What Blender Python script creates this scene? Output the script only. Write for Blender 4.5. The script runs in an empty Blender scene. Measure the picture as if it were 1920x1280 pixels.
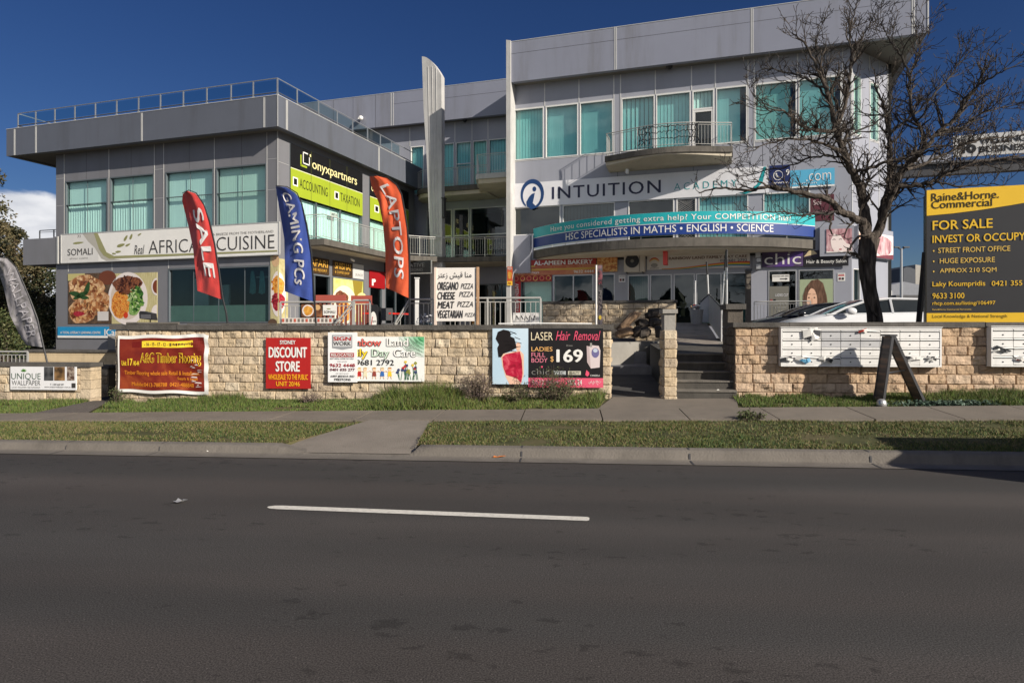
import bpy, math, random
from mathutils import Vector, Matrix
R = math.radians
scene = bpy.context.scene
COL = scene.collection
random.seed(7)

# ---------------------------------------------------------------- camera
FPX, HZ, CX, EYE = 1260.0, 615.0, 960.0, 1.7
cam = bpy.data.cameras.new('camera')
cam.sensor_width = 36.0
cam.lens = 36.0 * FPX / 1920.0
cam.shift_y = -25.0 / 1920.0
cam.clip_start = 0.05
cam.clip_end = 5000
camo = bpy.data.objects.new('camera', cam)
COL.objects.link(camo)
camo.location = (0, 0, EYE)
camo.rotation_euler = (R(90), 0, 0)
scene.camera = camo

# ---------------------------------------------------------------- sun, sky, exposure
SUN = Vector((2.16, -1.758, 1.37)).normalized()
SUN_EL = math.asin(SUN.z)
SUN_AZ = math.atan2(SUN.x, SUN.y)
sl = bpy.data.lights.new('sun', 'SUN')
sl.energy = 4.9
sl.angle = R(0.5)
sl.color = (1.0, 0.92, 0.80)
so = bpy.data.objects.new('sun', sl)
COL.objects.link(so)
so.rotation_euler = SUN.to_track_quat('Z', 'Y').to_euler()
so.location = (40, -40, 40)

w = bpy.data.worlds.new('World')
scene.world = w
w.use_nodes = True
nt = w.node_tree
nt.nodes.clear()
def N(tree, typ, **kw):
    n = tree.nodes.new(typ)
    for k, v in kw.items():
        setattr(n, k, v)
    return n
def L(tree, a, b):
    tree.links.new(a, b)
wo = N(nt, 'ShaderNodeOutputWorld')
bg = N(nt, 'ShaderNodeBackground')
bg.inputs['Strength'].default_value = 0.068
sky = N(nt, 'ShaderNodeTexSky')
sky.sky_type = 'NISHITA'
sky.sun_disc = False
sky.sun_elevation = SUN_EL
sky.sun_rotation = SUN_AZ
sky.altitude = 100
sky.air_density = 1.0
sky.dust_density = 0.12
sky.ozone_density = 6.0
hs = N(nt, 'ShaderNodeHueSaturation')
hs.inputs['Saturation'].default_value = 1.14
hs.inputs['Value'].default_value = 0.56
hs.inputs['Hue'].default_value = 0.515
L(nt, sky.outputs[0], hs.inputs['Color'])
tc = N(nt, 'ShaderNodeTexCoord')
# clouds: a bank low on the left and scattered ones behind the street (seen in the glass)
nz = N(nt, 'ShaderNodeTexNoise')
nz.inputs['Scale'].default_value = 6.5
nz.inputs['Detail'].default_value = 9
nz.inputs['Roughness'].default_value = 0.55
mp = N(nt, 'ShaderNodeMapping')
mp.inputs['Scale'].default_value = (1, 1, 2.2)
L(nt, tc.outputs['Generated'], mp.inputs['Vector'])
L(nt, mp.outputs[0], nz.inputs['Vector'])
def dotmask(v, lo, hi):
    v = Vector(v).normalized()
    d = N(nt, 'ShaderNodeVectorMath', operation='DOT_PRODUCT')
    d.inputs[1].default_value = v
    L(nt, tc.outputs['Generated'], d.inputs[0])
    m = N(nt, 'ShaderNodeMapRange', interpolation_type='SMOOTHSTEP')
    m.inputs[1].default_value = lo
    m.inputs[2].default_value = hi
    L(nt, d.outputs['Value'], m.inputs[0])
    return m.outputs[0]
m1 = dotmask((-0.745, 1, 0.085), 0.9905, 0.9992)
m2 = dotmask((0.1, -1, 0.25), 0.25, 0.8)
m2s = N(nt, 'ShaderNodeMath', operation='MULTIPLY')
L(nt, m2, m2s.inputs[0])
m2s.inputs[1].default_value = 0.55
mm = N(nt, 'ShaderNodeMath', operation='MAXIMUM')
L(nt, m1, mm.inputs[0])
L(nt, m2s.outputs[0], mm.inputs[1])
ad = N(nt, 'ShaderNodeMath', operation='ADD')
L(nt, nz.outputs['Fac'], ad.inputs[0])
L(nt, mm.outputs[0], ad.inputs[1])
cr = N(nt, 'ShaderNodeMapRange', interpolation_type='SMOOTHSTEP')
cr.inputs[1].default_value = 0.93
cr.inputs[2].default_value = 1.12
L(nt, ad.outputs[0], cr.inputs[0])
nz2 = N(nt, 'ShaderNodeTexNoise')
nz2.inputs['Scale'].default_value = 26
nz2.inputs['Detail'].default_value = 6
L(nt, mp.outputs[0], nz2.inputs['Vector'])
ccol = N(nt, 'ShaderNodeMix', data_type='RGBA')
ccol.inputs['A'].default_value = (5.0, 5.4, 6.3, 1)
ccol.inputs['B'].default_value = (12.5, 12.4, 12.4, 1)
L(nt, nz2.outputs['Fac'], ccol.inputs['Factor'])
cm = N(nt, 'ShaderNodeMix', data_type='RGBA')
L(nt, cr.outputs[0], cm.inputs['Factor'])
L(nt, hs.outputs[0], cm.inputs['A'])
L(nt, ccol.outputs['Result'], cm.inputs['B'])
L(nt, cm.outputs['Result'], bg.inputs['Color'])
L(nt, bg.outputs[0], wo.inputs[0])

scene.view_settings.view_transform = 'Standard'
scene.view_settings.look = 'None'
scene.view_settings.gamma = 1.0
scene.view_settings.use_curve_mapping = False
scene.view_settings.exposure = 0.38
scene.render.engine = 'CYCLES'
scene.cycles.max_bounces = 8
scene.cycles.transparent_max_bounces = 16

# ---------------------------------------------------------------- frames
class Frame:
    """a street-plan frame: s runs along the facades to the right, c away from the street, z up"""
    def __init__(self, deg):
        self.a = R(deg)
        self.u = (math.cos(self.a), -math.sin(self.a))
        self.n = (math.sin(self.a), math.cos(self.a))
    def world(self, p):
        s, c, z = p
        return Vector((s * self.u[0] + c * self.n[0], s * self.u[1] + c * self.n[1], z))
    def sc(self, X, Y):
        return (self.u[0] * X + self.u[1] * Y, self.n[0] * X + self.n[1] * Y)
    def _k(self, px):
        return (px - CX) / FPX
    def Y(self, c, px):
        return c / (self.n[0] * self._k(px) + self.n[1])
    def s(self, c, px):
        return (self.u[0] * self._k(px) + self.u[1]) * self.Y(c, px)
    def z(self, c, px, py):
        return EYE + (HZ - py) * self.Y(c, px) / FPX
    def sY(self, s, px):
        return s / (self.u[0] * self._k(px) + self.u[1])
    def c(self, s, px):
        return (self.n[0] * self._k(px) + self.n[1]) * self.sY(s, px)
    def sz(self, s, px, py):
        return EYE + (HZ - py) * self.sY(s, px) / FPX
    def at(self, px, py, Y):
        s, c = self.sc(self._k(px) * Y, Y)
        return (s, c, EYE + (HZ - py) * Y / FPX)
FB, FW, FN = Frame(18.1), Frame(4.85), Frame(0)

# ---------------------------------------------------------------- materials
def lin(*rgb):
    o = []
    for v in rgb:
        v = v / 255.0
        o.append(v / 12.92 if v <= 0.04045 else ((v + 0.055) / 1.055) ** 2.4)
    return tuple(o)
MATS = {}
def mat(name, col, rough=0.6, metal=0.0, var=0.12, scale=3.0, bump=0.0, bscale=40.0, spec=0.4, dirt=None, dirt_amt=0.0):
    if name in MATS:
        return MATS[name]
    m = bpy.data.materials.new(name)
    m.use_nodes = True
    t = m.node_tree
    b = t.nodes['Principled BSDF']
    b.inputs['Roughness'].default_value = rough
    b.inputs['Metallic'].default_value = metal
    b.inputs['Specular IOR Level'].default_value = spec
    c = N(t, 'ShaderNodeTexCoord')
    n1 = N(t, 'ShaderNodeTexNoise')
    n1.inputs['Scale'].default_value = scale
    n1.inputs['Detail'].default_value = 7
    n1.inputs['Roughness'].default_value = 0.6
    L(t, c.outputs['Object'], n1.inputs['Vector'])
    mr = N(t, 'ShaderNodeMapRange')
    mr.inputs[1].default_value = 0.25
    mr.inputs[2].default_value = 0.75
    mr.inputs[3].default_value = 1 - var
    mr.inputs[4].default_value = 1 + var
    L(t, n1.outputs['Fac'], mr.inputs[0])
    mx = N(t, 'ShaderNodeVectorMath', operation='SCALE')
    mx.inputs[0].default_value = col[:3]
    L(t, mr.outputs[0], mx.inputs['Scale'])
    out = mx.outputs[0]
    if dirt is not None:
        n3 = N(t, 'ShaderNodeTexNoise')
        n3.inputs['Scale'].default_value = scale * 0.6
        n3.inputs['Detail'].default_value = 9
        n3.inputs['Roughness'].default_value = 0.7
        mpn = N(t, 'ShaderNodeMapping')
        mpn.inputs['Scale'].default_value = (3.0, 3.0, 0.35)
        L(t, c.outputs['Object'], mpn.inputs['Vector'])
        L(t, mpn.outputs[0], n3.inputs['Vector'])
        r3 = N(t, 'ShaderNodeMapRange', interpolation_type='SMOOTHSTEP')
        r3.inputs[1].default_value = 0.45
        r3.inputs[2].default_value = 0.75
        r3.inputs[4].default_value = dirt_amt
        L(t, n3.outputs['Fac'], r3.inputs[0])
        mix = N(t, 'ShaderNodeMix', data_type='RGBA')
        L(t, r3.outputs[0], mix.inputs['Factor'])
        L(t, out, mix.inputs['A'])
        mix.inputs['B'].default_value = (*dirt[:3], 1)
        out = mix.outputs['Result']
    L(t, out, b.inputs['Base Color'])
    if bump > 0:
        n2 = N(t, 'ShaderNodeTexNoise')
        n2.inputs['Scale'].default_value = bscale
        n2.inputs['Detail'].default_value = 6
        L(t, c.outputs['Object'], n2.inputs['Vector'])
        bp = N(t, 'ShaderNodeBump')
        bp.inputs['Strength'].default_value = min(1.0, bump)
        bp.inputs['Distance'].default_value = 0.02
        L(t, n2.outputs['Fac'], bp.inputs['Height'])
        L(t, bp.outputs[0], b.inputs['Normal'])
    MATS[name] = m
    return m
def glass(name, tint, base_r=0.06, gain=1.0):
    if name in MATS:
        return MATS[name]
    m = bpy.data.materials.new(name)
    m.use_nodes = True
    t = m.node_tree
    t.nodes.clear()
    o = N(t, 'ShaderNodeOutputMaterial')
    mixs = N(t, 'ShaderNodeMixShader')
    tr = N(t, 'ShaderNodeBsdfTransparent')
    tr.inputs[0].default_value = (*tint, 1)
    gl = N(t, 'ShaderNodeBsdfGlossy')
    gl.inputs['Roughness'].default_value = 0.015
    gl.inputs['Color'].default_value = (0.92, 0.97, 0.97, 1)
    fr = N(t, 'ShaderNodeLayerWeight')
    fr.inputs['Blend'].default_value = 0.16
    mr = N(t, 'ShaderNodeMapRange')
    mr.inputs[3].default_value = base_r
    mr.inputs[4].default_value = gain
    L(t, fr.outputs['Fresnel'], mr.inputs[0])
    cn = N(t, 'ShaderNodeTexCoord')
    nn = N(t, 'ShaderNodeTexNoise')
    nn.inputs['Scale'].default_value = 0.9
    L(t, cn.outputs['Object'], nn.inputs['Vector'])
    bp = N(t, 'ShaderNodeBump')
    bp.inputs['Strength'].default_value = 0.06
    bp.inputs['Distance'].default_value = 0.05
    L(t, nn.outputs['Fac'], bp.inputs['Height'])
    L(t, bp.outputs[0], gl.inputs['Normal'])
    L(t, mr.outputs[0], mixs.inputs[0])
    L(t, tr.outputs[0], mixs.inputs[1])
    L(t, gl.outputs[0], mixs.inputs[2])
    L(t, mixs.outputs[0], o.inputs[0])
    MATS[name] = m
    return m
def ramp_mat(name, stops, scale=6.0, rough=0.6, detail=6, dist=0.0, stretch=(1, 1, 1), bump=0.0, voro=False):
    """noise driven colours (stone, food, bark, prints)"""
    if name in MATS:
        return MATS[name]
    m = bpy.data.materials.new(name)
    m.use_nodes = True
    t = m.node_tree
    b = t.nodes['Principled BSDF']
    b.inputs['Roughness'].default_value = rough
    b.inputs['Specular IOR Level'].default_value = 0.3
    c = N(t, 'ShaderNodeTexCoord')
    mpn = N(t, 'ShaderNodeMapping')
    mpn.inputs['Scale'].default_value = stretch
    L(t, c.outputs['Object'], mpn.inputs['Vector'])
    if voro:
        n1 = N(t, 'ShaderNodeTexVoronoi')
        n1.inputs['Scale'].default_value = scale
        outp = n1.outputs['Color']
    else:
        n1 = N(t, 'ShaderNodeTexNoise')
        n1.inputs['Scale'].default_value = scale
        n1.inputs['Detail'].default_value = detail
        n1.inputs['Distortion'].default_value = dist
        outp = n1.outputs['Fac']
    L(t, mpn.outputs[0], n1.inputs['Vector'])
    r = N(t, 'ShaderNodeValToRGB')
    e = r.color_ramp.elements
    e[0].position, e[0].color = stops[0][0], (*stops[0][1], 1)
    e[1].position, e[1].color = stops[-1][0], (*stops[-1][1], 1)
    for p, cc in stops[1:-1]:
        x = e.new(p)
        x.color = (*cc, 1)
    L(t, outp, r.inputs[0])
    L(t, r.outputs[0], b.inputs['Base Color'])
    if bump:
        bp = N(t, 'ShaderNodeBump')
        bp.inputs['Strength'].default_value = bump
        bp.inputs['Distance'].default_value = 0.02
        n2 = N(t, 'ShaderNodeTexNoise')
        n2.inputs['Scale'].default_value = scale * 4
        n2.inputs['Detail'].default_value = 8
        L(t, mpn.outputs[0], n2.inputs['Vector'])
        L(t, n2.outputs['Fac'], bp.inputs['Height'])
        L(t, bp.outputs[0], b.inputs['Normal'])
    MATS[name] = m
    return m
def paint(r, g, b, rough=0.45):
    return mat('paint_%d_%d_%d' % (r, g, b), lin(r, g, b), rough=rough, var=0.05, scale=1.5)

M_LGREY = mat('cladding_charcoal', (0.185, 0.185, 0.200), rough=0.38, metal=0.0, var=0.06, scale=0.7, dirt=(0.13, 0.125, 0.12), dirt_amt=0.35)
M_RGREY = mat('cladding_silver', (0.325, 0.335, 0.385), rough=0.40, var=0.05, scale=0.6, dirt=(0.25, 0.25, 0.27), dirt_amt=0.4)
M_LPAR = mat('parapet_charcoal', (0.118, 0.128, 0.155), rough=0.40, var=0.06, scale=0.7, dirt=(0.085, 0.088, 0.098), dirt_amt=0.7)
M_RPAR = mat('parapet_silver', (0.245, 0.258, 0.32), rough=0.42, var=0.05, scale=0.5, dirt=(0.17, 0.17, 0.185), dirt_amt=0.75)
M_SOFFIT = mat('soffit', (0.16, 0.15, 0.13), rough=0.8, var=0.08)
M_SOFFIT_C = mat('soffit_cream', (0.52, 0.46, 0.36), rough=0.85, var=0.10, scale=1.2, dirt=(0.25, 0.22, 0.18), dirt_amt=0.35)
M_STRIP = mat('aluminium_strip', (0.62, 0.61, 0.58), rough=0.35, metal=0.3, var=0.06)
M_JOINT = mat('panel_joint', (0.05, 0.05, 0.055), rough=0.7)
M_FRAME_D = mat('window_frame_grey', (0.11, 0.13, 0.145), rough=0.4, var=0.05)
M_FRAME_L = mat('window_frame_white', (0.72, 0.71, 0.69), rough=0.4, var=0.06)
M_ALU = mat('aluminium', (0.50, 0.50, 0.50), rough=0.35, metal=0.6, var=0.08)
M_GALV = mat('galvanised_rail', (0.52, 0.51, 0.48), rough=0.45, metal=0.35, var=0.12)
M_DKRAIL = mat('dark_rail', (0.10, 0.105, 0.11), rough=0.4, metal=0.3)
M_CONC = mat('concrete', (0.33, 0.31, 0.28), rough=0.85, var=0.18, scale=1.6, bump=0.35, bscale=25, dirt=(0.12, 0.11, 0.10), dirt_amt=0.55)
M_SLAB = mat('weathered_slab', (0.115, 0.104, 0.09), rough=0.9, var=0.25, scale=2.5, bump=0.4, bscale=18, dirt=(0.05, 0.047, 0.043), dirt_amt=0.8)
M_FINC = mat('fin_concrete', (0.50, 0.49, 0.475), rough=0.8, var=0.14, scale=1.2, bump=0.2, dirt=(0.28, 0.27, 0.26), dirt_amt=0.7)
M_CAP = mat('wall_cap', (0.085, 0.078, 0.07), rough=0.85, var=0.35, scale=4, bump=0.5, bscale=30)
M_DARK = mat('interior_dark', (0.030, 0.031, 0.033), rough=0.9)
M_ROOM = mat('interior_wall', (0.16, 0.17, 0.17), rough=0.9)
M_BLIND = mat('blind_fabric', (0.88, 0.89, 0.88), rough=0.8, var=0.05, scale=1.0)
BLINDS = [M_BLIND, mat('blind_fabric_cream', (0.80, 0.80, 0.75), rough=0.8, var=0.05, scale=1.0), mat('blind_fabric_grey', (0.74, 0.78, 0.79), rough=0.8, var=0.05, scale=1.0)]
M_WHITE = mat('white_paint', (0.78, 0.77, 0.75), rough=0.45, var=0.06, scale=2, dirt=(0.45, 0.43, 0.40), dirt_amt=0.3)
M_BLACK = mat('black_paint', (0.022, 0.022, 0.024), rough=0.4)
M_STEEL = mat('dark_steel', (0.07, 0.07, 0.075), rough=0.5, metal=0.3)
G_TEAL = glass('teal_glass', (0.78, 1.0, 0.96), 0.06, 0.5)
G_TEALR = glass('teal_glass_right', (0.57, 0.91, 0.89), 0.08, 0.7)
G_DARK = glass('shop_glass', (0.40, 0.58, 0.58), 0.07, 1.0)
G_CLEAR = glass('clear_glass', (0.66, 0.80, 0.80), 0.06, 0.9)

# ---------------------------------------------------------------- mesh builder
class MB:
    def __init__(self):
        self.v, self.f, self.m = [], [], []
    def face(self, pts, mi=0):
        b = len(self.v)
        self.v.extend([tuple(p) for p in pts])
        self.f.append(tuple(range(b, b + len(pts))))
        self.m.append(mi)
    def box(self, x0, x1, y0, y1, z0, z1, M=None, mi=0):
        if x1 < x0: x0, x1 = x1, x0
        if y1 < y0: y0, y1 = y1, y0
        if z1 < z0: z0, z1 = z1, z0
        p = [(x0, y0, z0), (x1, y0, z0), (x1, y1, z0), (x0, y1, z0), (x0, y0, z1), (x1, y0, z1), (x1, y1, z1), (x0, y1, z1)]
        if M:
            p = [M(*q) for q in p]
        b = len(self.v)
        self.v.extend(p)
        for q in ((0, 3, 2, 1), (4, 5, 6, 7), (0, 1, 5, 4), (1, 2, 6, 5), (2, 3, 7, 6), (3, 0, 4, 7)):
            self.f.append(tuple(b + i for i in q))
            self.m.append(mi)
    def prism(self, outline, d0, d1, M, mi=0):
        """outline of (x, z), extruded from depth d0 to d1 through the map M(x, d, z)"""
        n = len(outline)
        b = len(self.v)
        self.v.extend([M(x, d0, z) for x, z in outline])
        self.v.extend([M(x, d1, z) for x, z in outline])
        self.f.append(tuple(range(b, b + n)))
        self.f.append(tuple(range(b + 2 * n - 1, b + n - 1, -1)))
        self.m += [mi, mi]
        for i in range(n):
            j = (i + 1) % n
            self.f.append((b + j, b + i, b + n + i, b + n + j))
            self.m.append(mi)
    def slab(self, outline, z0, z1, mi=0, z0f=None):
        """plan outline of (s, c) between two heights"""
        n = len(outline)
        b = len(self.v)
        self.v.extend([(x, y, z0f(x, y) if z0f else z0) for x, y in outline])
        self.v.extend([(x, y, z1) for x, y in outline])
        self.f.append(tuple(range(b + n - 1, b - 1, -1)))
        self.f.append(tuple(range(b + n, b + 2 * n)))
        self.m += [mi, mi]
        for i in range(n):
            j = (i + 1) % n
            self.f.append((b + i, b + j, b + n + j, b + n + i))
            self.m.append(mi)
    def tube(self, pts, rad, n=8, cap=True, mi=0):
        pts = [Vector(p) for p in pts]
        if not isinstance(rad, (list, tuple)):
            rad = [rad] * len(pts)
        b = len(self.v)
        up = Vector((0, 0, 1))
        prev = None
        for i, p in enumerate(pts):
            d = (pts[min(i + 1, len(pts) - 1)] - pts[max(i - 1, 0)])
            if d.length < 1e-9:
                d = Vector((0, 0, 1))
            d.normalize()
            if prev is None:
                a = d.cross(up)
                if a.length < 0.05:
                    a = d.cross(Vector((1, 0, 0)))
            else:
                a = prev - d * prev.dot(d)
                if a.length < 1e-6:
                    a = d.cross(up)
            a.normalize()
            prev = a
            q = d.cross(a)
            for k in range(n):
                t = 2 * math.pi * k / n
                self.v.append(tuple(p + (a * math.cos(t) + q * math.sin(t)) * rad[i]))
        for i in range(len(pts) - 1):
            for k in range(n):
                k2 = (k + 1) % n
                self.f.append((b + i * n + k, b + i * n + k2, b + (i + 1) * n + k2, b + (i + 1) * n + k))
                self.m.append(mi)
        if cap:
            self.f.append(tuple(b + k for k in range(n - 1, -1, -1)))
            self.f.append(tuple(b + (len(pts) - 1) * n + k for k in range(n)))
            self.m += [mi, mi]
    def bar(self, p, q, r=0.02, n=6, mi=0):
        self.tube([p, q], r, n, True, mi)
    def grid(self, rows, mi=0):
        """rows of points -> quads"""
        b = len(self.v)
        n = len(rows[0])
        for r in rows:
            self.v.extend([tuple(p) for p in r])
        for i in range(len(rows) - 1):
            for j in range(n - 1):
                self.f.append((b + i * n + j, b + i * n + j + 1, b + (i + 1) * n + j + 1, b + (i + 1) * n + j))
                self.m.append(mi)
    def ball(self, c, rx, ry=None, rz=None, nu=14, nv=9, mi=0):
        ry = ry or rx
        rz = rz or rx
        rows = []
        for i in range(nv + 1):
            t = math.pi * i / nv
            rows.append([(c[0] + rx * math.sin(t) * math.cos(2 * math.pi * j / nu), c[1] + ry * math.sin(t) * math.sin(2 * math.pi * j / nu), c[2] - rz * math.cos(t)) for j in range(nu + 1)])
        self.grid(rows, mi)
    def lathe(self, cx, cy, prof, n=16, mi=0):
        rows = [[(cx + r * math.cos(2 * math.pi * j / n), cy + r * math.sin(2 * math.pi * j / n), z) for j in range(n + 1)] for r, z in prof]
        self.grid(rows, mi)

INFO = {}
def _mesh(name, mb, mats, origin, smooth=False):
    me = bpy.data.meshes.new(name)
    o = Vector(origin)
    me.from_pydata([tuple(Vector(v) - o) for v in mb.v], [], mb.f)
    if not isinstance(mats, (list, tuple)):
        mats = [mats]
    for m in mats:
        me.materials.append(m)
    if len(mats) > 1:
        me.polygons.foreach_set('material_index', mb.m)
    if smooth:
        me.polygons.foreach_set('use_smooth', [True] * len(me.polygons))
    me.update()
    return me
def thing(name, label, cat, F, origin, group=None):
    o = bpy.data.objects.new(name, None)
    o.empty_display_size = 0.2
    COL.objects.link(o)
    o.location = F.world(origin)
    o.rotation_euler = (0, 0, -F.a)
    o['label'] = label
    o['category'] = cat
    if group:
        o['group'] = group
    INFO[o.name] = (F, tuple(origin))
    return o
def part(name, mb, mats, parent, smooth=False, label=None):
    F, org = INFO[parent.name]
    me = _mesh(name, mb, mats, org, smooth)
    o = bpy.data.objects.new(name, me)
    COL.objects.link(o)
    o.parent = parent
    if label:
        o['label'] = label
    INFO[o.name] = (F, org)
    return o
def single(name, label, cat, F, mb, mats, origin=None, group=None, kind=None, smooth=False):
    if origin is None:
        xs = [v[0] for v in mb.v]; ys = [v[1] for v in mb.v]; zs = [v[2] for v in mb.v]
        origin = ((min(xs) + max(xs)) / 2, (min(ys) + max(ys)) / 2, min(zs))
    me = _mesh(name, mb, mats, origin, smooth)
    o = bpy.data.objects.new(name, me)
    COL.objects.link(o)
    o.location = F.world(origin)
    o.rotation_euler = (0, 0, -F.a)
    if kind:
        o['kind'] = kind
    if label:
        o['label'] = label
    if cat:
        o['category'] = cat
    if group:
        o['group'] = group
    INFO[o.name] = (F, tuple(origin))
    return o
def structure(name, F, mb, mats, smooth=False):
    return single(name, None, None, F, mb, mats, (0, 0, 0), kind='structure', smooth=smooth)
def copy_tree(o, delta, label=None):
    """a thing with its parts and sub-parts, moved by delta (world)"""
    def cp(x, parent):
        c = x.copy()
        COL.objects.link(c)
        if parent:
            c.parent = parent
        for ch in x.children:
            cp(ch, c)
        return c
    c = cp(o, None)
    c.location = o.location + Vector(delta)
    if label:
        c['label'] = label
    return c

def front(c0):
    return lambda x, d, z: (x, c0 + d, z)
def side(s0):
    return lambda x, d, z: (s0 - d, x, z)

# ---------------------------------------------------------------- lettering
_cu = bpy.data.curves.new('lettering_source', 'FONT')
_to = bpy.data.objects.new('lettering_source', _cu)
def text2d(s, bold=0.0, shear=0.0, spacing=1.0):
    _cu.body = s
    _cu.offset = min(0.0, bold)
    _cu.shear = shear
    _cu.space_character = spacing
    _cu.resolution_u = 3
    me = _to.to_mesh()
    v = [(p.co.x, p.co.y) for p in me.vertices]
    f = [tuple(p.vertices) for p in me.polygons]
    _to.to_mesh_clear()
    if not v:
        return [], []
    x0 = min(p[0] for p in v); x1 = max(p[0] for p in v)
    y0 = min(p[1] for p in v); y1 = max(p[1] for p in v)
    b = max(0.0, bold) * 0.8
    W_, H_ = x1 - x0 + 2 * b, y1 - y0 + 2 * b
    out, ff = [], []
    for k, (dx, dy) in enumerate(((0, 0),) if b < 0.003 else ((-b, 0), (b, 0), (0, b * 0.4), (0, -b * 0.4))):
        o = len(out)
        out += [((p[0] - x0 + b + dx) / max(1e-6, W_), (p[1] - y0 + b + dy) / max(1e-6, H_), k) for p in v]
        ff += [tuple(i + o for i in q) for q in f]
    return out, ff

class Sign:
    """printed graphics laid on a surface surf(u, v, d): u to the right, v up, d out of the face"""
    def __init__(self, obj, surf, d0=0.004, step=0.003):
        self.o, self.surf, self.d, self.step = obj, surf, d0, step
        self.bins = {}
        self.px = None
    def _bin(self, name, m):
        return self.bins.setdefault((name, m.name), (MB(), m))[0]
    def text(self, s, u0, u1, v0, v1, m, bold=0.0, shear=0.0, rot=False, spacing=1.0, name='lettering'):
        v, f = text2d(s, bold, shear, spacing)
        mb = self._bin(name, m)
        b = len(mb.v)
        for x, y, k in v:
            if rot:      # reads downwards, letter tops to the right
                uu, vv = u0 + y * (u1 - u0), v1 - x * (v1 - v0)
            else:
                uu, vv = u0 + x * (u1 - u0), v0 + y * (v1 - v0)
            mb.v.append(self.surf(uu, vv, self.d + self.step * 2 + k * 0.0006))
        for q in f:
            mb.f.append(tuple(b + i for i in q))
            mb.m.append(0)
    def rect(self, u0, u1, v0, v1, m, name='printed_panel', lay=0, nu=1, nv=1):
        mb = self._bin(name, m)
        rows = [[self.surf(u0 + (u1 - u0) * j / nu, v0 + (v1 - v0) * i / nv, self.d + self.step * lay * 0.5) for j in range(nu + 1)] for i in range(nv + 1)]
        mb.grid(rows)
    def poly(self, pts, m, name='printed_shape', lay=1):
        self._bin(name, m).face([self.surf(u, v, self.d + self.step * lay * 0.5) for u, v in pts])
    def disc(self, u, v, ru, rv, m, name='printed_shape', lay=1, n=28, a0=0, a1=360, wob=0.0, seed=1):
        rr = random.Random(seed)
        ph = [rr.uniform(0, 6.28) for _ in range(4)]
        pts = []
        for i in range(n):
            a = R(a0 + (a1 - a0) * i / (n - (0 if a1 - a0 == 360 else 1)))
            k = 1 + wob * (math.sin(3 * a + ph[0]) * 0.5 + math.sin(5 * a + ph[1]) * 0.35 + math.sin(9 * a + ph[2]) * 0.3)
            pts.append((u + ru * k * math.cos(a), v + rv * k * math.sin(a)))
        self.poly(pts, m, name, lay)
    def line(self, pts, wu, wv, m, name='printed_line', lay=2):
        """a stroke: pts in uv, half widths in u and v"""
        for (a, b) in zip(pts, pts[1:]):
            du, dv = (b[0] - a[0]) / wu, (b[1] - a[1]) / wv
            l = math.hypot(du, dv) or 1
            nu, nv = -dv / l * wu, du / l * wv
            self.poly([(a[0] - nu, a[1] - nv), (b[0] - nu, b[1] - nv), (b[0] + nu, b[1] + nv), (a[0] + nu, a[1] + nv)], m, name, lay)
    def flush(self):
        for (name, mn), (mb, m) in self.bins.items():
            part(name, mb, m, self.o)
        self.bins = {}
        return self.o
    # photograph coordinates on a flat sign of plane c in frame F (left end heights)
    def uv(self, x0, y0, x1, y1):
        F, c, s0, s1, z0, z1 = self.px
        a, b = F.s(c, x0), F.s(c, x1)
        return ((a - s0) / (s1 - s0), (b - s0) / (s1 - s0), (F.z(c, x0, y1) - z0) / (z1 - z0), (F.z(c, x0, y0) - z0) / (z1 - z0))
    def t(self, s, x0, y0, x1, y1, m, **kw):
        self.text(s, *self.uv(x0, y0, x1, y1), m, **kw)
    def r(self, x0, y0, x1, y1, m, **kw):
        self.rect(*self.uv(x0, y0, x1, y1), m, **kw)

def flat_sign(name, label, F, c, s0, s1, z0, z1, m, thick=0.03, cat='sign', group=None, edge=None):
    """a board on plane c (its face), thickness going back"""
    t = thing(name, label, cat, F, ((s0 + s1) / 2, c, z0), group)
    mb = MB()
    mb.box(s0, s1, c, c + thick, z0, z1)
    part('board', mb, m, t)
    S = Sign(t, lambda u, v, d: (s0 + u * (s1 - s0), c - d, z0 + v * (z1 - z0)))
    S.px = (F, c, s0, s1, z0, z1)
    return S
def px_sign(name, label, F, c, x0, x1, yt, yb, m, **kw):
    """yt, yb are measured at the left end x0"""
    return flat_sign(name, label, F, c, F.s(c, x0), F.s(c, x1), F.z(c, x0, yb), F.z(c, x0, yt), m, **kw)

# ---------------------------------------------------------------- facade helpers
def facade(mb, M, x0, x1, z0, z1, openings, reveal=0.18):
    xs = sorted({x0, x1, *[v for o in openings for v in o[:2] if x0 < v < x1]})
    zs = sorted({z0, z1, *[v for o in openings for v in o[2:4] if z0 < v < z1]})
    for i in range(len(xs) - 1):
        for j in range(len(zs) - 1):
            xm, zm = (xs[i] + xs[i + 1]) / 2, (zs[j] + zs[j + 1]) / 2
            if any(o[0] < xm < o[1] and o[2] < zm < o[3] for o in openings):
                continue
            mb.face([M(xs[i], 0, zs[j]), M(xs[i + 1], 0, zs[j]), M(xs[i + 1], 0, zs[j + 1]), M(xs[i], 0, zs[j + 1])])
    for (a, b, c, d) in [o[:4] for o in openings]:
        r = reveal
        mb.face([M(a, 0, c), M(a, 0, d), M(a, r, d), M(a, r, c)])
        mb.face([M(b, 0, d), M(b, 0, c), M(b, r, c), M(b, r, d)])
        mb.face([M(a, 0, c), M(a, r, c), M(b, r, c), M(b, 0, c)])
        mb.face([M(a, 0, d), M(b, 0, d), M(b, r, d), M(a, r, d)])
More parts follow.
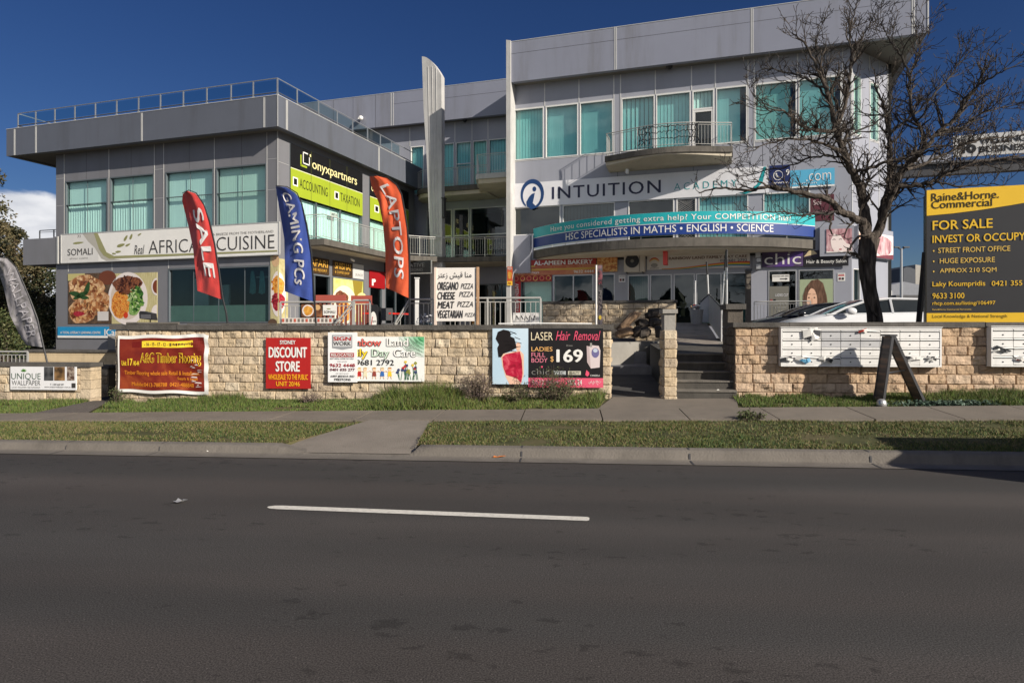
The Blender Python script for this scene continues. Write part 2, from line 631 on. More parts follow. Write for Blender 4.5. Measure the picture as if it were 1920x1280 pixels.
def window(parent, M, x0, x1, z0, z1, xs=(), zs=(), fm=None, fw=0.045, gm=None, blind=None, gd=0.07, pitch=0.105, width=0.10, ang=14, bz=None, bgap=0.0, proud=0.02, mw=None, name='window', bd=0.20):
    fm = fm or M_FRAME_L
    gm = gm or G_TEAL
    mb = MB()
    e = 0.001
    mb.box(x0 + e, x0 + fw, -proud, gd + 0.03, z0 + e, z1 - e, M)
    mb.box(x1 - fw, x1 - e, -proud, gd + 0.03, z0 + e, z1 - e, M)
    mb.box(x0 + fw, x1 - fw, -proud, gd + 0.03, z0 + e, z0 + fw, M)
    mb.box(x0 + fw, x1 - fw, -proud, gd + 0.03, z1 - fw, z1 - e, M)
    ww = mw or fw * 0.45
    X = [x0 + fw, *xs, x1 - fw]
    Z = [z0 + fw, *zs, z1 - fw]
    for x in xs:
        mb.box(x - ww, x + ww, gd - 0.012 if mw else 0.005, gd + (0.012 if mw else 0.025), z0 + fw, z1 - fw, M)
    for z in zs:
        mb.box(x0 + fw, x1 - fw, -proud * 0.5, gd + 0.022, z - ww * 1.3, z + ww * 1.3, M)
    w = part(name, mb, fm, parent)
    g = MB()
    g.face([M(x0 + fw, gd, z0 + fw), M(x1 - fw, gd, z0 + fw), M(x1 - fw, gd, z1 - fw), M(x0 + fw, gd, z1 - fw)])
    part('pane', g, gm, w)
    if blind:
        if blind is M_BLIND:
            blind = BLINDS[int(abs(x0) * 7.3 + abs(z0)) % 3]
        bl = MB()
        za, zb = bz or (z0 + 0.03, z1 - 0.02)
        x = x0 + fw * 0.5
        rr = random.Random(int(x0 * 1000))
        end = x1 - fw * 0.5 - bgap
        while x < end:
            a = R(ang + rr.uniform(-2, 2))
            hw = width / 2
            cx = x + pitch / 2
            dz = rr.uniform(0, 0.015)
            bl.face([M(cx - hw * math.cos(a), bd - hw * math.sin(a), za + dz), M(cx + hw * math.cos(a), bd + hw * math.sin(a), za + dz), M(cx + hw * math.cos(a), bd + hw * math.sin(a), zb), M(cx - hw * math.cos(a), bd - hw * math.sin(a), zb)])
            x += pitch
        part('blind', bl, blind, w)
    return w
def rail_run(mb_rail, mb_bal, posts, pts, z0, h, spacing=0.12, post_every=1.6, rr=0.022, br=0.008, low=0.1, skip_first=False):
    """handrail, bottom rail, balusters and posts along plan points (s, c)"""
    P = [Vector((p[0], p[1], 0)) for p in pts]
    zf = z0 if callable(z0) else (lambda p: z0)
    mb_rail.tube([(p.x, p.y, zf(p) + h) for p in P], rr, 8)
    mb_rail.tube([(p.x, p.y, zf(p) + low) for p in P], rr * 0.6, 6)
    mb_rail.tube([(p.x, p.y, zf(p) + h - 0.09) for p in P], rr * 0.55, 6)
    tot = 0
    cum = [0]
    for a, b in zip(P, P[1:]):
        tot += (b - a).length
        cum.append(tot)
    def at(t):
        for i in range(len(P) - 1):
            if t <= cum[i + 1] + 1e-9:
                return P[i].lerp(P[i + 1], (t - cum[i]) / max(1e-9, cum[i + 1] - cum[i]))
        return P[-1]
    n = max(1, round(tot / spacing))
    for i in range(1, n):
        p = at(tot * i / n)
        mb_bal.bar((p.x, p.y, zf(p) + low), (p.x, p.y, zf(p) + h - 0.09), br, 5)
    k = max(1, round(tot / post_every))
    for i in range(1 if skip_first else 0, k + 1):
        p = at(tot * i / k)
        q = MB()
        q.box(p.x - 0.02, p.x + 0.02, p.y - 0.02, p.y + 0.02, zf(p), zf(p) + h - 0.01)
        posts.append(q)
# ================================================================ ground, road, kerb, footpath
from mathutils import noise as mnoise
def vn(x, y, z=0.0):
    return mnoise.noise(Vector((x, y, z)))
def cl(s, a=-14.0, b=12.0):
    return max(a, min(b, s))
def z_kerb(s): return 0.128 + 0.003 * cl(s)
def z_near(s): return 0.205 + 0.0125 * cl(s)
def z_far(s): return 0.240 + 0.0175 * cl(s)
def z_wall(s): return 0.330 + 0.0160 * cl(s)
CW = 13.2
def z_ground(s, c):
    pts = [(8.97, z_kerb(s)), (10.9, z_near(s)), (12.0, z_far(s)), (CW, z_wall(s))]
    if c <= pts[0][0]:
        return pts[0][1]
    for (a, za), (b, zb) in zip(pts, pts[1:]):
        if c <= b:
            return za + (zb - za) * (c - a) / (b - a)
    return pts[-1][1]
def asphalt(name, base, tint):
    m = bpy.data.materials.new(name)
    m.use_nodes = True
    t = m.node_tree
    b = t.nodes['Principled BSDF']
    b.inputs['Roughness'].default_value = 0.82
    b.inputs['Specular IOR Level'].default_value = 0.25
    c = N(t, 'ShaderNodeTexCoord')
    def noise(scale, stretch=(1, 1, 1), detail=4, dist=0.0, rough=0.5):
        mp_ = N(t, 'ShaderNodeMapping')
        mp_.inputs['Scale'].default_value = stretch
        L(t, c.outputs['Object'], mp_.inputs['Vector'])
        n = N(t, 'ShaderNodeTexNoise')
        n.inputs['Scale'].default_value = scale
        n.inputs['Detail'].default_value = detail
        n.inputs['Roughness'].default_value = rough
        n.inputs['Distortion'].default_value = dist
        L(t, mp_.outputs[0], n.inputs['Vector'])
        return n.outputs['Fac']
    def rng(fac, a, b_, lo, hi):
        r = N(t, 'ShaderNodeMapRange', interpolation_type='SMOOTHSTEP')
        for i, v in enumerate((a, b_, lo, hi)):
            r.inputs[i + 1].default_value = v
        L(t, fac, r.inputs[0])
        return r.outputs[0]
    def mul(a, b_):
        x = N(t, 'ShaderNodeMath', operation='MULTIPLY')
        L(t, a, x.inputs[0]); L(t, b_, x.inputs[1])
        return x.outputs[0]
    speck = rng(noise(110, detail=3), 0.32, 0.68, 0.48, 1.55)
    light = rng(noise(75, detail=1), 0.68, 0.76, 1.0, 2.2)
    broad = rng(noise(0.5, (0.35, 1.6, 1), 5), 0.3, 0.7, 0.86, 1.12)
    # darker worn stains drawn out along the lane, patchy
    where = noise(0.30, (0.6, 1.6, 1), 2)
    mv = N(t, 'ShaderNodeMapping')
    mv.inputs['Scale'].default_value = (0.50, 1.5, 1)
    wob = N(t, 'ShaderNodeTexNoise')
    wob.inputs['Scale'].default_value = 14
    L(t, c.outputs['Object'], wob.inputs['Vector'])
    wsc = N(t, 'ShaderNodeVectorMath', operation='SCALE')
    wsc.inputs['Scale'].default_value = 0.16
    L(t, wob.outputs['Color'], wsc.inputs[0])
    wad = N(t, 'ShaderNodeVectorMath', operation='ADD')
    L(t, c.outputs['Object'], wad.inputs[0]); L(t, wsc.outputs[0], wad.inputs[1])
    L(t, wad.outputs[0], mv.inputs['Vector'])
    vo = N(t, 'ShaderNodeTexVoronoi')
    vo.inputs['Scale'].default_value = 8.5
    L(t, mv.outputs[0], vo.inputs['Vector'])
    sp = N(t, 'ShaderNodeSeparateColor')
    L(t, vo.outputs['Color'], sp.inputs[0])
    pick = N(t, 'ShaderNodeMath', operation='MULTIPLY')
    L(t, rng(sp.outputs[0], 0.40, 1.0, 0.0, 0.46), pick.inputs[0]); L(t, rng(where, 0.40, 0.58, 0.15, 1.0), pick.inputs[1])
    df = N(t, 'ShaderNodeMath', operation='SUBTRACT')
    L(t, pick.outputs[0], df.inputs[0]); L(t, vo.outputs['Distance'], df.inputs[1])
    stain = rng(df.outputs[0], -0.10, 0.12, 1.0, 0.66)
    k = mul(mul(speck, light), mul(broad, stain))
    track = rng(noise(0.9, (0.02, 0.75, 1), 1), 0.35, 0.65, 0.90, 1.10)
    k = mul(k, track)
    band = rng(noise(0.55, (0.05, 1.0, 1), 2), 0.42, 0.58, 0.0, 1.0)
    cm_ = N(t, 'ShaderNodeMix', data_type='RGBA')
    cm_.inputs['A'].default_value = (*base, 1)
    cm_.inputs['B'].default_value = (*tint, 1)
    L(t, band, cm_.inputs['Factor'])
    sc = N(t, 'ShaderNodeVectorMath', operation='SCALE')
    L(t, cm_.outputs['Result'], sc.inputs[0])
    L(t, k, sc.inputs['Scale'])
    L(t, sc.outputs[0], b.inputs['Base Color'])
    bp = N(t, 'ShaderNodeBump')
    bp.inputs['Strength'].default_value = 0.30
    bp.inputs['Distance'].default_value = 0.004
    L(t, noise(260, detail=2), bp.inputs['Height'])
    L(t, bp.outputs[0], b.inputs['Normal'])
    return m
M_ASPH = asphalt('asphalt', (0.053, 0.050, 0.048), (0.061, 0.054, 0.0505))
M_ASPH2 = asphalt('path_asphalt', (0.10, 0.092, 0.084), (0.11, 0.097, 0.088))
M_PATH = mat('footpath_concrete', (0.185, 0.159, 0.131), rough=0.9, var=0.16, scale=1.3, bump=0.5, bscale=60, dirt=(0.13, 0.115, 0.095), dirt_amt=0.65)
M_KERB = mat('kerb_concrete', (0.152, 0.135, 0.117), rough=0.9, var=0.18, scale=1.6, bump=0.5, bscale=40, dirt=(0.085, 0.075, 0.065), dirt_amt=0.65)
M_SOIL = ramp_mat('verge_soil', [(0.3, (0.045, 0.050, 0.018)), (0.5, (0.075, 0.075, 0.028)), (0.72, (0.12, 0.095, 0.05))], scale=2.2, rough=0.95, bump=0.6)
M_LAND = ramp_mat('open_ground', [(0.3, (0.05, 0.06, 0.02)), (0.7, (0.10, 0.09, 0.045))], scale=0.4, rough=0.95)

mb = MB()
mb.face([(-1500, -1500, -0.35), (1500, -1500, -0.35), (1500, 1500, -0.35), (-1500, 1500, -0.35)])
structure('ground', FW, mb, M_LAND)
mb = MB()
mb.grid([[(s, c, 0.0) for s in range(-160, 161, 8)] for c in (-6.2, -2, 3, 8.48)])
structure('road', FW, mb, M_ASPH)
# opposite side of the street, behind the camera
mb = MB()
mb.face([(-160, -60, 0.1), (160, -60, 0.1), (160, -6.2, 0.1), (-160, -6.2, 0.1)])
mb.face([(-160, -6.2, -0.01), (160, -6.2, -0.01), (160, -6.2, 0.1), (-160, -6.2, 0.1)])
structure('opposite_verge', FW, mb, M_SOIL)

def kdip(s):
    """1 on full kerb, 0 on the crossover"""
    if s < -3.95: return 1.0
    if s < -3.45: return 1 - (s + 3.95) / 0.5
    if s < -2.12: return 0.0
    if s < -2.0: return (s + 2.12) / 0.12
    return 1.0
ss = [-120, -60, -30] + [-20 + 0.25 * i for i in range(64)] + [-3.95, -3.8, -3.6, -3.45, -3, -2.5, -2.12, -2.06, -2.0] + [-1.75 + 0.25 * i for i in range(56)] + [14, 30, 60, 120]
rows = []
for s in ss:
    h = z_kerb(s) * (0.14 + 0.86 * kdip(s))
    j = 0.004 * vn(s * 1.3, 3)
    rows.append([(s, 8.482, 0.006), (s, 8.60, 0.004), (s, 8.76 + j, 0.006), (s, 8.785 + j, 0.02), (s, 8.80 + j, h * 0.62 + 0.01), (s, 8.825 + j, h * 0.92), (s, 8.86, h), (s, 8.975, h + 0.002)])
mb = MB(); mb.grid(rows)
structure('kerb', FW, mb, M_KERB, smooth=True)
mb = MB()
for px in (125, 300, 978, 1293, 1632):
    s = FW.s(8.8, px)
    w_ = 0.006 if px < 900 else 0.011
    h = z_kerb(s)
    mb.face([(s - w_, 8.49, 0.0085), (s + w_, 8.49, 0.0085), (s + w_, 8.755, 0.0085), (s - w_, 8.755, 0.0085)])
    mb.face([(s - w_, 8.776, 0.01), (s + w_, 8.776, 0.01), (s + w_, 8.790, h * 0.62), (s - w_, 8.790, h * 0.62)])
    mb.face([(s - w_, 8.790, h * 0.62), (s + w_, 8.790, h * 0.62), (s + w_, 8.853, h + 0.003), (s - w_, 8.853, h + 0.003)])
    mb.face([(s - w_, 8.853, h + 0.003), (s + w_, 8.853, h + 0.003), (s + w_, 8.975, h + 0.006), (s - w_, 8.975, h + 0.006)])
structure('kerb_joints', FW, mb, M_JOINT)

def on_crossover(s, c):
    if c > 10.88: return False
    t = (c - 8.79) / 2.11
    return -4.02 + 0.72 * t < s < -2.04 - 0.24 * t
# soil under the grass, kerb to wall (left part runs back round the low wall)
mb = MB()
sl_ = [-120, -40] + [-20 + 0.8 * i for i in range(50)] + [40, 120]
sl_ = sorted(set(sl_ + [-4.6 + 0.1 * i for i in range(32)]))
mb.grid([[(s, c, z_ground(s, c) - 0.012 - (0.30 if on_crossover(s, c) else 0)) for s in sl_] for c in (8.97, 9.1, 9.3, 9.6, 9.9, 10.2, 10.5, 10.8, 10.9, 12.0, 12.6, CW + 0.05)])
structure('verge_soil', FW, mb, M_SOIL)
# footpath slabs
mb = MB()
joints = [-60, -40, -28, -20, -17.5]
s = -16.2
rr = random.Random(3)
while s < 14:
    joints.append(s); s += rr.choice([1.32, 1.38, 1.45])
joints += [16, 22, 40, 70]
for a, b in zip(joints, joints[1:]):
    dz0, dz1 = rr.uniform(0, 0.010), rr.uniform(0, 0.010)
    g = 0.010 if a > -3 else 0.005
    n = max(1, int((b - a) / 0.7))
    top = [[(a + g + (b - a - 2 * g) * i / n, c, z_ground(a + (b - a) * i / n, c) + 0.018 + dz0 + (dz1 - dz0) * i / n) for i in range(n + 1)] for c in (10.9 + rr.uniform(-0.02, 0.02), 11.45, 12.0 + rr.uniform(-0.03, 0.03))]
    mb.grid(top)
    for row in (top[0], top[-1]):
        mb.grid([[(p[0], p[1], p[2] - 0.06) for p in row], row])
    for k in (0, -1):
        col = [r_[k] for r_ in top]
        mb.grid([[(p[0], p[1], p[2] - 0.06) for p in col], col])
structure('footpath', FW, mb, M_PATH)
# crossover
mb = MB()
rows = []
for i in range(9):
    t = i / 8
    c = 8.79 + (10.9 - 8.79) * t
    sl0 = -3.75 + 0.05 * t - 0.30 * math.sin(min(1, t * 5) * math.pi / 2) * (1 - t) + (0.43 * t if t > 0 else 0)
    sr = -2.06 - 0.22 * t
    rows.append([(sl0 + (sr - sl0) * j / 8, c, 0.024 + (z_near(-2.8) + 0.012 - 0.024) * t ** 0.8 + 0.004) for j in range(9)])
mb.grid(rows)
structure('driveway_crossover', FW, mb, mat('crossover_concrete', (0.215, 0.188, 0.160), rough=0.9, var=0.16, scale=1.3, bump=0.5, bscale=60, dirt=(0.16, 0.14, 0.115), dirt_amt=0.6))
# aprons to the steps and to the low wall's gap
def apron(name, pts, m, lift=0.016):
    mb = MB()
    n = 6
    (a, b), (c, d) = pts
    mb.grid([[tuple(Vector((*(Vector(a).lerp(Vector(b), j / n)).lerp(Vector(c).lerp(Vector(d), j / n), i / n), 0))) for j in range(n + 1)] for i in range(n + 1)])
    mb.v = [(x, y, z_ground(x, y) + lift) for x, y, z in mb.v]
    structure(name, FW, mb, m)
apron('entry_apron', (((FW.s(12.0, 1118), 11.98), (FW.s(12.0, 1384), 11.98)), ((FW.s(13.2, 1150), 13.22), (FW.s(13.2, 1380), 13.22))), M_PATH)
apron('side_path', (((FW.s(12.0, 60), 11.98), (FW.s(12.0, 165), 11.98)), ((FW.s(13.2, 172), 13.25), (FW.s(13.2, 206), 13.25))), M_ASPH2)

# white lane line
mb = MB()
a, b = Vector((-2.32, 6.385)), Vector((0.688, 5.98))
d = (b - a).normalized(); nn = Vector((-d.y, d.x)) * 0.062
pts = [a + d * 0.12 - nn, b - d * 0.02 - nn, b - nn * 0.6, b + nn * 0.6, b - d * 0.02 + nn, a + d * 0.12 + nn, a + d * 0.04 + nn * 0.8, a + nn * 0.25, a - nn * 0.25, a + d * 0.04 - nn * 0.8]
mb.face([(p.x, p.y, 0.005) for p in pts])
M_LINE = mat('road_line_paint', (0.66, 0.63, 0.57), rough=0.7, var=0.10, scale=14, dirt=(0.26, 0.24, 0.215), dirt_amt=0.55)
structure('lane_line', FN, mb, M_LINE)

# ---------------------------------------------------------------- grass
GM = [mat('grass_green', (0.072, 0.104, 0.023), rough=0.7, var=0.25, scale=9), mat('grass_olive', (0.128, 0.134, 0.033), rough=0.7, var=0.25, scale=9),
      mat('grass_dry', (0.190, 0.150, 0.074), rough=0.8, var=0.2, scale=9), mat('grass_deep', (0.045, 0.085, 0.023), rough=0.7, var=0.25, scale=9), mat('grass_fresh', (0.135, 0.20, 0.035), rough=0.7, var=0.25, scale=9)]
def blade(mb, s, c, z, h, w, lean, rr, mi):
    a = rr.uniform(0, 6.283)
    dx, dy = math.cos(a), math.sin(a)
    la = rr.uniform(0, 6.283)
    l = h * lean * rr.random()
    b = len(mb.v)
    mb.v += [(s - dx * w, c - dy * w, z - 0.01), (s + dx * w, c + dy * w, z - 0.01), (s + math.cos(la) * l, c + math.sin(la) * l, z + h)]
    mb.f.append((b, b + 1, b + 2)); mb.m.append(mi)
mb = MB(); rr = random.Random(11)
for i in range(120000):
    s = rr.uniform(-11.6, 8.8); c = rr.uniform(8.955, 10.93)
    if on_crossover(s, c): continue
    v = vn(s * 0.9, c * 1.6) + 0.5 * vn(s * 3.1, c * 4)
    dens = 0.62 + 1.1 * v
    if rr.random() > dens: continue
    edge = min(c - 8.955, 10.93 - c)
    h = (0.010 + 0.014 * rr.random() + 0.018 * max(0, v)) * (0.7 if edge < 0.06 else 1)
    dry = vn(s * 0.7 + 9, c * 1.1) + 0.25 * (s < 0) - 0.1
    mi = 2 if rr.random() < 0.28 + 0.35 * dry else (3 if rr.random() < 0.25 - 0.3 * dry else (0 if rr.random() < 0.5 else 1))
    blade(mb, s, c, z_ground(s, c), h, 0.006, 1.6, rr, mi)
single('verge_grass', 'short mown grass with dry patches between the kerb and the footpath', 'grass', FW, mb, GM, (0, 9.9, 0.1), kind='stuff')
mb = MB()
sA, sB = FW.s(12.6, 168), FW.s(12.6, 1145)
gap0, gap1 = FW.s(12.6, 1136), FW.s(12.6, 1384)
for i in range(105000):
    s = rr.uniform(-12.2, 9.2); c = 11.99 + 1.2 * rr.random() ** 0.85
    t = (c - 12.0) / 1.2
    if gap0 - 0.15 * (1 - t) < s < gap1: continue
    e0 = FW.s(c, 58 + 112 * t); e1 = FW.s(c, 170 + 42 * t)
    if e0 < s < e1: continue
    left = s < e0
    v = vn(s * 1.1 + 40, c * 1.3) + 0.4 * vn(s * 3.7, c * 3)
    h = 0.028 + 0.05 * t
    if vn(s * 2.3, c * 3.1, 5) < -0.28: continue
    tuft = math.exp(-((s + 2.62) / 0.55) ** 2) * 0.30 + math.exp(-((s + 3.35) / 0.35) ** 2) * 0.27 + math.exp(-((s - 1.05) / 0.62) ** 2) * 0.26 + math.exp(-((s + 6.9) / 0.8) ** 2) * 0.08 + math.exp(-((s - 7.6) / 0.9) ** 2) * 0.10
    h = (h + tuft * (0.25 + 0.75 * t)) * (0.6 + 0.8 * rr.random()) * (1 + 0.35 * v)
    if -6.6 < s < -3.9: h *= 0.55
    if left or s > 2: h = min(h, 0.17)
    if c < 12.08: h *= 0.5
    bright = math.exp(-((s + 1.4) / 1.6) ** 2) + math.exp(-((s - 1.2) / 0.7) ** 2)
    q = rr.random()
    if q < 0.42 * bright + 0.2: mi = 1 if rr.random() < 0.6 else 4
    elif q < 0.72: mi = 0 if rr.random() < 0.6 else 4
    elif q < 0.84: mi = 2
    else: mi = 3
    if s < -5.5 and mi == 1 and rr.random() < 0.6: mi = 0
    blade(mb, s, c, z_ground(s, c), max(0.02, h), 0.007, 0.9, rr, mi)
single('grass_strip', 'longer uncut grass growing along the foot of the stone walls', 'grass', FW, mb, GM, (0, 12.6, 0.2), kind='stuff')

def weed(name, label, s, c, w_, h, m_stem, m_leaf, n=26, seed=1, leaf=0.022, group=None):
    rr = random.Random(seed)
    z = z_ground(s, c)
    t = thing(name, label, 'weed', FW, (s, c, z), group)
    st, lf = MB(), MB()
    for i in range(n):
        a = rr.uniform(0, 6.283)
        r0 = rr.random() ** 0.6 * w_
        top = Vector((s + math.cos(a) * r0, c + math.sin(a) * r0 * 0.5, z + h * (1 - 0.45 * (r0 / w_) ** 2) * rr.uniform(0.65, 1.05)))
        base = Vector((s + math.cos(a) * r0 * 0.35, c + math.sin(a) * r0 * 0.2, z - 0.02))
        mid = base.lerp(top, 0.5) + Vector((rr.uniform(-.04, .04), rr.uniform(-.03, .03), 0))
        st.tube([base, mid, top], [0.005, 0.004, 0.002], 4)
        for k in range(int(16 + 10 * rr.random())):
            q = rr.uniform(0.15, 1.0)
            p = (base.lerp(mid, q * 2) if q < 0.5 else mid.lerp(top, q * 2 - 1))
            e = p + Vector((rr.gauss(0, 1), rr.gauss(0, 0.7), rr.gauss(0.3, 0.7))).normalized() * rr.uniform(0.03, 0.10)
            if rr.random() < 0.5: st.tube([p, e], [0.002, 0.0012], 3)
            d = Vector((rr.gauss(0, 1), rr.gauss(0, 1), rr.gauss(0, 1))).normalized() * leaf * rr.uniform(.5, 1.2)
            x = d.cross(Vector((rr.gauss(0, 1), rr.gauss(0, 1), rr.gauss(0, 1)))).normalized() * leaf * 0.4
            lf.face([e - d, e + x, e + d, e - x])
    part('stem', st, m_stem, t)
    part('foliage', lf, m_leaf, t)
M_STEM = mat('weed_stem', (0.13, 0.10, 0.07), rough=0.8)
M_WPUR = ramp_mat('weed_purple', [(0.35, (0.10, 0.07, 0.07)), (0.55, (0.16, 0.12, 0.11)), (0.75, (0.10, 0.11, 0.05))], scale=9, rough=0.8)
M_WGRN = ramp_mat('weed_green', [(0.35, (0.05, 0.075, 0.028)), (0.7, (0.12, 0.13, 0.05))], scale=8, rough=0.8)
def at_wall(px, c=12.85): return FW.s(c, px)
weed('roadside_weed', 'bushy purplish weed gone to seed just left of the black hair removal poster', at_wall(893, 12.9), 12.9, 0.40, 0.66, M_STEM, M_WPUR, 60, 5)
weed('roadside_weed', 'tall thin weed in front of the pink photograph half of the hair removal poster', at_wall(965, 12.85), 12.85, 0.30, 0.50, M_STEM, M_WGRN, 22, 6)
weed('roadside_weed', 'dense dark weed rising over the bottom edge of the black hair removal poster', at_wall(1042, 12.8), 12.8, 0.56, 0.70, M_STEM, M_WGRN, 75, 7)
weed('roadside_weed', 'small leafy weed at the lower left corner of the red timber flooring banner', at_wall(222, 12.95), 12.95, 0.16, 0.36, M_STEM, M_WGRN, 18, 8)
weed('roadside_weed', 'low pale weed below the red discount store sign', at_wall(585, 12.9), 12.9, 0.30, 0.20, M_STEM, M_WPUR, 16, 9)
weed('roadside_weed', 'small dark weed growing at the road side edge of the footpath by the steps', FW.s(10.95, 1405), 10.95, 0.22, 0.13, M_STEM, M_WGRN, 20, 10, 0.03)
M_BLUEG = mat('bluish_leaf', (0.075, 0.12, 0.085), rough=0.6, var=0.25, scale=9)
mb = MB(); rr = random.Random(44)
for i in range(1500):
    px = rr.gauss(1775, 55)
    if not 1650 < px < 1880: continue
    c = rr.uniform(12.02, 12.30); s = FW.s(c, px)
    p = Vector((s, c, z_ground(s, c) + rr.uniform(0.01, 0.08)))
    d = Vector((rr.gauss(0, 1), rr.gauss(0, 1), rr.gauss(0, .5))).normalized() * 0.03
    x = d.cross(Vector((rr.gauss(0, .4), rr.gauss(0, .4), 1))).normalized() * 0.016
    mb.face([p - d, p + x, p + d, p - x])
single('creeping_plant', 'low bluish leaved creeper spreading beside the footpath right of the a frame board', 'plant', FW, mb, M_BLUEG)

# ================================================================ terrace, car park, low ground
M_PAVE = mat('terrace_paving', (0.25, 0.235, 0.21), rough=0.9, var=0.15, scale=2)
TZ, CZ = 1.35, 1.0
sWL, sWR = FW.s(CW, 217), FW.s(CW, 1145)
sRL = FW.s(CW, 1378)
Wp = lambda s, c: FW.world((s, c, 0))
mb = MB()
p = [Wp(sWL + 0.1, CW + 0.2), Wp(sWR - 0.15, CW + 0.2), Wp(sWR - 0.15, 16.0), FB.world((FB.s(18.9, 1265), 18.9, 0)), FB.world((-1.0, 31.0, 0)), FB.world((-8, 37, 0)), FB.world((-22, 37, 0)), FB.world((-26, 22.5, 0))]
mb.slab([(q.x, q.y) for q in p], -0.2, TZ)
structure('terrace', FN, mb, M_PAVE)
mb = MB()
p = [Wp(sRL + 0.2, CW + 0.2), Wp(30, CW + 0.2), Wp(32, 70), FB.world((6.0, 70, 0)), FB.world((6.0, 31, 0)), FB.world((1.2, 31, 0)), FB.world((1.2, 25, 0)), Wp(sRL + 0.2, 20)]
mb.slab([(q.x, q.y) for q in p], -0.2, CZ)
structure('car_park', FN, mb, M_ASPH2)
mb = MB()
p = [Wp(-40, CW + 0.2), Wp(sWL + 0.1, CW + 0.2), FB.world((-26, 22.5, 0)), FB.world((-30, 40, 0)), FB.world((-60, 60, 0))]
mb.slab([(q.x, q.y) for q in p], -0.3, 0.16)
structure('lower_driveway', FN, mb, M_ASPH2)

# ================================================================ split face stone walls
SV = [(0.51, 0.41, 0.285), (0.55, 0.45, 0.325), (0.47, 0.375, 0.265), (0.52, 0.41, 0.275), (0.44, 0.355, 0.26), (0.57, 0.48, 0.355)]
M_STONE = [mat('split_stone_%s' % n, c, rough=0.95, var=0.22, scale=7, bump=0.9, bscale=28, spec=0.15, dirt=(0.33, 0.27, 0.20), dirt_amt=0.55) for n, c in zip(('honey', 'cream', 'tan', 'ochre', 'umber', 'pale'), SV)]
M_STONE_R = [mat('split_stone_right_%s' % n, (c[0] * 0.93, c[1] * 0.84, c[2] * 0.82), rough=0.95, var=0.22, scale=7, bump=0.9, bscale=28, spec=0.15, dirt=(0.24, 0.17, 0.12), dirt_amt=0.45) for n, c in zip(('honey', 'cream', 'tan', 'ochre', 'umber', 'pale'), SV)]
def block_face(mb, M, x0, x1, z0f, z1, bh=0.178, bl=(0.27, 0.40), seed=1, nx=9, nz=6, pout=0.044, light=False):
    rr = random.Random(seed)
    z = z1
    row = 0
    zmin = min(z0f(x0), z0f(x1))
    while z > zmin + 0.01:
        zb = z - bh
        x = x0 - (rr.uniform(0.05, 0.2) if row % 2 else 0)
        while x < x1 - 0.01:
            l = rr.uniform(*bl)
            xa, xb = max(x, x0), min(x + l, x1)
            if x1 - xb < 0.10: xb = x1
            x = xb if xb == x1 else x + l
            if xb - xa < 0.03: continue
            if z < z0f((xa + xb) / 2): continue
            off = rr.uniform(0, 500)
            po = pout * rr.uniform(0.55, 1.25)
            g = 0.0015
            mi = rr.choices(range(6), (4, 3, 3, 3, 2, 2 if not light else 5))[0]
            tx, tz = rr.uniform(-0.35, 0.35), rr.uniform(-0.3, 0.45)
            rows = []
            for j in range(nz):
                r_ = []
                for i in range(nx):
                    u, v = i / (nx - 1), j / (nz - 1)
                    eu = min(u, 1 - u); ev = min(v, 1 - v)
                    if i in (0, nx - 1) or j in (0, nz - 1):
                        d = 0.006
                        uu, vv_ = u, v
                    else:
                        d = -po * (0.55 + 0.9 * vn(off + u * 2.2, v * 1.7) + 0.35 * vn(off + u * 6, v * 5) + tx * (u - .5) + tz * (v - .5))
                        k = 0.35
                        uu = u + (0.10 * vn(off + 7, v * 3) if i in (1, nx - 2) else 0)
                        vv_ = v + (0.12 * vn(off + 9, u * 4) if j in (1, nz - 2) else 0)
                        # pull the ring next to the joint close to it so that edges stay crisp
                        if i == 1: uu = 0.05 + 0.03 * vn(off, v * 5)
                        if i == nx - 2: uu = 0.95 + 0.03 * vn(off + 3, v * 5)
                        if j == 1: vv_ = 0.09 + 0.07 * vn(off + 5, u * 6)
                        if j == nz - 2: vv_ = 0.93 + 0.04 * vn(off + 8, u * 6)
                        if i in (1, nx - 2) or j in (1, nz - 2): d = min(-0.003, d * 0.75)
                    r_.append(M(xa + g + (xb - xa - 2 * g) * uu, d, zb + g + (bh - 2 * g) * vv_))
                rows.append(r_)
            mb.grid(rows, mi)
        z = zb
        row += 1
M_MORT = mat('wall_mortar', (0.22, 0.18, 0.13), rough=0.95)
def capstones(mb, M, x0, x1, z0, z1, d0, d1, seed=1, lmin=0.9, lmax=1.5):
    rr = random.Random(seed)
    x = x0
    while x < x1 - 0.01:
        b = min(x1, x + rr.uniform(lmin, lmax))
        if x1 - b < 0.3: b = x1
        e = rr.uniform(-0.008, 0.008)
        mb.box(x + 0.003, b - 0.003, d0 + e, d1 + e, z0, z1 + e * 0.6, M)
        x = b
# long front wall
ZTL, ZTR = 1.765, 1.80
t = thing('stone_wall', 'long cream split stone retaining wall carrying the banners left of the entry steps', 'wall', FW, (-4, CW, 0.2))
mb = MB(); M = front(CW)
block_face(mb, M, sWL, sWR, lambda x: z_wall(x) - 0.05, ZTL - 0.10, seed=21)
block_face(mb, lambda x, d, z: (sWR - d, x, z), CW + 0.012, CW + 0.34, lambda x: z_wall(sWR) - 0.1, ZTL - 0.10, seed=22)
block_face(mb, lambda x, d, z: (sWL + d, CW + 0.35 - (x - CW), z), CW + 0.0, CW + 0.34, lambda x: 0.1, ZTL - 0.10, seed=23)
part('stonework', mb, M_STONE, t)
mb = MB(); mb.box(sWL + 0.012, sWR - 0.012, CW + 0.012, CW + 0.34, 0.0, ZTL - 0.102)
part('wall_core', mb, M_MORT, t)
mb = MB(); capstones(mb, front(CW), sWL - 0.10, sWR + 0.06, ZTL - 0.10, ZTL, -0.07, 0.40, 2)
part('coping', mb, M_CAP, t)
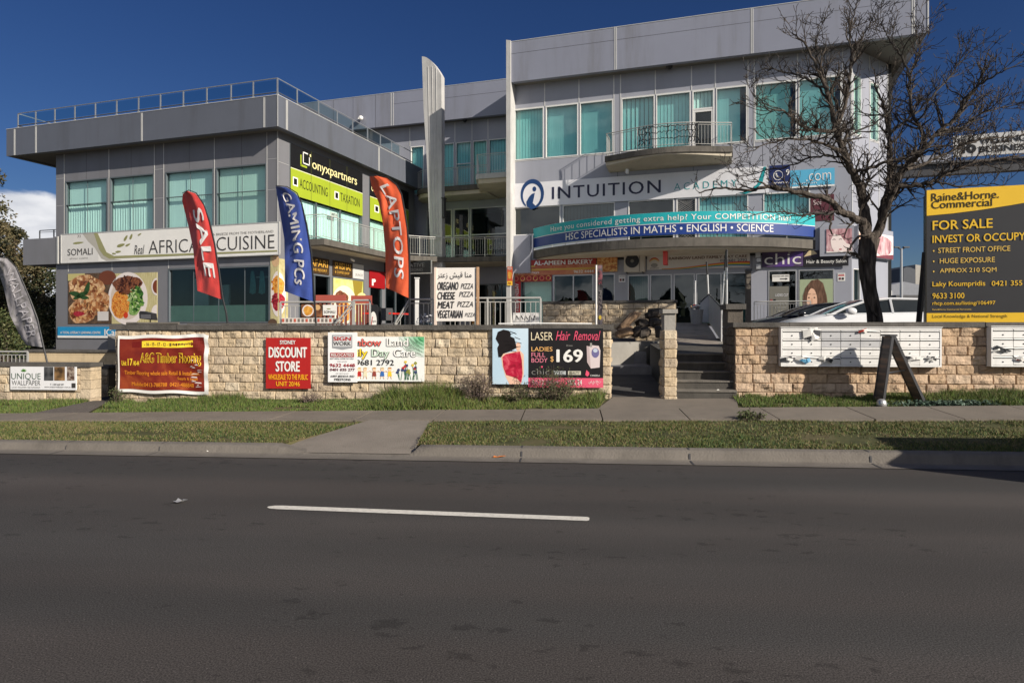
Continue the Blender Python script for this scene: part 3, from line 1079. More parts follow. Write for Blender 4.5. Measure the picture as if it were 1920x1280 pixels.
# right wall with the letterboxes
t = thing('stone_wall', 'tan split stone wall behind the banks of white letterboxes', 'wall', FW, (5, CW, 0.3))
mb = MB()
block_face(mb, M, sRL, 10.5, lambda x: z_wall(x) - 0.05, ZTR - 0.08, bl=(0.30, 0.46), seed=31)
part('stonework', mb, M_STONE_R, t)
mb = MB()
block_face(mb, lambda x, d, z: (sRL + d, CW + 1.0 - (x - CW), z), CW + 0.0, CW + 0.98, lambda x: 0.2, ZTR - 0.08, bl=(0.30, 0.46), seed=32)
part('side_stonework', mb, [mat('shaded_stained_stone', (0.10, 0.085, 0.07), rough=0.9, var=0.4, scale=5, bump=0.6)] * 6, t)  # staining and the shade on this return, both put into the stone colour
mb = MB(); mb.box(sRL + 0.012, 10.5, CW + 0.012, CW + 0.34, 0.0, ZTR - 0.082)
mb.box(sRL + 0.012, sRL + 0.3, CW + 0.34, CW + 1.0, 0.0, ZTR - 0.082)
part('wall_core', mb, M_MORT, t)
mb = MB(); capstones(mb, front(CW), sRL - 0.05, 10.5, ZTR - 0.08, ZTR + 0.012, -0.06, 0.40, 4)
part('coping', mb, M_CAP, t)
# stone pillar between the ramp and the steps
pl, pr = FW.s(CW - 0.25, 1245), FW.s(CW - 0.25, 1268)
cP = CW - 0.25
t = thing('stone_pillar', 'slender split stone pillar between the dark ramp opening and the concrete steps', 'pillar', FW, ((pl + pr) / 2, cP, 0.3))
mb = MB()
block_face(mb, front(cP), pl, pr, lambda x: 0.28, 1.66, bl=(0.5, 0.6), seed=41, nx=6)
block_face(mb, lambda x, d, z: (pl + d, cP + 0.5 - (x - cP), z), cP, cP + 0.48, lambda x: 0.2, 1.66, seed=42)
block_face(mb, lambda x, d, z: (pr - d, x, z), cP, cP + 0.48, lambda x: 0.2, 1.66, seed=43)
part('stonework', mb, M_STONE, t)
mb = MB(); mb.box(pl + 0.012, pr - 0.012, cP + 0.012, cP + 0.48, 0.1, 1.66)
part('wall_core', mb, M_MORT, t)
mb = MB(); mb.box(pl + 0.01, pr - 0.01, cP + 0.02, cP + 0.45, 1.66, 1.98)
part('pier_block', mb, M_CONC, t)
mb = MB(); mb.box(pl - 0.025, pr + 0.025, cP - 0.02, cP + 0.5, 1.98, 2.06)
part('coping', mb, M_CONC, t)
# dark pillar right of the steps
dl, dr = FW.s(14.0, 1362), FW.s(14.0, 1393)
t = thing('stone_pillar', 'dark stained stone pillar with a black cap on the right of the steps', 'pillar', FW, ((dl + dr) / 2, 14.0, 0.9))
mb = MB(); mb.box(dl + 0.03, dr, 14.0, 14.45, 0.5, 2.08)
part('shaft', mb, mat('shaded_stained_stone', (0.10, 0.085, 0.07), rough=0.9, var=0.4, scale=5, bump=0.6), t)  # the pillar's shadow is put into its stone colour
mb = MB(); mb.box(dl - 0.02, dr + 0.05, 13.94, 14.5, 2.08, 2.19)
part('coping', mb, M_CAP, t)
# low far-left wall and its pier
sL1 = FW.s(CW, 152); sL2 = FW.s(CW, 171)
t = thing('stone_wall', 'low stone garden wall with the wallpaper sign at the far left', 'wall', FW, (-10.5, CW, 0.1))
mb = MB()
zt = 0.97
block_face(mb, M, -15, sL1, lambda x: 0.0, zt - 0.08, seed=51, light=True)
part('stonework', mb, M_STONE, t)
mb = MB(); mb.box(-15, sL1, CW + 0.012, CW + 0.3, -0.1, zt - 0.081)
part('wall_core', mb, M_MORT, t)
mb = MB(); capstones(mb, front(CW), -15, sL2 + 0.02, zt - 0.08, zt, -0.05, 0.35, 6)
part('coping', mb, M_CAP, t)
mb = MB()
rr = random.Random(9)
zz = 0.05
while zz < zt - 0.1:
    zn = min(zt - 0.083, zz + 0.19)
    mb.box(sL1 + 0.002, sL2, CW - 0.02 + rr.uniform(-.006, .006), CW + 0.3, zz + 0.004, zn - 0.003, mi=rr.randrange(6)); zz += 0.19
part('pier', mb, M_STONE, t)
sL3 = FW.s(14.6, 203)
t = thing('stone_wall', 'short stone return wall behind the pier beside the side path', 'wall', FW, (sL2, 14.4, 0.1))
mb = MB()
block_face(mb, front(14.3), FW.s(14.3, 166), FW.s(14.3, 203), lambda x: 0.0, 0.80, seed=55, light=True)
part('stonework', mb, M_STONE, t)
mb = MB(); mb.box(FW.s(14.3, 166), FW.s(14.3, 203), 14.312, 14.6, -0.1, 0.80)
part('wall_core', mb, M_MORT, t)
mb = MB(); capstones(mb, front(14.3), FW.s(14.3, 160), FW.s(14.3, 207), 0.80, 0.865, -0.05, 0.33, 7)
part('coping', mb, M_CAP, t)
# smooth tan block wall behind
M_TAN = mat('tan_block', (0.52, 0.41, 0.26), rough=0.9, var=0.10, scale=2, bump=0.3, dirt=(0.3, 0.24, 0.16), dirt_amt=0.4)
t = thing('block_wall', 'smooth tan concrete block wall behind the low wall, under the dark pines', 'wall', FW, (FW.s(19, 130), 19, 0.2))
mb = MB(); xa, xb = FW.s(19, 50), FW.s(19, 235)
z = 0.1; row = 0
while z < 0.98:
    x = xa - (0.2 if row % 2 else 0)
    while x < xb:
        mb.box(max(xa, x) + 0.004, min(xb, x + 0.39) - 0.004, 19.0, 19.25, z + 0.004, min(0.98, z + 0.2)); x += 0.39
    z += 0.2; row += 1
part('blockwork', mb, M_TAN, t)
mb = MB(); mb.box(xa, xb, 19.006, 19.24, 0.0, 0.979)
part('wall_core', mb, M_MORT, t)
mb = MB(); capstones(mb, front(19.0), xa - 0.05, xb, 0.98, 1.05, -0.05, 0.3, 8)
part('coping', mb, M_CAP, t)
# raised planter wall before the bakery
cK = 18.9
kl, kr = FB.s(cK, 1017), FB.s(cK, 1266)
t = thing('stone_wall', 'stone planter wall up on the terrace in front of the bakery doors', 'wall', FB, ((kl + kr) / 2, cK, 1.2))
mb = MB()
zt = FB.z(cK, 1140, 563.5)
block_face(mb, front(cK), kl, kr, lambda x: 1.0, zt - 0.07, bl=(0.3, 0.42), seed=61)
part('stonework', mb, M_STONE, t)
mb = MB(); mb.box(kl, kr, cK + 0.012, cK + 0.3, 0.6, zt - 0.071)
part('wall_core', mb, M_MORT, t)
mb = MB(); capstones(mb, front(cK), kl - 0.02, kr + 0.04, zt - 0.07, zt, -0.05, 0.34, 9)
part('coping', mb, M_CAP, t)

# ================================================================ steps, ramp and entry passage
st0, st1 = FW.s(13.0, 1267), FW.s(13.0, 1381)
M_STEP = mat('shaded_stained_step', (0.07, 0.064, 0.056), rough=0.9, var=0.3, scale=3, bump=0.5, dirt=(0.03, 0.028, 0.026), dirt_amt=0.8)  # dirty concrete, darkened further to carry the shade on the steps
M_TREAD = mat('lit_step_tread', (0.15, 0.136, 0.118), rough=0.9, var=0.3, scale=3, bump=0.5, dirt=(0.07, 0.065, 0.06), dirt_amt=0.6)  # paler than the risers: light caught by the treads, put into the colour
M_PASS = mat('shaded_passage_asphalt', (0.055, 0.053, 0.052), rough=0.9, var=0.3, scale=3, bump=0.5)  # darker than the path asphalt: the passage's shade is in the colour
t = thing('entry_steps', 'worn concrete entry steps rising between the pillar and the right stone wall', 'steps', FW, (st0, 12.95, 0.35))
z0s, cs = 0.36, 12.98
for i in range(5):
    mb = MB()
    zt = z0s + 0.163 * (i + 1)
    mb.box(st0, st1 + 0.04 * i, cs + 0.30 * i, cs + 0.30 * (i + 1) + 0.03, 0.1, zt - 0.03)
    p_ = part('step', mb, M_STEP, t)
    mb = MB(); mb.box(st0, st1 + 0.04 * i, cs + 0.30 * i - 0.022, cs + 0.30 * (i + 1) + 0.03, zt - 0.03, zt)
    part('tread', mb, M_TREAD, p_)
zt = z0s + 0.163 * 5
mb = MB()
mb.grid([[(st0, cs + 1.5, zt - 0.002), (st1 + 0.4, cs + 1.5, zt - 0.002)], [(st0, 17.1, zt + 0.13), (st1 + 0.8, 17.1, zt + 0.13)]])
structure('steps_landing', FW, mb, M_STEP)
mb = MB()
for i in range(16):
    c0, c1 = 17.1 + 0.32 * i, 17.1 + 0.32 * (i + 1) - 0.012
    f = lambda c: zt + 0.13 + (c - 17.1) / 5.1 * 0.57
    l = lambda c: FW.s(c, 1262) - 0.1
    r_ = lambda c: FW.s(c, 1349 - (c - 17.1) / 5.1 * 25)
    mb.face([(l(c0), c0, f(c0)), (r_(c0), c0, f(c0)), (r_(c1), c1, f(c1)), (l(c1), c1, f(c1))])
structure('entry_ramp', FW, mb, mat('ramp_paving', (0.27, 0.235, 0.20), rough=0.9, var=0.25, scale=3, bump=0.5, dirt=(0.12, 0.10, 0.08), dirt_amt=0.6))
mb = MB()
mb.slab([(st0, 17.05), (FW.s(20, 1420), 17.05), (FW.s(22.2, 1430), 22.2), (FW.s(28, 1440), 27.5), (-1, 27.5), (FW.s(22.2, 1262), 22.2)], 0.2, zt + 0.12, z0f=None)
structure('ramp_base', FW, mb, M_PAVE)
mb = MB()
mb.face([(FW.s(22.1, 1240), 22.1, 1.86), (FW.s(22.1, 1440), 22.1, 1.86), (FW.s(28, 1440), 28.2, 1.80), (FW.s(28, 1100), 28.2, 1.80), ])
structure('shop_forecourt', FW, mb, M_PAVE)
# passage
a0, a1 = sWR - 0.2, pl + 0.05
mb = MB()
mb.grid([[(a0, c, z), (a1 + 0.1, c, z)] for c, z in ((13.2, 0.345), (14.2, 0.42), (16.1, 0.60))])
structure('passage_floor', FW, mb, M_PASS)
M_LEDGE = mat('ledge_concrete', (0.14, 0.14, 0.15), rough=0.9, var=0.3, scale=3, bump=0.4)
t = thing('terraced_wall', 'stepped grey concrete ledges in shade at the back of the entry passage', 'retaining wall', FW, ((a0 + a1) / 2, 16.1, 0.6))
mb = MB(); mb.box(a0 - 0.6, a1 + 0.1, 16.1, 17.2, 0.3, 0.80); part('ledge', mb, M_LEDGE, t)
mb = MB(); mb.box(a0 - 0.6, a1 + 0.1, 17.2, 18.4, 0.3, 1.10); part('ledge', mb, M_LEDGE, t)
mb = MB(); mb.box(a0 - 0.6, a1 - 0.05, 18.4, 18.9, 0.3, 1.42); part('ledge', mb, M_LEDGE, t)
M_ROCK = ramp_mat('rock', [(0.3, (0.07, 0.055, 0.045)), (0.5, (0.20, 0.13, 0.08)), (0.7, (0.36, 0.24, 0.14))], scale=1.6, rough=0.9, bump=0.7)
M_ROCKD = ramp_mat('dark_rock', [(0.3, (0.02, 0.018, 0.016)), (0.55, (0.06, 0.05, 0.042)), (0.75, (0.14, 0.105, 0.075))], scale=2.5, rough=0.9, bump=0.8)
def rock(label, px, py, Y, sx, sy, sz, seed, tilt=0.0, m=None):
    rr = random.Random(seed)
    s, c, z = FW.at(px, py, Y)
    mb = MB(); rows = []
    nu, nv = 18, 11
    for i in range(nv + 1):
        th = math.pi * i / nv
        r_ = []
        for j in range(nu + 1):
            ph = 2 * math.pi * (j % nu) / nu
            d = Vector((math.sin(th) * math.cos(ph), math.sin(th) * math.sin(ph), -math.cos(th)))
            k = 1 + 0.35 * mnoise.noise(d * 1.3 + Vector((seed, 0, 0))) + 0.12 * mnoise.noise(d * 3.5 + Vector((0, seed, 0)))
            q = Vector((math.copysign(abs(d.x) ** 0.7, d.x) * sx * k, math.copysign(abs(d.y) ** 0.7, d.y) * sy * k, math.copysign(abs(d.z) ** 0.7, d.z) * sz * k))
            q = Vector((q.x * math.cos(tilt) - q.z * math.sin(tilt), q.y, q.x * math.sin(tilt) + q.z * math.cos(tilt)))
            r_.append((s + q.x, c + q.y, z + q.z))
        rows.append(r_)
    mb.grid(rows)
    single('boulder', label, 'rock', FW, mb, m or M_ROCK, group='rocks of the retaining bank')
rock('long slanting orange boulder leaning against the terrace stone wall', 1178, 602, 17.6, 0.36, 0.2, 0.11, 3, 0.75)
rock('orange brown boulder below the slanting one in the passage bank', 1172, 622, 17.4, 0.24, 0.22, 0.12, 5, 0.2)
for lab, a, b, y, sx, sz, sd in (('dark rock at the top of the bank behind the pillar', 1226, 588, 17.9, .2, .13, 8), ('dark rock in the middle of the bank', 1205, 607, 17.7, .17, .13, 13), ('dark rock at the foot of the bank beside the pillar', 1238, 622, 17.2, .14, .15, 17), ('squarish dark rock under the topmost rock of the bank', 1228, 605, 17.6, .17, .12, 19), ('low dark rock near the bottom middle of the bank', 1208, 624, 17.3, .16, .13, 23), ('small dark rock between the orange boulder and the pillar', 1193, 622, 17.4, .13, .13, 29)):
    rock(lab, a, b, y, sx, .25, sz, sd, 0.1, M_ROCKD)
# ================================================================ left office block
cL = 22.75
sC = FB.s(cL, 521)            # right front corner
sW = FB.s(cL, 105)            # left end
cLe = 35.0                    # the block runs back to here
ZS, ZP0, ZP1 = 9.62, 9.58, 10.80
OB = thing('office_building', 'charcoal clad office block with teal windows and a glass roof railing at the left', 'building', FB, (sC - 5, cL, 0.5))
Mf = front(cL)
Ms = side(sC)
# openings
WX = [(122.5, 202), (206, 289), (310, 400.5), (405, 500)]
WX = [(FB.s(cL, a), FB.s(cL, b)) for a, b in WX]
op = [(a, b, 5.93, 8.37) for a, b in WX]
gA, gB = FB.s(cL, 316), FB.s(cL, 506)
op.append((gA, gB, 1.92, 4.24))
mb = MB()
facade(mb, Mf, sW, sC, 0.3, ZS, op)
part('front_wall', mb, M_LGREY, OB)
# side wall
W1 = (FB.c(sC, 543), FB.c(sC, 679))
W2 = (FB.c(sC, 692), 34.2)
sop = [(*W1, 5.47, 9.36), (*W2, 5.47, 9.36)]
S1 = (FB.c(sC, 560), FB.c(sC, 619), 2.0, 4.05)
S2 = (FB.c(sC, 622), FB.c(sC, 682), 2.0, 4.05)
S3 = (FB.c(sC, 693), FB.c(sC, 716), 1.4, 4.0)
S4 = (FB.c(sC, 722), 34.0, 1.4, 4.0)
sop += [S1, S2, S3, S4]
mb = MB()
facade(mb, Ms, cL, cLe, 0.3, ZS, sop)
part('side_wall', mb, M_LGREY, OB)
mb = MB()
mb.face([(sW, cL, 0.3), (sW, cLe, 0.3), (sW, cLe, ZS), (sW, cL, ZS)])
part('end_wall', mb, M_LGREY, OB)
# parapet box, soffit and roof
cPp = cL - 0.64
pL, pR = FB.s(cPp, 12), sC + 0.49
mb = MB()
mb.box(pL, pR, cPp, cPp + 0.25, ZP0, ZP1)
mb.box(pR - 0.25, pR, cPp + 0.25, cLe, ZP0, ZP1)
mb.box(pL, pL + 0.25, cPp + 0.25, cLe, ZP0, ZP1)
part('parapet', mb, M_LPAR, OB)
mb = MB()
mb.box(pL + 0.25, pR - 0.25, cPp + 0.25, cLe, ZP0 + 0.04, ZP0 + 0.4)
part('soffit', mb, M_SOFFIT, OB)
mb = MB()
mb.box(pL + 0.26, pR - 0.26, cPp + 0.26, cLe, ZP0 + 0.42, ZP1 - 0.25)
part('roof_deck', mb, M_PAVE, OB)
# cover strips: parapet joints and metal cap
mb = MB()
for px in (27, 67, 265.5, 495):
    s = FB.s(cPp, px)
    mb.box(s - 0.03, s + 0.005, cPp - 0.012, cPp, ZP0 + 0.01, ZP1 - 0.03)
    mb.box(s + 0.025, s + 0.05, cPp - 0.012, cPp, ZP0 + 0.01, ZP1 - 0.03)
for px in (537, 710):
    c = FB.c(pR, px)
    mb.box(pR, pR + 0.012, c - 0.03, c + 0.01, ZP0 + 0.01, ZP1 - 0.03)
    mb.box(pR, pR + 0.012, c + 0.04, c + 0.08, ZP0 + 0.01, ZP1 - 0.03)
mb.box(pL - 0.01, pR + 0.01, cPp - 0.015, cPp + 0.27, ZP1, ZP1 + 0.025)
mb.box(pR - 0.27, pR + 0.01, cPp + 0.27, cLe, ZP1, ZP1 + 0.025)
mb.box(pR - 0.03, pR + 0.012, cPp - 0.016, cPp - 0.001, ZP0, ZP1)
part('cover_strips', mb, M_STRIP, OB)
# joints in the wall cladding, drawn as thin metal beads
mb = MB()
for px in (120.5, 204.3, 289.5, 307, 402, 500.5):
    s = FB.s(cL, px)
    mb.box(s - 0.012, s + 0.012, cL - 0.012, cL, 5.75, ZS - 0.01)
for z in (8.52, 7.28, 5.78):
    for a, b in ((105, 121), (290, 307), (501, 520)):
        mb.box(FB.s(cL, a) + 0.02, FB.s(cL, b) - 0.02, cL - 0.004, cL, z - 0.006, z + 0.006)
for px in (128, 210, 316):
    s = FB.s(cL, px)
    mb.box(s - 0.01, s + 0.01, cL - 0.010, cL, 4.25, 4.68)
for px in (521.5,):
    mb.box(sC - 0.03, sC + 0.012, cL - 0.014, cL, 5.9, ZS - 0.01)
for z in (8.4, 7.3):
    mb.box(sC, sC + 0.006, cL + 0.03, W1[0] - 0.02, z - 0.006, z + 0.006)
part('wall_beads', mb, M_STRIP, OB)
mb = MB()
for k, px in enumerate((162, 246, 355, 453)):
    s = FB.s(cL, px)
    mb.box(s - 0.006, s + 0.006, cL - 0.003, cL, 8.39, ZS - 0.01)
part('wall_joints', mb, M_JOINT, OB)
# windows
zt = 7.28
for i, (a, b) in enumerate(WX):
    m = (a + b) / 2
    w = window(OB, Mf, a + 0.01, b - 0.01, 5.94, 8.36, (m,), (zt,), M_FRAME_D, 0.042, mw=0.008, blind=M_BLIND, bz=(zt, 8.33) if i < 2 else (5.96, 8.33), ang=5, bgap=0.16 if i in (0,) else 0.03, pitch=0.115, width=0.12)
    if i < 2:
        bl = MB(); x = a + 0.06; r5 = random.Random(i)
        while x < b - (0.3 if i == 0 else 0.1):
            an = R(26 + r5.uniform(-5, 5)); hw = 0.062
            bl.face([Mf(x - hw * math.cos(an), 0.2 - hw * math.sin(an), 5.97), Mf(x + hw * math.cos(an), 0.2 + hw * math.sin(an), 5.97), Mf(x + hw * math.cos(an), 0.2 + hw * math.sin(an), zt - 0.03), Mf(x - hw * math.cos(an), 0.2 - hw * math.sin(an), zt - 0.03)])
            x += 0.145
        part('blind', bl, M_BLIND, w)
wg = window(OB, Mf, gA, gB, 1.92, 4.23, (FB.s(cL, 361), FB.s(cL, 408), FB.s(cL, 457)), (), M_FRAME_D, 0.05, gm=G_DARK, mw=0.014)
mb = MB()
mb.face([Mf(gA + .06, 0.064, 1.98), Mf(gB - .06, 0.064, 1.98), Mf(gB - .06, 0.064, 2.65), Mf(gA + .06, 0.064, 2.65)])
part('frosted_band', mb, mat('frosted_film', (0.055, 0.115, 0.10), rough=0.35), wg)
# upper side windows
for (a, b) in (W1, W2):
    n = 3 if b - a > 5 else 2
    xs = [a + (b - a) * (i + 1) / n for i in range(n - 1)]
    w = window(OB, Ms, a, b, 5.48, 9.35, xs, (), M_FRAME_D, 0.05, blind=M_BLIND, bz=(5.5, 7.2), ang=4)
for (a, b, c, d) in (S1, S2, S3, S4):
    window(OB, Ms, a, b, c, d, [(a + b) / 2] if b - a > 1.6 else [], (), M_FRAME_D, 0.05, gm=G_DARK)
# interior
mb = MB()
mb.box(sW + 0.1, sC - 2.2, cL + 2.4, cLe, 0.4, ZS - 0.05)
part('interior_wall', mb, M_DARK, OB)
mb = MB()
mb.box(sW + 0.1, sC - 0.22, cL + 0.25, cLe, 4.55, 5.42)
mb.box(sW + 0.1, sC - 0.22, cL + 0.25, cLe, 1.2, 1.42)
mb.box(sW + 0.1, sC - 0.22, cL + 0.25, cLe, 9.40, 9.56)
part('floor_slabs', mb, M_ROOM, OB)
mb = MB()
mb.box(gA - 0.6, gA - 0.5, cL + 0.2, cL + 2.4, 1.42, 4.55)
mb.box(FB.s(cL, 345), FB.s(cL, 345) + 1.1, cL + 1.4, cL + 1.5, 1.42, 3.6)
mb.box(FB.s(cL, 337), FB.s(cL, 366), cL + 0.75, cL + 0.8, 1.42, 3.85)
part('partition', mb, M_WHITE, OB)
mb = MB(); mb.box(FB.s(cL, 440), FB.s(cL, 470), cL + 1.3, cL + 1.36, 3.85, 3.92)
part('ceiling_tube_light', mb, M_WHITE, OB)
# sign band ledge on the left end with its own rail
mb = MB()
e0, e1 = FB.s(cL, 48), sW
mb.box(e0, e1, cL - 0.12, cL + 3.0, 4.62, 5.82)
mb.box(sW, sC + 0.12, cL - 0.12, cL, 4.62, 5.86)
part('sign_band', mb, M_LGREY, OB)
mb = MB()
rl, bl, ps = MB(), MB(), []
rail_run(rl, bl, ps, [(e0 + 0.1, cL + 0.6), (e1, cL + 0.6)], 5.82, 0.5, 0.4, 0.8, 0.02)
o = part('ledge_rail', rl, M_DKRAIL, OB)
for q in ps: part('post', q, M_DKRAIL, o)
mb = MB(); mb.box(FB.s(cL, 114) - 0.05, FB.s(cL, 114) + 0.03, cL - 0.16, cL - 0.12, 4.62, 5.86); part('band_trim', mb, M_STRIP, OB)
# side balcony with its baluster railing, curving across to the middle block
ZB0, ZB1 = 5.17, 5.43
path = [(sC, 24.13), (-16.1, 24.13), (-16.1, 30.4), (-15.75, 31.0), (-15.2, 31.6), (-14.6, 32.15), (-14.0, 32.55), (-10.5, 33.05)]
mb = MB()
mb.slab(path + [(-10.5, 35.6), (sC, 35.6)], ZB0, ZB1)
bal = part('balcony_slab', mb, M_SLAB, OB)
mb = MB()
ins = [(sC, 24.35), (-16.35, 24.35), (-16.35, 30.3), (-15.95, 31.1), (-15.4, 31.75), (-14.75, 32.35), (-14.1, 32.8), (-10.5, 33.3)]
mb.slab(ins + [(-10.5, 35.6), (sC, 35.6)], ZB0 - 0.03, ZB0 - 0.004)
part('soffit_panel', mb, M_SOFFIT_C, bal)
rl, bl, ps = MB(), MB(), []
ip = [(sC, 24.22), (-16.2, 24.22), (-16.2, 30.35), (-15.85, 31.05), (-15.3, 31.68), (-14.68, 32.24), (-14.05, 32.66), (-10.5, 33.15)]
rail_run(rl, bl, ps, ip, ZB1, 1.02, 0.125, 1.7)
part('handrail', rl, M_GALV, bal)
part('baluster_panel', bl, M_GALV, bal)
for q in ps: part('post', q, M_GALV, bal)
# glass roof railing
rl = MB(); zr0, zr1 = ZP1 + 0.02, ZP1 + 0.72
M_RRAIL = mat('roof_rail_metal', (0.30, 0.32, 0.345), rough=0.4, metal=0.4)
cR_, sR_ = cPp + 0.14, pR - 0.13
sL_ = FB.s(cR_, 34)
corner = [(sL_, cR_ + 2.2), (sL_, cR_), (sR_, cR_), (sR_, 34.0)]
rl.tube([(a, b, zr1) for a, b in corner], 0.022, 8)
rr_ = part('roof_railing', rl, M_RRAIL, OB)
rl = MB(); rl.tube([(a, b, zr0 + 0.15) for a, b in corner], 0.024, 6); part('lower_rail', rl, M_DKRAIL, rr_)
pxs = [67, 103, 140.5, 179, 219, 260, 301, 344, 388, 433.5, 475]
posts = [(FB.s(cR_, p), cR_) for p in pxs] + [(sR_, cR_), (sL_, cR_), (sL_, cR_ + 2.1)]
posts += [(sR_, FB.c(sR_, p)) for p in (557, 597, 632, 661, 689, 713, 734, 749)]
for (a, b) in posts:
    q = MB(); q.box(a - 0.025, a + 0.025, b - 0.02, b + 0.02, zr0, zr1 - 0.02)
    q.box(a - 0.04, a + 0.04, b - 0.035, b + 0.035, zr0, zr0 + 0.10)
    part('post', q, M_RRAIL, rr_)
mb = MB()
a = [sL_] + [FB.s(cR_, p) for p in pxs] + [sR_]
for x0, x1 in zip(a, a[1:]):
    mb.face([(x0 + .04, cR_, zr0 + 0.2), (x1 - .04, cR_, zr0 + 0.2), (x1 - .04, cR_, zr1 - 0.06), (x0 + .04, cR_, zr1 - 0.06)])
a = [cR_] + [FB.c(sR_, p) for p in (557, 597, 632, 661, 689, 713, 734, 749)]
for x0, x1 in zip(a, a[1:]):
    mb.face([(sR_, x0 + .04, zr0 + 0.2), (sR_, x1 - .04, zr0 + 0.2), (sR_, x1 - .04, zr1 - 0.06), (sR_, x0 + .04, zr1 - 0.06)])
part('glass_panel', mb, glass('rail_glass', (0.55, 0.72, 0.76), 0.07, 0.9), rr_)

# ================================================================ middle block, set back
cM = 35.7
MBk = thing('office_building', 'set back silver middle block with balconies behind the tall concrete fin', 'building', FB, (-13, cM, 1.4))
Mm = front(cM)
sMl, sMr = -32.0, -10.0
ZR0, ZR1 = 13.5, 15.42
mo = []
# top floor glazing
tx = [(770, 795), (827.5, 852), (854.5, 884), (886.5, 914), (916.5, 950)]
tw = [(FB.s(cM, a), FB.s(cM, b), 9.5, 12.35) for a, b in tx]
mo += tw
fx = [(-16.9, -15.3), (-15.2, FB.s(cM, 880)), (FB.s(cM, 882), -10.2)]
fw_ = [(a, b, 5.5, 8.55) for a, b in fx]
mo += fw_
gw = [(-16.6, -14.9, 1.4, 4.2), (-14.2, -10.4, 1.4, 4.2)]
mo += gw
mb = MB()
facade(mb, Mm, sMl, sMr, 0.3, ZR0 + 0.05, mo)
part('front_wall', mb, M_RGREY, MBk)
cMp = cM - 0.6
mb = MB()
mb.box(sMl, sMr, cMp, cMp + 0.25, ZR0, ZR1)
part('parapet', mb, M_RPAR, MBk)
mb = MB(); mb.box(sMl, sMr, cMp + 0.25, cM + 12, ZR0 + 0.03, ZR0 + 0.4); part('soffit', mb, M_SOFFIT, MBk)
mb = MB()
for px in (733.5, 737.5):
    s = FB.s(cMp, px); mb.box(s - 0.03, s + 0.02, cMp - 0.012, cMp, ZR0, ZR1)
mb.box(sMl, sMr, cMp - 0.015, cMp + 0.27, ZR1, ZR1 + 0.025)
for px in (768.5, 799, 826, 853, 885, 915):
    s = FB.s(cM, px); mb.box(s - 0.02, s + 0.02, cM - 0.012, cM, 12.37, ZR0)
part('cover_strips', mb, M_STRIP, MBk)
mb = MB()
for px in (625, 662, 704):
    s = FB.s(cMp, px); mb.box(s - 0.008, s + 0.008, cMp - 0.004, cMp, ZR0, ZR1)
zj = 14.75
mb.box(FB.s(cMp, 738), sMr, cMp - 0.004, cMp, zj, zj + 0.012)
part('wall_joints', mb, M_JOINT, MBk)
for i, (a, b, c, d) in enumerate(tw):
    window(MBk, Mm, a, b, c, d, (), (12.0 - 0.9,) if i == 2 else (), M_FRAME_L, 0.05, gm=G_TEALR, blind=M_BLIND, ang=9, pitch=0.17, width=0.15)
for i, (a, b, c, d) in enumerate(fw_):
    window(MBk, Mm, a, b, c, d, ((a + b) / 2,) if i == 0 else (), (7.0,), M_ALU, 0.06, gm=G_DARK)
for (a, b, c, d) in gw:
    window(MBk, Mm, a, b, c, d, ((a + b) / 2,), (), M_FRAME_D, 0.06, gm=G_DARK)
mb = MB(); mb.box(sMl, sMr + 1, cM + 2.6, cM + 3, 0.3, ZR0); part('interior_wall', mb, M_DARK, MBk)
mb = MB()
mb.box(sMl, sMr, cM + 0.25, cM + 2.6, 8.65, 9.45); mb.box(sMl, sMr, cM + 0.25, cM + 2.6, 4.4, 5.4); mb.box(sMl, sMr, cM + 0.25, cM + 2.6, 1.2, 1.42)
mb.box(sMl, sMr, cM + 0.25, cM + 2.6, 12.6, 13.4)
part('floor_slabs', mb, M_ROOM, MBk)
# curved top balcony
Z30, Z31 = 9.18, 9.45
arc = [(-16.6 + 0.0, 35.6)]
cxx, cyy, rr0 = -15.9, 35.0, 1.15
arc = [(-17.1, 35.65)] + [(cxx - rr0 * math.cos(R(a)), cyy - rr0 * math.sin(R(a))) for a in range(0, 91, 10)] + [(-12.4, 33.75), (-12.4, 35.65)]
mb = MB(); mb.slab(arc, Z30, Z31)
bal = part('balcony_slab', mb, M_SLAB, MBk)
mb = MB(); mb.slab([(x * 0.985 - 0.22, y + 0.1) if y < 35.5 else (x, y) for x, y in arc], Z30 - 0.22, Z30 - 0.004); part('soffit_panel', mb, M_SOFFIT_C, bal)
rl, bl, ps = MB(), MB(), []
rail_run(rl, bl, ps, [(x, y + 0.06) for x, y in arc[1:-1]], Z31, 1.0, 0.13, 1.9)
part('handrail', rl, M_GALV, bal); part('baluster_panel', bl, M_GALV, bal)
for q in ps: part('post', q, M_GALV, bal)
# boxed balcony beside the right wing
b0, b1 = FB.s(31.7, 892), -10.40
cq = 31.7
mb = MB(); mb.slab([(b0, cq), (b1, cq), (b1, 35.65), (b0 - 1.3, 35.65)], 9.22, 9.48)
bal = part('balcony_slab', mb, M_FINC, MBk)
mb = MB(); mb.slab([(b0 + .1, cq + .1), (b1, cq + .1), (b1, 35.65), (b0 - 1.2, 35.65)], 9.0, 9.216)
part('soffit_panel', mb, M_SOFFIT_C, bal)
rl, bl, ps = MB(), MB(), []
rail_run(rl, bl, ps, [(b0 - 0.6, 33.7), (b0 + 0.05, cq + 0.06), (b1, cq + 0.06)], 9.48, 0.98, 0.125, 1.6)
part('handrail', rl, M_GALV, bal); part('baluster_panel', bl, M_WHITE, bal)
for q in ps: part('post', q, M_WHITE, bal)
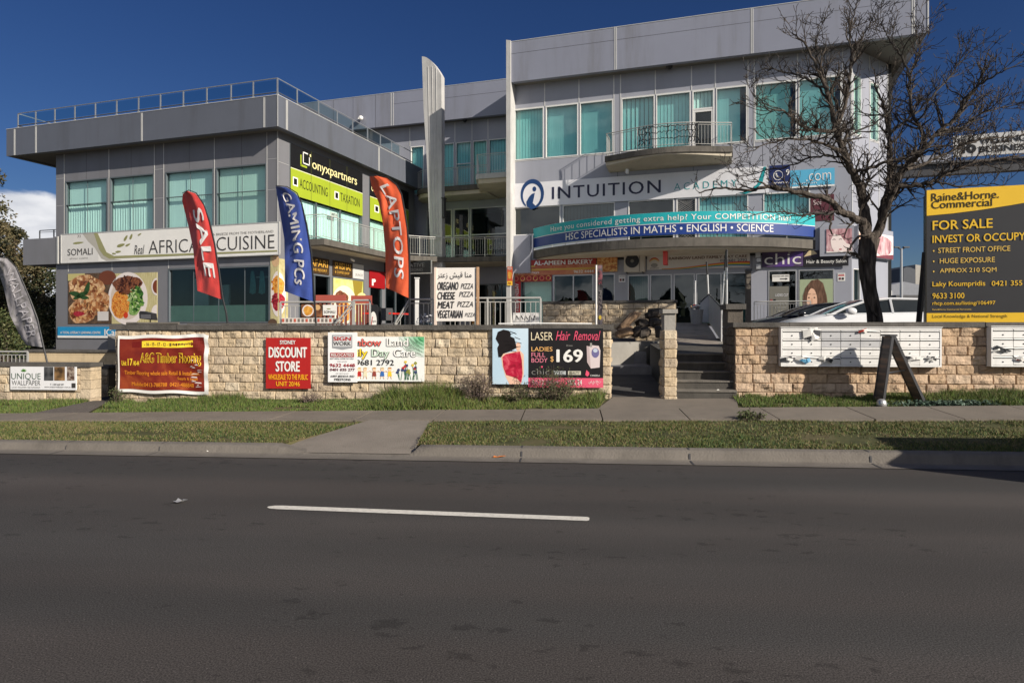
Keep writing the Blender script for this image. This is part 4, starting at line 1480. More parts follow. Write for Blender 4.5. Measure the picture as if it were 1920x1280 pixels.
# camera on the parapet
s = FB.s(cMp, 679)
mb = MB(); mb.box(s - 0.06, s + 0.06, cMp - 0.08, cMp, 14.08, 14.2); mb.bar((s, cMp - 0.05, 14.1), (s - 0.05, cMp - 0.4, 14.0), 0.03)
mb.ball((s + 0.02, cMp - 0.2, 14.08), 0.14)
single('security_camera', 'white dome security camera on the silver parapet of the middle block', 'camera', FB, mb, M_WHITE)

# ================================================================ concrete fins
def fin(name, label, outline, c0, c1, m, ribs=0):
    mb = MB()
    mb.prism(outline, c0, c1, lambda x, d, z: (x, d, z))
    t = thing(name, label, 'fin', FB, (outline[0][0], c0, outline[0][1]))
    part('blade', mb, m, t)
    return t
cF = 32.35
fo = [(FB.s(cF, 808), 1.3), (FB.s(cF, 829), 1.3), (FB.s(cF, 829), FB.z(cF, 829, 470)), (FB.s(cF, 828), FB.z(cF, 828, 360)), (FB.s(cF, 828), FB.z(cF, 828, 250)), (FB.s(cF, 827.5), FB.z(cF, 827, 142))]
for i in range(1, 8):
    k = i / 8
    px = 827.5 - 36 * k
    py = 142 - 36 * math.sin(k * math.pi / 2) ** 0.9
    fo.append((FB.s(cF, px), FB.z(cF, px, py)))
fo += [(FB.s(cF, 791), FB.z(cF, 791, 106)), (FB.s(cF, 794), FB.z(cF, 794, 200)), (FB.s(cF, 800), FB.z(cF, 800, 300)), (FB.s(cF, 806), FB.z(cF, 806, 445))]
FT = fin('concrete_fin', 'tall curved ribbed concrete fin standing between the left block and the right wing', fo, cF, cF + 0.4, M_FINC)
mb = MB()
for k in range(3):
    f = (0.3, 0.52, 0.74)[k]
    pts = []
    for py in (440, 400, 330, 250, 180, 150, 125):
        l = 806 - (445 - py) * 0.055 if py > 200 else 794 - (200 - py) * 0.03
        px = l + (827 - l) * f
        top = 142 - 36 * math.sin(min(1, (827.5 - px) / 36) * math.pi / 2) ** 0.9 + 2
        pts.append((FB.s(cF, px), cF, FB.z(cF, px, max(py, top))))
    mb.tube(pts, 0.022, 5)
part('ribs', mb, M_FINC, FT)
mb = MB(); s = FB.s(cF, 832); z = FB.z(cF, 832, 372)
mb.box(s - 0.1, s + 0.02, cF + 0.0, cF + 0.25, z - 1.0, z); mb.box(s - 0.13, s + 0.05, cF - 0.05, cF + 0.3, z, z + 0.05)
single('downpipe_box', 'small grey metal box strapped to the right side of the concrete fin', 'pipe box', FB, mb, M_STEEL)
cF2 = 30.45
fo = [(FB.s(cF2, 949.5), 1.3), (FB.s(cF2, 957), 1.3), (FB.s(cF2, 957.2), FB.z(cF2, 957, 76)), (FB.s(cF2, 949), FB.z(cF2, 949, 75))]
fin('concrete_fin', 'thin straight concrete blade at the left end of the right wing', fo, cF2, cF2 + 1.2, M_FINC)

# ================================================================ right wing
cR = 31.2
RB = thing('office_building', 'three storey silver clad office wing with teal windows behind the bare tree', 'building', FB, (2, cR, 1.4))
Mr = front(cR)
sR0 = FB.s(cR, 957.5)
sR1 = FB.s(cR, 1597)
px = lambda p: FB.s(cR, p)
T3 = [(960, 1019.5), (1023, 1084), (1087, 1149.5), (1165, 1227.5), (1230, 1295), (1298, 1339.5), (1342.5, 1401), (1415.5, 1494), (1497, 1578)]
T3 = [(px(a), px(b), 9.86, 12.34) for a, b in T3]
T3[5] = (T3[5][0], T3[5][1], 9.5, 12.34)
T2 = [(960, 1051), (1055, 1153), (1178, 1264), (1268, 1306), (1309.5, 1403), (1431, 1519)]
T2 = [(px(a), px(b), 6.2 if i not in (2, 3, 4) else 5.5, 7.56) for i, (a, b) in enumerate(T2)]
GF = [(px(976), px(1036), 1.9, 4.1), (px(1037.5), px(1113), 1.8, 4.24), (px(1118), px(1153), 1.8, 4.24),
      (px(1177), px(1217), 1.8, 4.15), (px(1219), px(1260), 1.8, 4.15), (px(1263), px(1303), 1.8, 4.15), (px(1305), px(1400), 1.8, 4.15),
      (px(1440.5), px(1494), 1.6, 4.2), (px(1497), px(1564), 1.6, 4.2)]
mb = MB()
facade(mb, Mr, sR0, sR1, 0.9, ZR0 + 0.05, T3 + T2 + GF, 0.2)
part('front_wall', mb, M_RGREY, RB)
mb = MB(); mb.face([(sR0, cR, 0.9), (sR0, cR + 9, 0.9), (sR0, cR + 9, ZR0), (sR0, cR, ZR0)]); part('end_wall', mb, M_RGREY, RB)
# chamfered right end
P0 = FB.world((sR1, cR, 0))
dch = Vector((0.81, 0.5865, 0))
nch = Vector((-0.5865, 0.81, 0))
def Mc(x, d, z):
    q = P0 + dch * x + nch * d
    s, c = FB.sc(q.x, q.y)
    return (s, c, z)
def xch(p):
    k = (p - CX) / FPX
    return (P0.x - k * P0.y) / (k * dch.y - dch.x)
xe = xch(1665)
co = [(xch(1599.5), xch(1614), 9.86, 12.34), (xch(1631), xch(1647), 9.86, 12.34), (xch(1599.5), xch(1612), 1.6, 4.2)]
mb = MB()
facade(mb, Mc, 0, xe, 0.9, ZR0 + 0.05, co, 0.2)
a, b = Mc(xe, 0, 0), Mc(xe, 0, 0)
mb.face([Mc(xe, 0, 0.9), Mc(xe, 9, 0.9), Mc(xe, 9, ZR0), Mc(xe, 0, ZR0)])
part('chamfer_wall', mb, M_RGREY, RB)
cRp = cR - 0.65
sP1 = FB.s(cRp, 1741)
ZQ0, ZQ1 = 13.45, 15.38
mb = MB()
mb.box(sR0, sP1, cRp, cRp + 0.25, ZQ0, ZQ1)
mb.box(sP1 - 0.25, sP1, cRp + 0.25, cR + 9, ZQ0, ZQ1)
mb.box(sR0, sR0 + 0.25, cRp + 0.25, cR + 9, ZQ0, ZQ1)
part('parapet', mb, M_RPAR, RB)
mb = MB(); mb.box(sR0, sP1 - 0.25, cRp + 0.25, cR + 9, ZQ0 + 0.03, ZQ0 + 0.4)
part('soffit', mb, M_SOFFIT, RB)
mb = MB()
for p in (1154, 1410, 1712):
    s = FB.s(cRp, p)
    mb.box(s - 0.05, s - 0.01, cRp - 0.012, cRp, ZQ0, ZQ1); mb.box(s + 0.02, s + 0.06, cRp - 0.012, cRp, ZQ0, ZQ1)
mb.box(sR0, sP1 + 0.01, cRp - 0.015, cRp + 0.27, ZQ1, ZQ1 + 0.025)
mb.box(sP1 - 0.04, sP1 + 0.012, cRp - 0.02, cRp - 0.001, ZQ0, ZQ1)
for p in (958.8, 1021.3, 1085.5, 1151, 1163.5, 1228.7, 1296.5, 1341, 1402.5, 1414, 1495.5, 1580, 1596):
    s = px(p); mb.box(s - 0.022, s + 0.022, cR - 0.014, cR, 12.36 if p not in (1151, 1163.5, 1402.5, 1414, 1580, 1596) else 9.5, ZQ0)
for z, a, b in ((12.36, 958, 1150), (12.36, 1164, 1402), (12.36, 1415, 1579), (9.82, 958, 1138), (9.82, 1415, 1579), (9.82, 1368, 1402)):
    mb.box(px(a), px(b), cR - 0.012, cR, z - 0.02, z + 0.015)
mb.box(px(1570), px(1596), cR - 0.012, cR, 5.98, 6.02)
for x in (0.02, xch(1630), xch(1648), xe - 0.03):
    mb.box(x - 0.02, x + 0.02, -0.014, 0, 5.6, ZQ0, Mc)
for (a, b) in ((xch(1599), xch(1615)), (xch(1630), xch(1648))):
    mb.box(a, b, -0.012, 0, 12.36, 12.4, Mc); mb.box(a, b, -0.012, 0, 9.79, 9.84, Mc)
mb.box(0, xe, -0.012, 0, 5.98, 6.02, Mc)
part('cover_strips', mb, M_STRIP, RB)
mb = MB()
mb.box(sR0, sP1, cRp - 0.004, cRp, 14.80, 14.812)
for p, a, b in ((1060, 4.3, 6.18), (1158, 7.6, 9.8), (1300, 8.75, 9.2), (1430, 8.75, 9.8), (1520, 8.75, 9.8), (1410, 4.2, 6.2)):
    s = px(p); mb.box(s - 0.008, s + 0.008, cR - 0.004, cR, a, b)
part('wall_joints', mb, M_JOINT, RB)
for i, (a, b, c, d) in enumerate(T3):
    if i == 5:
        w = window(RB, Mr, a, b, c, d, (), (11.5,), M_FRAME_L, 0.06, blind=M_BLIND, ang=18, bz=(11.5, 12.3), pitch=0.16, width=0.15)
        mb = MB(); mb.box(a + 0.05, b - 0.05, -0.012, 0.05, 9.55, 9.62, Mr); mb.box(a + 0.06, a + 0.13, -0.01, 0.05, 9.62, 11.4, Mr); mb.box(b - 0.13, b - 0.06, -0.01, 0.05, 9.62, 11.4, Mr); mb.box(a + 0.05, b - 0.05, -0.012, 0.05, 11.36, 11.45, Mr)
        part('door_leaf', mb, M_FRAME_L, w)
    else:
        window(RB, Mr, a, b, c, d, (), (), M_FRAME_L, 0.045, gm=G_TEALR, blind=M_BLIND, ang=(8, 4, 4, 14, 8, 0, 4, 4, 4)[i], pitch=(0.15, 0.11, 0.11, 0.20, 0.16, 0.1, 0.11, 0.11, 0.11)[i], width=(0.14, 0.115, 0.115, 0.17, 0.15, 0.1, 0.115, 0.115, 0.115)[i], bgap=(0.02, 0.10, 0.08, 0.05, 0.02, 0, 0.30, 0.32, 0.30)[i], bd=0.26)
for i, (a, b, c, d) in enumerate(T2):
    if i == 3:
        w = window(RB, Mr, a, b, c, d, (), (), M_FRAME_L, 0.06, gm=G_DARK)
        mb = MB()
        n = 12
        z = c + 0.06
        while z < d - 0.08:
            mb.bar(Mr(a + 0.06, 0.03, z), Mr(b - 0.06, 0.03, min(d - 0.06, z + 0.5)), 0.006, 4); mb.bar(Mr(b - 0.06, 0.035, z), Mr(a + 0.06, 0.035, min(d - 0.06, z + 0.5)), 0.006, 4); z += 0.09
        part('security_mesh', mb, M_ALU, w)
    else:
        window(RB, Mr, a, b, c, d, (), (), M_FRAME_L, 0.045, gm=G_DARK if i in (0, 1, 2) else G_TEALR, blind=M_BLIND if i in (4, 5) else (mat('blind_drawn_dark', (0.10, 0.13, 0.14), rough=0.9) if i == 1 else None), ang=8 if i == 5 else 6, pitch=0.16, width=0.14)
for i, (a, b, c, d) in enumerate(GF):
    window(RB, Mr, a, b, c, d, ((a + b) / 2,) if i in (1, 6) else (), (), M_ALU if i != 0 else M_FRAME_D, 0.06 if i == 1 else 0.05, gm=G_TEAL if i in (0, 3) else G_DARK, blind=M_BLIND if i == 0 else (M_ROOM if i == 3 else None), bd=0.6)
for (a, b, c, d) in co:
    x_ = window(RB, Mc, a, b, c, d, (), (), M_FRAME_L, 0.03, blind=M_BLIND if c > 5 else None)
mb = MB(); mb.box(sR0 + 0.05, sR1 + 2, cR + 2.6, cR + 3, 0.9, ZR0); part('interior_wall', mb, M_DARK, RB)
mb = MB()
for z0_, z1_ in ((8.6, 9.45), (4.3, 5.44), (0.8, 1.5), (12.5, 13.4)):
    mb.box(sR0 + 0.05, sR1 - 0.3, cR + 0.25, cR + 2.6, z0_, z1_)
part('floor_slabs', mb, M_ROOM, RB)
# reception desk pale band inside the day care window
mb = MB(); mb.box(px(1310), px(1398), cR + 0.7, cR + 0.75, 1.7, 2.75); part('inner_screen', mb, mat('pale_teal_panel', (0.22, 0.42, 0.40), rough=0.5), RB)
# top balcony
s0, s1 = px(1141), px(1374)
def bow(s0, s1, end, mid, n=20):
    out = [(s0, cR)]
    for i in range(n + 1):
        k = i / n
        out.append((s0 + (s1 - s0) * k, cR - end - (mid - end) * math.sin(math.pi * k) ** 1.25))
    return out + [(s1, cR)]
bp_ = bow(s0, s1, 1.0, 1.75)
mb = MB(); mb.slab([(x, y if y < cR else cR - 0.002) for x, y in bp_], 9.22, 9.47)
bal = part('balcony_slab', mb, M_SLAB, RB)
mb = MB()
def zso(x, y): return 9.16 - 0.22 * max(0, (y - (cR - 1.75)) / 1.75)
mb.slab([((x - (s0 + s1) / 2) * 0.985 + (s0 + s1) / 2, y + 0.07 if y < cR - 0.1 else cR - 0.002) for x, y in bp_], 9.0, 9.216, z0f=zso)
part('soffit_panel', mb, M_SOFFIT_C, bal)
rl, bl, ps = MB(), MB(), []
rp = [((x - (s0 + s1) / 2) * 0.98 + (s0 + s1) / 2, y + 0.07 if y < cR else cR) for x, y in bp_]
rail_run(rl, bl, ps, rp, 9.47, 1.02, 0.14, 2.4)
part('handrail', rl, M_GALV, bal); part('baluster_panel', bl, M_GALV, bal)
for q in ps: part('post', q, M_GALV, bal)
# first floor bowed balcony
s0, s1 = px(1000), px(1529)
def arcpts(s0, s1, sag, n=40):
    ch = s1 - s0
    r_ = ((ch / 2) ** 2 + sag ** 2) / (2 * sag)
    cx_, cy_ = (s0 + s1) / 2, cR + (r_ - sag)
    a = math.asin(ch / 2 / r_)
    return [(cx_ + r_ * math.sin(-a + 2 * a * i / n), cy_ - r_ * math.cos(-a + 2 * a * i / n)) for i in range(n + 1)], (cx_, cy_, r_, a)
ap, ARC = arcpts(s0, s1, 2.75)
mb = MB(); mb.slab([(x, min(y, cR - 0.003)) for x, y in ap], 5.06, 5.44)
bal = part('balcony_slab', mb, M_SLAB, RB)
mb = MB(); mb.slab([((x - ARC[0]) * 0.97 + ARC[0], min(cR - 0.003, y + 0.12)) for x, y in ap], 4.98, 5.056)
part('soffit_panel', mb, M_SOFFIT_C, bal)
rl, bl, ps = MB(), MB(), []
rp, _ = arcpts(s0 + 0.05, s1 - 0.05, 2.66)
rail_run(rl, bl, ps, rp, 5.44, 1.05, 0.5, 1.6)
part('handrail', rl, M_GALV, bal)
for q in ps: part('post', q, M_GALV, bal)
# lower boxed panel at the left end (beside the bakery sign)
mb = MB(); mb.box(px(959), px(997), cR - 0.28, cR, 4.35, 6.15); part('boxed_panel', mb, M_RGREY, RB)
# projecting panel that carries the hair poster
mb = MB(); mb.box(px(1536), sR1 + 0.06, cR - 0.22, cR, 4.72, 5.98); part('boxed_panel', mb, M_RGREY, RB)
mb = MB(); mb.box(0.08, xe, -0.22, 0, 4.72, 5.98, Mc); part('boxed_panel', mb, M_RGREY, RB)
# black strip standing in for the overhang shadow under the slab
mb = MB(); mb.box(px(1000), px(1540), cR - 0.04, cR - 0.002, 4.86, 4.97); part('soffit_shadow_strip', mb, M_BLACK, RB)
# ================================================================ signs on the buildings
WHT = paint(232, 230, 225); BLK = paint(22, 22, 24); CHAR = paint(62, 60, 58); GRYL = paint(150, 148, 142)
OLIVE = paint(140, 140, 90); RED = paint(178, 40, 38); YEL = paint(252, 205, 60); LIME = paint(158, 174, 46)
def side_sign(name, label, s0, c0, c1, z0, z1, m, thick=0.03, cat='sign', group=None):
    t = thing(name, label, cat, FB, (s0, (c0 + c1) / 2, z0), group)
    mb = MB(); mb.box(s0 - thick, s0, c0, c1, z0, z1)
    part('board', mb, m, t)
    S = Sign(t, lambda u, v, d: (s0 + d, c0 + u * (c1 - c0), z0 + v * (z1 - z0)))
    S.su = lambda p: (FB.c(s0, p) - c0) / (c1 - c0)
    return S
def leaf(S, u, v, lu, lv, ang, m, lay=2):
    a = R(ang); pts = []
    for k in range(12):
        t = 2 * math.pi * k / 12
        x = math.cos(t); y = math.sin(t) * 0.38 * (1 - 0.25 * math.cos(t))
        pts.append((u + (x * math.cos(a) - y * math.sin(a)) * lu, v + (x * math.sin(a) + y * math.cos(a)) * lv))
    S.poly(pts, m, 'printed_leaf', lay)

# restaurant fascia sign
cA = cL - 0.17
S = px_sign('restaurant_sign', 'long white fascia sign for the african restaurant across the charcoal block', FB, cA, 115, 522.5, 440.5, 492.5, WHT, thick=0.045)
mb = MB(); F_, c_, s0_, s1_, z0_, z1_ = S.px
for a, b, c, d in ((s0_ - .02, s1_ + .04, z1_, z1_ + .03), (s0_ - .02, s1_ + .04, z0_ - .04, z0_), (s0_ - .03, s0_, z0_, z1_), (s1_, s1_ + .05, z0_, z1_)):
    mb.box(a, b, cA - 0.015, cA + 0.045, c, d)
part('sign_frame', mb, M_STRIP, S.o)
PALE = paint(214, 212, 208)
S.rect(0, 0.19, 0, 1, PALE)
def cv(px): return S.uv(px, 450, px + 1, 460)[0]
S.poly([(cv(155), 1), (cv(176), 1), (cv(186), 0.42), (cv(204), 0.10), (cv(230), 0), (cv(200), 0), (cv(190), 0.10), (cv(178), 0.48), (cv(165), 0.72)], paint(176, 172, 162), lay=1)
S.poly([(cv(176), 1), (cv(183), 1), (cv(200), 0.30), (cv(214), 0.16), (cv(520), 0.12), (cv(520), 0.07), (cv(205), 0.07), (cv(194), 0.20), (cv(186), 0.42)], paint(150, 148, 105), lay=2)
S.t('SOMALI', 127, 467, 174, 479.5, CHAR, bold=0.004)
S.t('african cuisine', 131, 483, 165, 486.5, GRYL)
leaf(S, cv(147), 0.68, 0.028, 0.10, 8, OLIVE)
S.line([(cv(146), .86), (cv(147.5), .92), (cv(146.5), .97)], .0012, .012, CHAR)
S.line([(cv(150), .86), (cv(151), .92), (cv(150), .96)], .0012, .012, CHAR)
for px_, v, l, a in ((227, .52, .020, 15), (236, .76, .016, 60), (246, .80, .015, 70), (222, .30, .014, 5), (214, .24, .010, -10), (262, .86, .010, 30), (240, .52, .013, 25)):
    leaf(S, cv(px_), v, l, l * 7.0, a, OLIVE)
S.t('Real', 252, 460, 271, 477, CHAR, shear=0.25)
S.t('AFRICAN CUISINE', 279, 451.5, 515, 476, CHAR, bold=-0.010)
S.t('A BREEZE FROM THE MOTHERLAND', 399, 437.5, 513, 442, GRYL)
S.flush()
# food poster panels
def scatter(S, u, v, ru, rv, n, l, cols, lay, seed, thin=0.35, asp=1.0, name='printed_food'):
    rr = random.Random(seed)
    ms = [paint(*c) for c in cols]
    for k in range(n):
        a, r_ = rr.uniform(0, 6.283), rr.random() ** 0.5
        cu, cv_ = u + ru * r_ * math.cos(a), v + rv * r_ * math.sin(a)
        b = rr.uniform(0, 6.283); ll = l * rr.uniform(0.5, 1.2); q = thin * rr.uniform(.7, 1.3)
        pts = []
        for i in range(6):
            t = 6.283 * i / 6
            x, y = ll * math.cos(t), ll * q * math.sin(t)
            pts.append((cu + x * math.cos(b) - y * math.sin(b), cv_ + (x * math.sin(b) + y * math.cos(b)) * asp))
        S.poly(pts, rr.choice(ms), name, lay + (k % 5) * 0.12)
BREAD = ramp_mat('baked_crust', [(0.32, (0.16, 0.05, 0.02)), (0.47, (0.42, 0.20, 0.09)), (0.62, (0.68, 0.46, 0.26)), (0.72, (0.35, 0.14, 0.06))], scale=3.2, detail=10, dist=0.8, rough=0.5)
RICE = ramp_mat('orange_rice', [(0.3, (0.45, 0.13, 0.02)), (0.55, (0.70, 0.30, 0.05)), (0.7, (0.85, 0.55, 0.2))], scale=22, rough=0.5)
MEATM = ramp_mat('grilled_meat', [(0.3, (0.06, 0.02, 0.012)), (0.55, (0.20, 0.07, 0.035)), (0.75, (0.35, 0.15, 0.08))], scale=9, rough=0.45)
SALAD = ramp_mat('green_salad', [(0.3, (0.05, 0.14, 0.02)), (0.55, (0.22, 0.38, 0.10)), (0.75, (0.65, 0.70, 0.45))], scale=14, rough=0.5)
PLATE = paint(225, 215, 210); WOODD = ramp_mat('dark_table', [(0.3, (0.05, 0.03, 0.02)), (0.7, (0.14, 0.09, 0.055))], scale=5, rough=0.5)
BAMB = ramp_mat('pale_bamboo_mat', [(0.35, (0.42, 0.36, 0.16)), (0.65, (0.62, 0.56, 0.32))], scale=3, stretch=(12, 1, 1), rough=0.6)
RELISH = ramp_mat('red_relish', [(0.3, (0.22, 0.01, 0.02)), (0.6, (0.45, 0.03, 0.05)), (0.75, (0.6, 0.15, 0.12))], scale=12, rough=0.4)
CHICK = ramp_mat('fried_pieces', [(0.3, (0.45, 0.17, 0.02)), (0.6, (0.75, 0.38, 0.07)), (0.75, (0.9, 0.6, 0.2))], scale=10, rough=0.4)
S = px_sign('food_poster', 'window poster of stuffed flatbreads with mint, left half of the pair on the charcoal block', FB, cL - 0.02, 127.5, 208, 513.5, 607, WOODD, cat='poster')
S.rect(0.0, 0.4, 0.86, 1.0, paint(190, 180, 120), lay=1)
S.disc(0.92, 0.90, 0.20, 0.14, paint(110, 60, 40), lay=1)
S.disc(0.42, 0.70, 0.42, 0.27, BREAD, lay=2, wob=0.10, seed=4)
S.disc(0.66, 0.42, 0.33, 0.25, BREAD, lay=3, wob=0.08, seed=6, name='printed_bread')
S.disc(0.34, 0.24, 0.33, 0.23, BREAD, lay=3, wob=0.10, seed=8, name='printed_bread')
S.disc(0.26, 0.20, 0.13, 0.05, RELISH, lay=4, wob=0.1)
S.disc(0.30, 0.80, 0.22, 0.07, MEATM, lay=3, wob=0.2)
scatter(S, 0.42, 0.72, 0.36, 0.22, 90, 0.05, ((205, 165, 115), (150, 95, 55), (120, 66, 36), (226, 190, 145)), 3.2, 1, .6)
scatter(S, 0.66, 0.42, 0.28, 0.20, 70, 0.05, ((214, 172, 122), (170, 112, 66), (130, 75, 40)), 3.4, 2, .6)
scatter(S, 0.34, 0.24, 0.28, 0.18, 70, 0.05, ((200, 150, 98), (150, 88, 48), (110, 56, 30)), 3.4, 3, .6)
for u, v, l, a in ((0.16, 0.60, 0.13, 170), (0.34, 0.58, 0.14, 20), (0.46, 0.70, 0.14, 70), (0.22, 0.53, 0.10, 200), (0.4, 0.52, 0.10, -5)):
    leaf(S, u, v, l, l * 1.0, a, paint(45, 75, 35), lay=5)
S.rect(0.70, 0.95, 0.06, 0.24, paint(205, 200, 195), lay=5, name='printed_label')
S.text('SOMALI', 0.73, 0.92, 0.10, 0.15, CHAR)
S.flush()
S = px_sign('food_poster', 'window poster of a plate of meat, orange rice and salad beside the flatbread poster', FB, cL - 0.02, 209.5, 294.5, 513, 607, BAMB, cat='poster')
S.disc(0.36, 0.50, 0.44, 0.52, PLATE, lay=1, n=40)
S.disc(0.34, 0.51, 0.36, 0.43, paint(205, 190, 175), lay=2, n=36)
S.disc(0.36, 0.76, 0.32, 0.19, MEATM, lay=3, wob=0.12, seed=2)
S.disc(0.20, 0.38, 0.21, 0.27, RICE, lay=3, wob=0.07, seed=3)
S.disc(0.55, 0.52, 0.16, 0.22, SALAD, lay=4, wob=0.13, seed=5)
S.disc(0.50, 0.30, 0.12, 0.14, SALAD, lay=4, wob=0.13, seed=7)
scatter(S, 0.36, 0.76, 0.28, 0.15, 70, 0.06, ((70, 34, 22), (45, 20, 14), (110, 62, 40), (140, 84, 54)), 4, 4, .3)
scatter(S, 0.20, 0.38, 0.19, 0.24, 130, 0.03, ((215, 110, 30), (180, 76, 20), (236, 160, 70), (150, 60, 20)), 4, 5, .2)
scatter(S, 0.55, 0.50, 0.16, 0.24, 80, 0.05, ((60, 110, 40), (110, 150, 66), (190, 205, 150), (36, 72, 28)), 4.6, 6, .5)
S.disc(0.32, 0.17, 0.05, 0.06, paint(200, 60, 30), lay=5)
S.disc(1.0, 0.72, 0.12, 0.17, PLATE, lay=3, a0=90, a1=270)
S.disc(1.0, 0.72, 0.09, 0.13, paint(120, 60, 35), lay=4, a0=90, a1=270)
S.disc(1.0, 0.22, 0.12, 0.15, PLATE, lay=3, a0=90, a1=270)
S.flush()
# tall narrow food poster at the corner
S = px_sign('food_poster', 'tall narrow poster of curry and fried pieces at the front corner of the charcoal block', FB, cL - 0.025, 507, 521, 480, 609, BAMB, cat='poster', thick=0.02)
S.disc(1.0, 0.45, 0.95, 0.33, PLATE, lay=1, a0=90, a1=270)
S.disc(1.0, 0.57, 0.70, 0.14, CHICK, lay=2, a0=90, a1=270, wob=0.1)
S.disc(1.0, 0.34, 0.80, 0.13, RELISH, lay=3, a0=90, a1=270, wob=0.1)
scatter(S, 0.62, 0.57, 0.4, 0.12, 30, 0.16, ((215, 130, 40), (180, 96, 26), (235, 165, 80)), 4, 7, .7, .14)
scatter(S, 0.6, 0.34, 0.45, 0.11, 40, 0.14, ((130, 20, 34), (95, 12, 24), (170, 60, 66)), 4, 8, .5, .14)
S.disc(0.7, 0.93, 0.5, 0.09, paint(205, 170, 130), lay=1)
S.disc(0.3, 0.03, 0.6, 0.06, paint(90, 70, 55), lay=1)
S.flush()
S = side_sign('food_poster', 'curry poster wrapping round the corner onto the side wall of the charcoal block', sC + 0.03, cL + 0.03, FB.c(sC, 539), 1.85, 4.5, BAMB, cat='poster')
S.disc(0.0, 0.46, 0.75, 0.33, PLATE, lay=1, a0=-90, a1=90)
S.disc(0.0, 0.58, 0.55, 0.14, CHICK, lay=2, a0=-90, a1=90, wob=0.1)
S.disc(0.0, 0.35, 0.62, 0.13, RELISH, lay=3, a0=-90, a1=90, wob=0.1)
S.flush()
# blue learning centre banner
S = px_sign('learning_centre_banner', 'blue and white literacy centre banner low on the left end of the charcoal block', FB, cL - 0.05, 108, 240, 612.5, 633, paint(40, 140, 190), cat='banner')
S.rect(0, 1, 0, 0.2, WHT)
S.t('A TOTAL LITERACY LEARNING CENTRE', 113.5, 621, 189, 625.5, WHT, bold=0.02)
S.t('ICare', 196, 616.5, 228, 629, WHT, bold=0.03)
S.flush()

# accounting sign on the side wall
GOLD = paint(235, 225, 165)
for (a, b), first in ((W1, True), ((W2[0], W2[1]), False)):
    S = side_sign('accounting_sign', 'black and lime accounting sign with the full business name high on the side wall' if first else 'second black and lime accounting sign panel, mostly hidden behind the orange flag', sC + 0.035, a + 0.02, b - 0.02, 7.22, 9.34, BLK)
    S.rect(0, 1, 0, 0.52, LIME)
    S.rect(0, 1, 0.515, 0.53, paint(225, 225, 190), lay=1)
    for q in (1, 2, 3):
        S.rect(q / 4 - 0.002, q / 4 + 0.002, 0, 1, paint(90, 95, 50), lay=2, name='printed_line')
    if first:
        S.text('onyxpartners', S.su(585), S.su(669), 0.60, 0.82, GOLD, bold=0.012)
        x0, x1 = S.su(563), S.su(584)
        kx = (x1 - x0) / 0.18
        for (u0, u1, v0, v1, m) in ((x0, x0 + 0.105, 0.62, 0.66, LIME), (x0, x0 + 0.018, 0.62, 0.85, LIME), (x0 + 0.04, x0 + 0.15, 0.69, 0.715, WHT), (x0 + 0.04, x0 + 0.052, 0.69, 0.93, WHT), (x0 + 0.138, x0 + 0.15, 0.69, 0.86, WHT), (x0 + 0.04, x0 + 0.12, 0.905, 0.93, WHT), (x0 + 0.15, x0 + 0.17, 0.88, 0.93, GOLD)):
            S.rect(x0 + (u0 - x0) * kx, x0 + (u1 - x0) * kx, v0, v1, m, lay=2, name='logo')
        for a_, b_ in ((549, 558.5), (627, 635.5)):
            S.rect(S.su(a_), S.su(b_), 0.19, 0.36, WHT, lay=1); S.rect(S.su(a_ + 1.7), S.su(b_ - 1.7), 0.215, 0.335, BLK, lay=2)
        S.text('ACCOUNTING', S.su(561.5), S.su(614), 0.18, 0.37, paint(50, 52, 30))
        S.text('TAXATION', S.su(638), S.su(674), 0.18, 0.37, paint(50, 52, 30))
    else:
        S.rect(S.su(702), S.su(710.5), 0.19, 0.36, WHT, lay=1); S.rect(S.su(703.6), S.su(708.9), 0.215, 0.335, BLK, lay=2)
        S.text('IT', S.su(714), S.su(720), 0.18, 0.37, paint(50, 52, 30))
        S.text('onyx', S.su(696), S.su(712), 0.60, 0.80, GOLD, bold=0.01)
    S.flush()
S = side_sign('unit_number_plate', 'small pale unit number plate on the balcony window', sC + 0.05, FB.c(sC, 618), FB.c(sC, 631), 6.78, 6.98, paint(190, 205, 195))
S.text('UNIT 37', 0.1, 0.9, 0.2, 0.8, CHAR); S.flush()
# shop signs under the balcony
BRN = ramp_mat('brown_sign_print', [(0.35, (0.035, 0.018, 0.008)), (0.7, (0.085, 0.05, 0.02))], scale=8)
AMB = paint(215, 165, 70)
def ssign(name, label, x0, x1, z0, z1, m, **k):
    return side_sign(name, label, sC + 0.05, FB.c(sC + .05, x0), FB.c(sC + .05, x1), z0, z1, m, **k)
S = ssign('shop_sign', 'dark brown shop sign reading safari under the side balcony', 572, 617.5, 4.10, 4.80, BRN)
S.text('SAFARI', 0.08, 0.92, 0.42, 0.88, AMB, bold=0.01); S.text('THE RESORT', 0.25, 0.9, 0.14, 0.30, AMB); S.flush()
S = ssign('shop_sign', 'dark brown shop sign reading shisha under the side balcony', 624.5, 661, 4.10, 4.80, BRN)
S.text('SHISHA!', 0.08, 0.90, 0.46, 0.90, AMB, bold=0.02); S.text('& COFFEE SHOP', 0.08, 0.82, 0.18, 0.34, AMB); S.flush()
S = ssign('shop_sign', 'plain white shop sign between the shisha sign and the red sign', 662, 682, 4.10, 4.80, paint(200, 200, 198))
S.text('JUICE', 0.2, 0.9, 0.15, 0.35, GRYL); S.flush()
S = ssign('shop_sign', 'small dark red shop sign above the doorway beside the orange flag', 693, 722, 3.75, 4.62, paint(150, 22, 28))
S.rect(0.14, 0.24, 0.12, 0.5, WHT, lay=1); S.disc(0.28, 0.42, 0.10, 0.10, WHT, lay=1); S.flush()
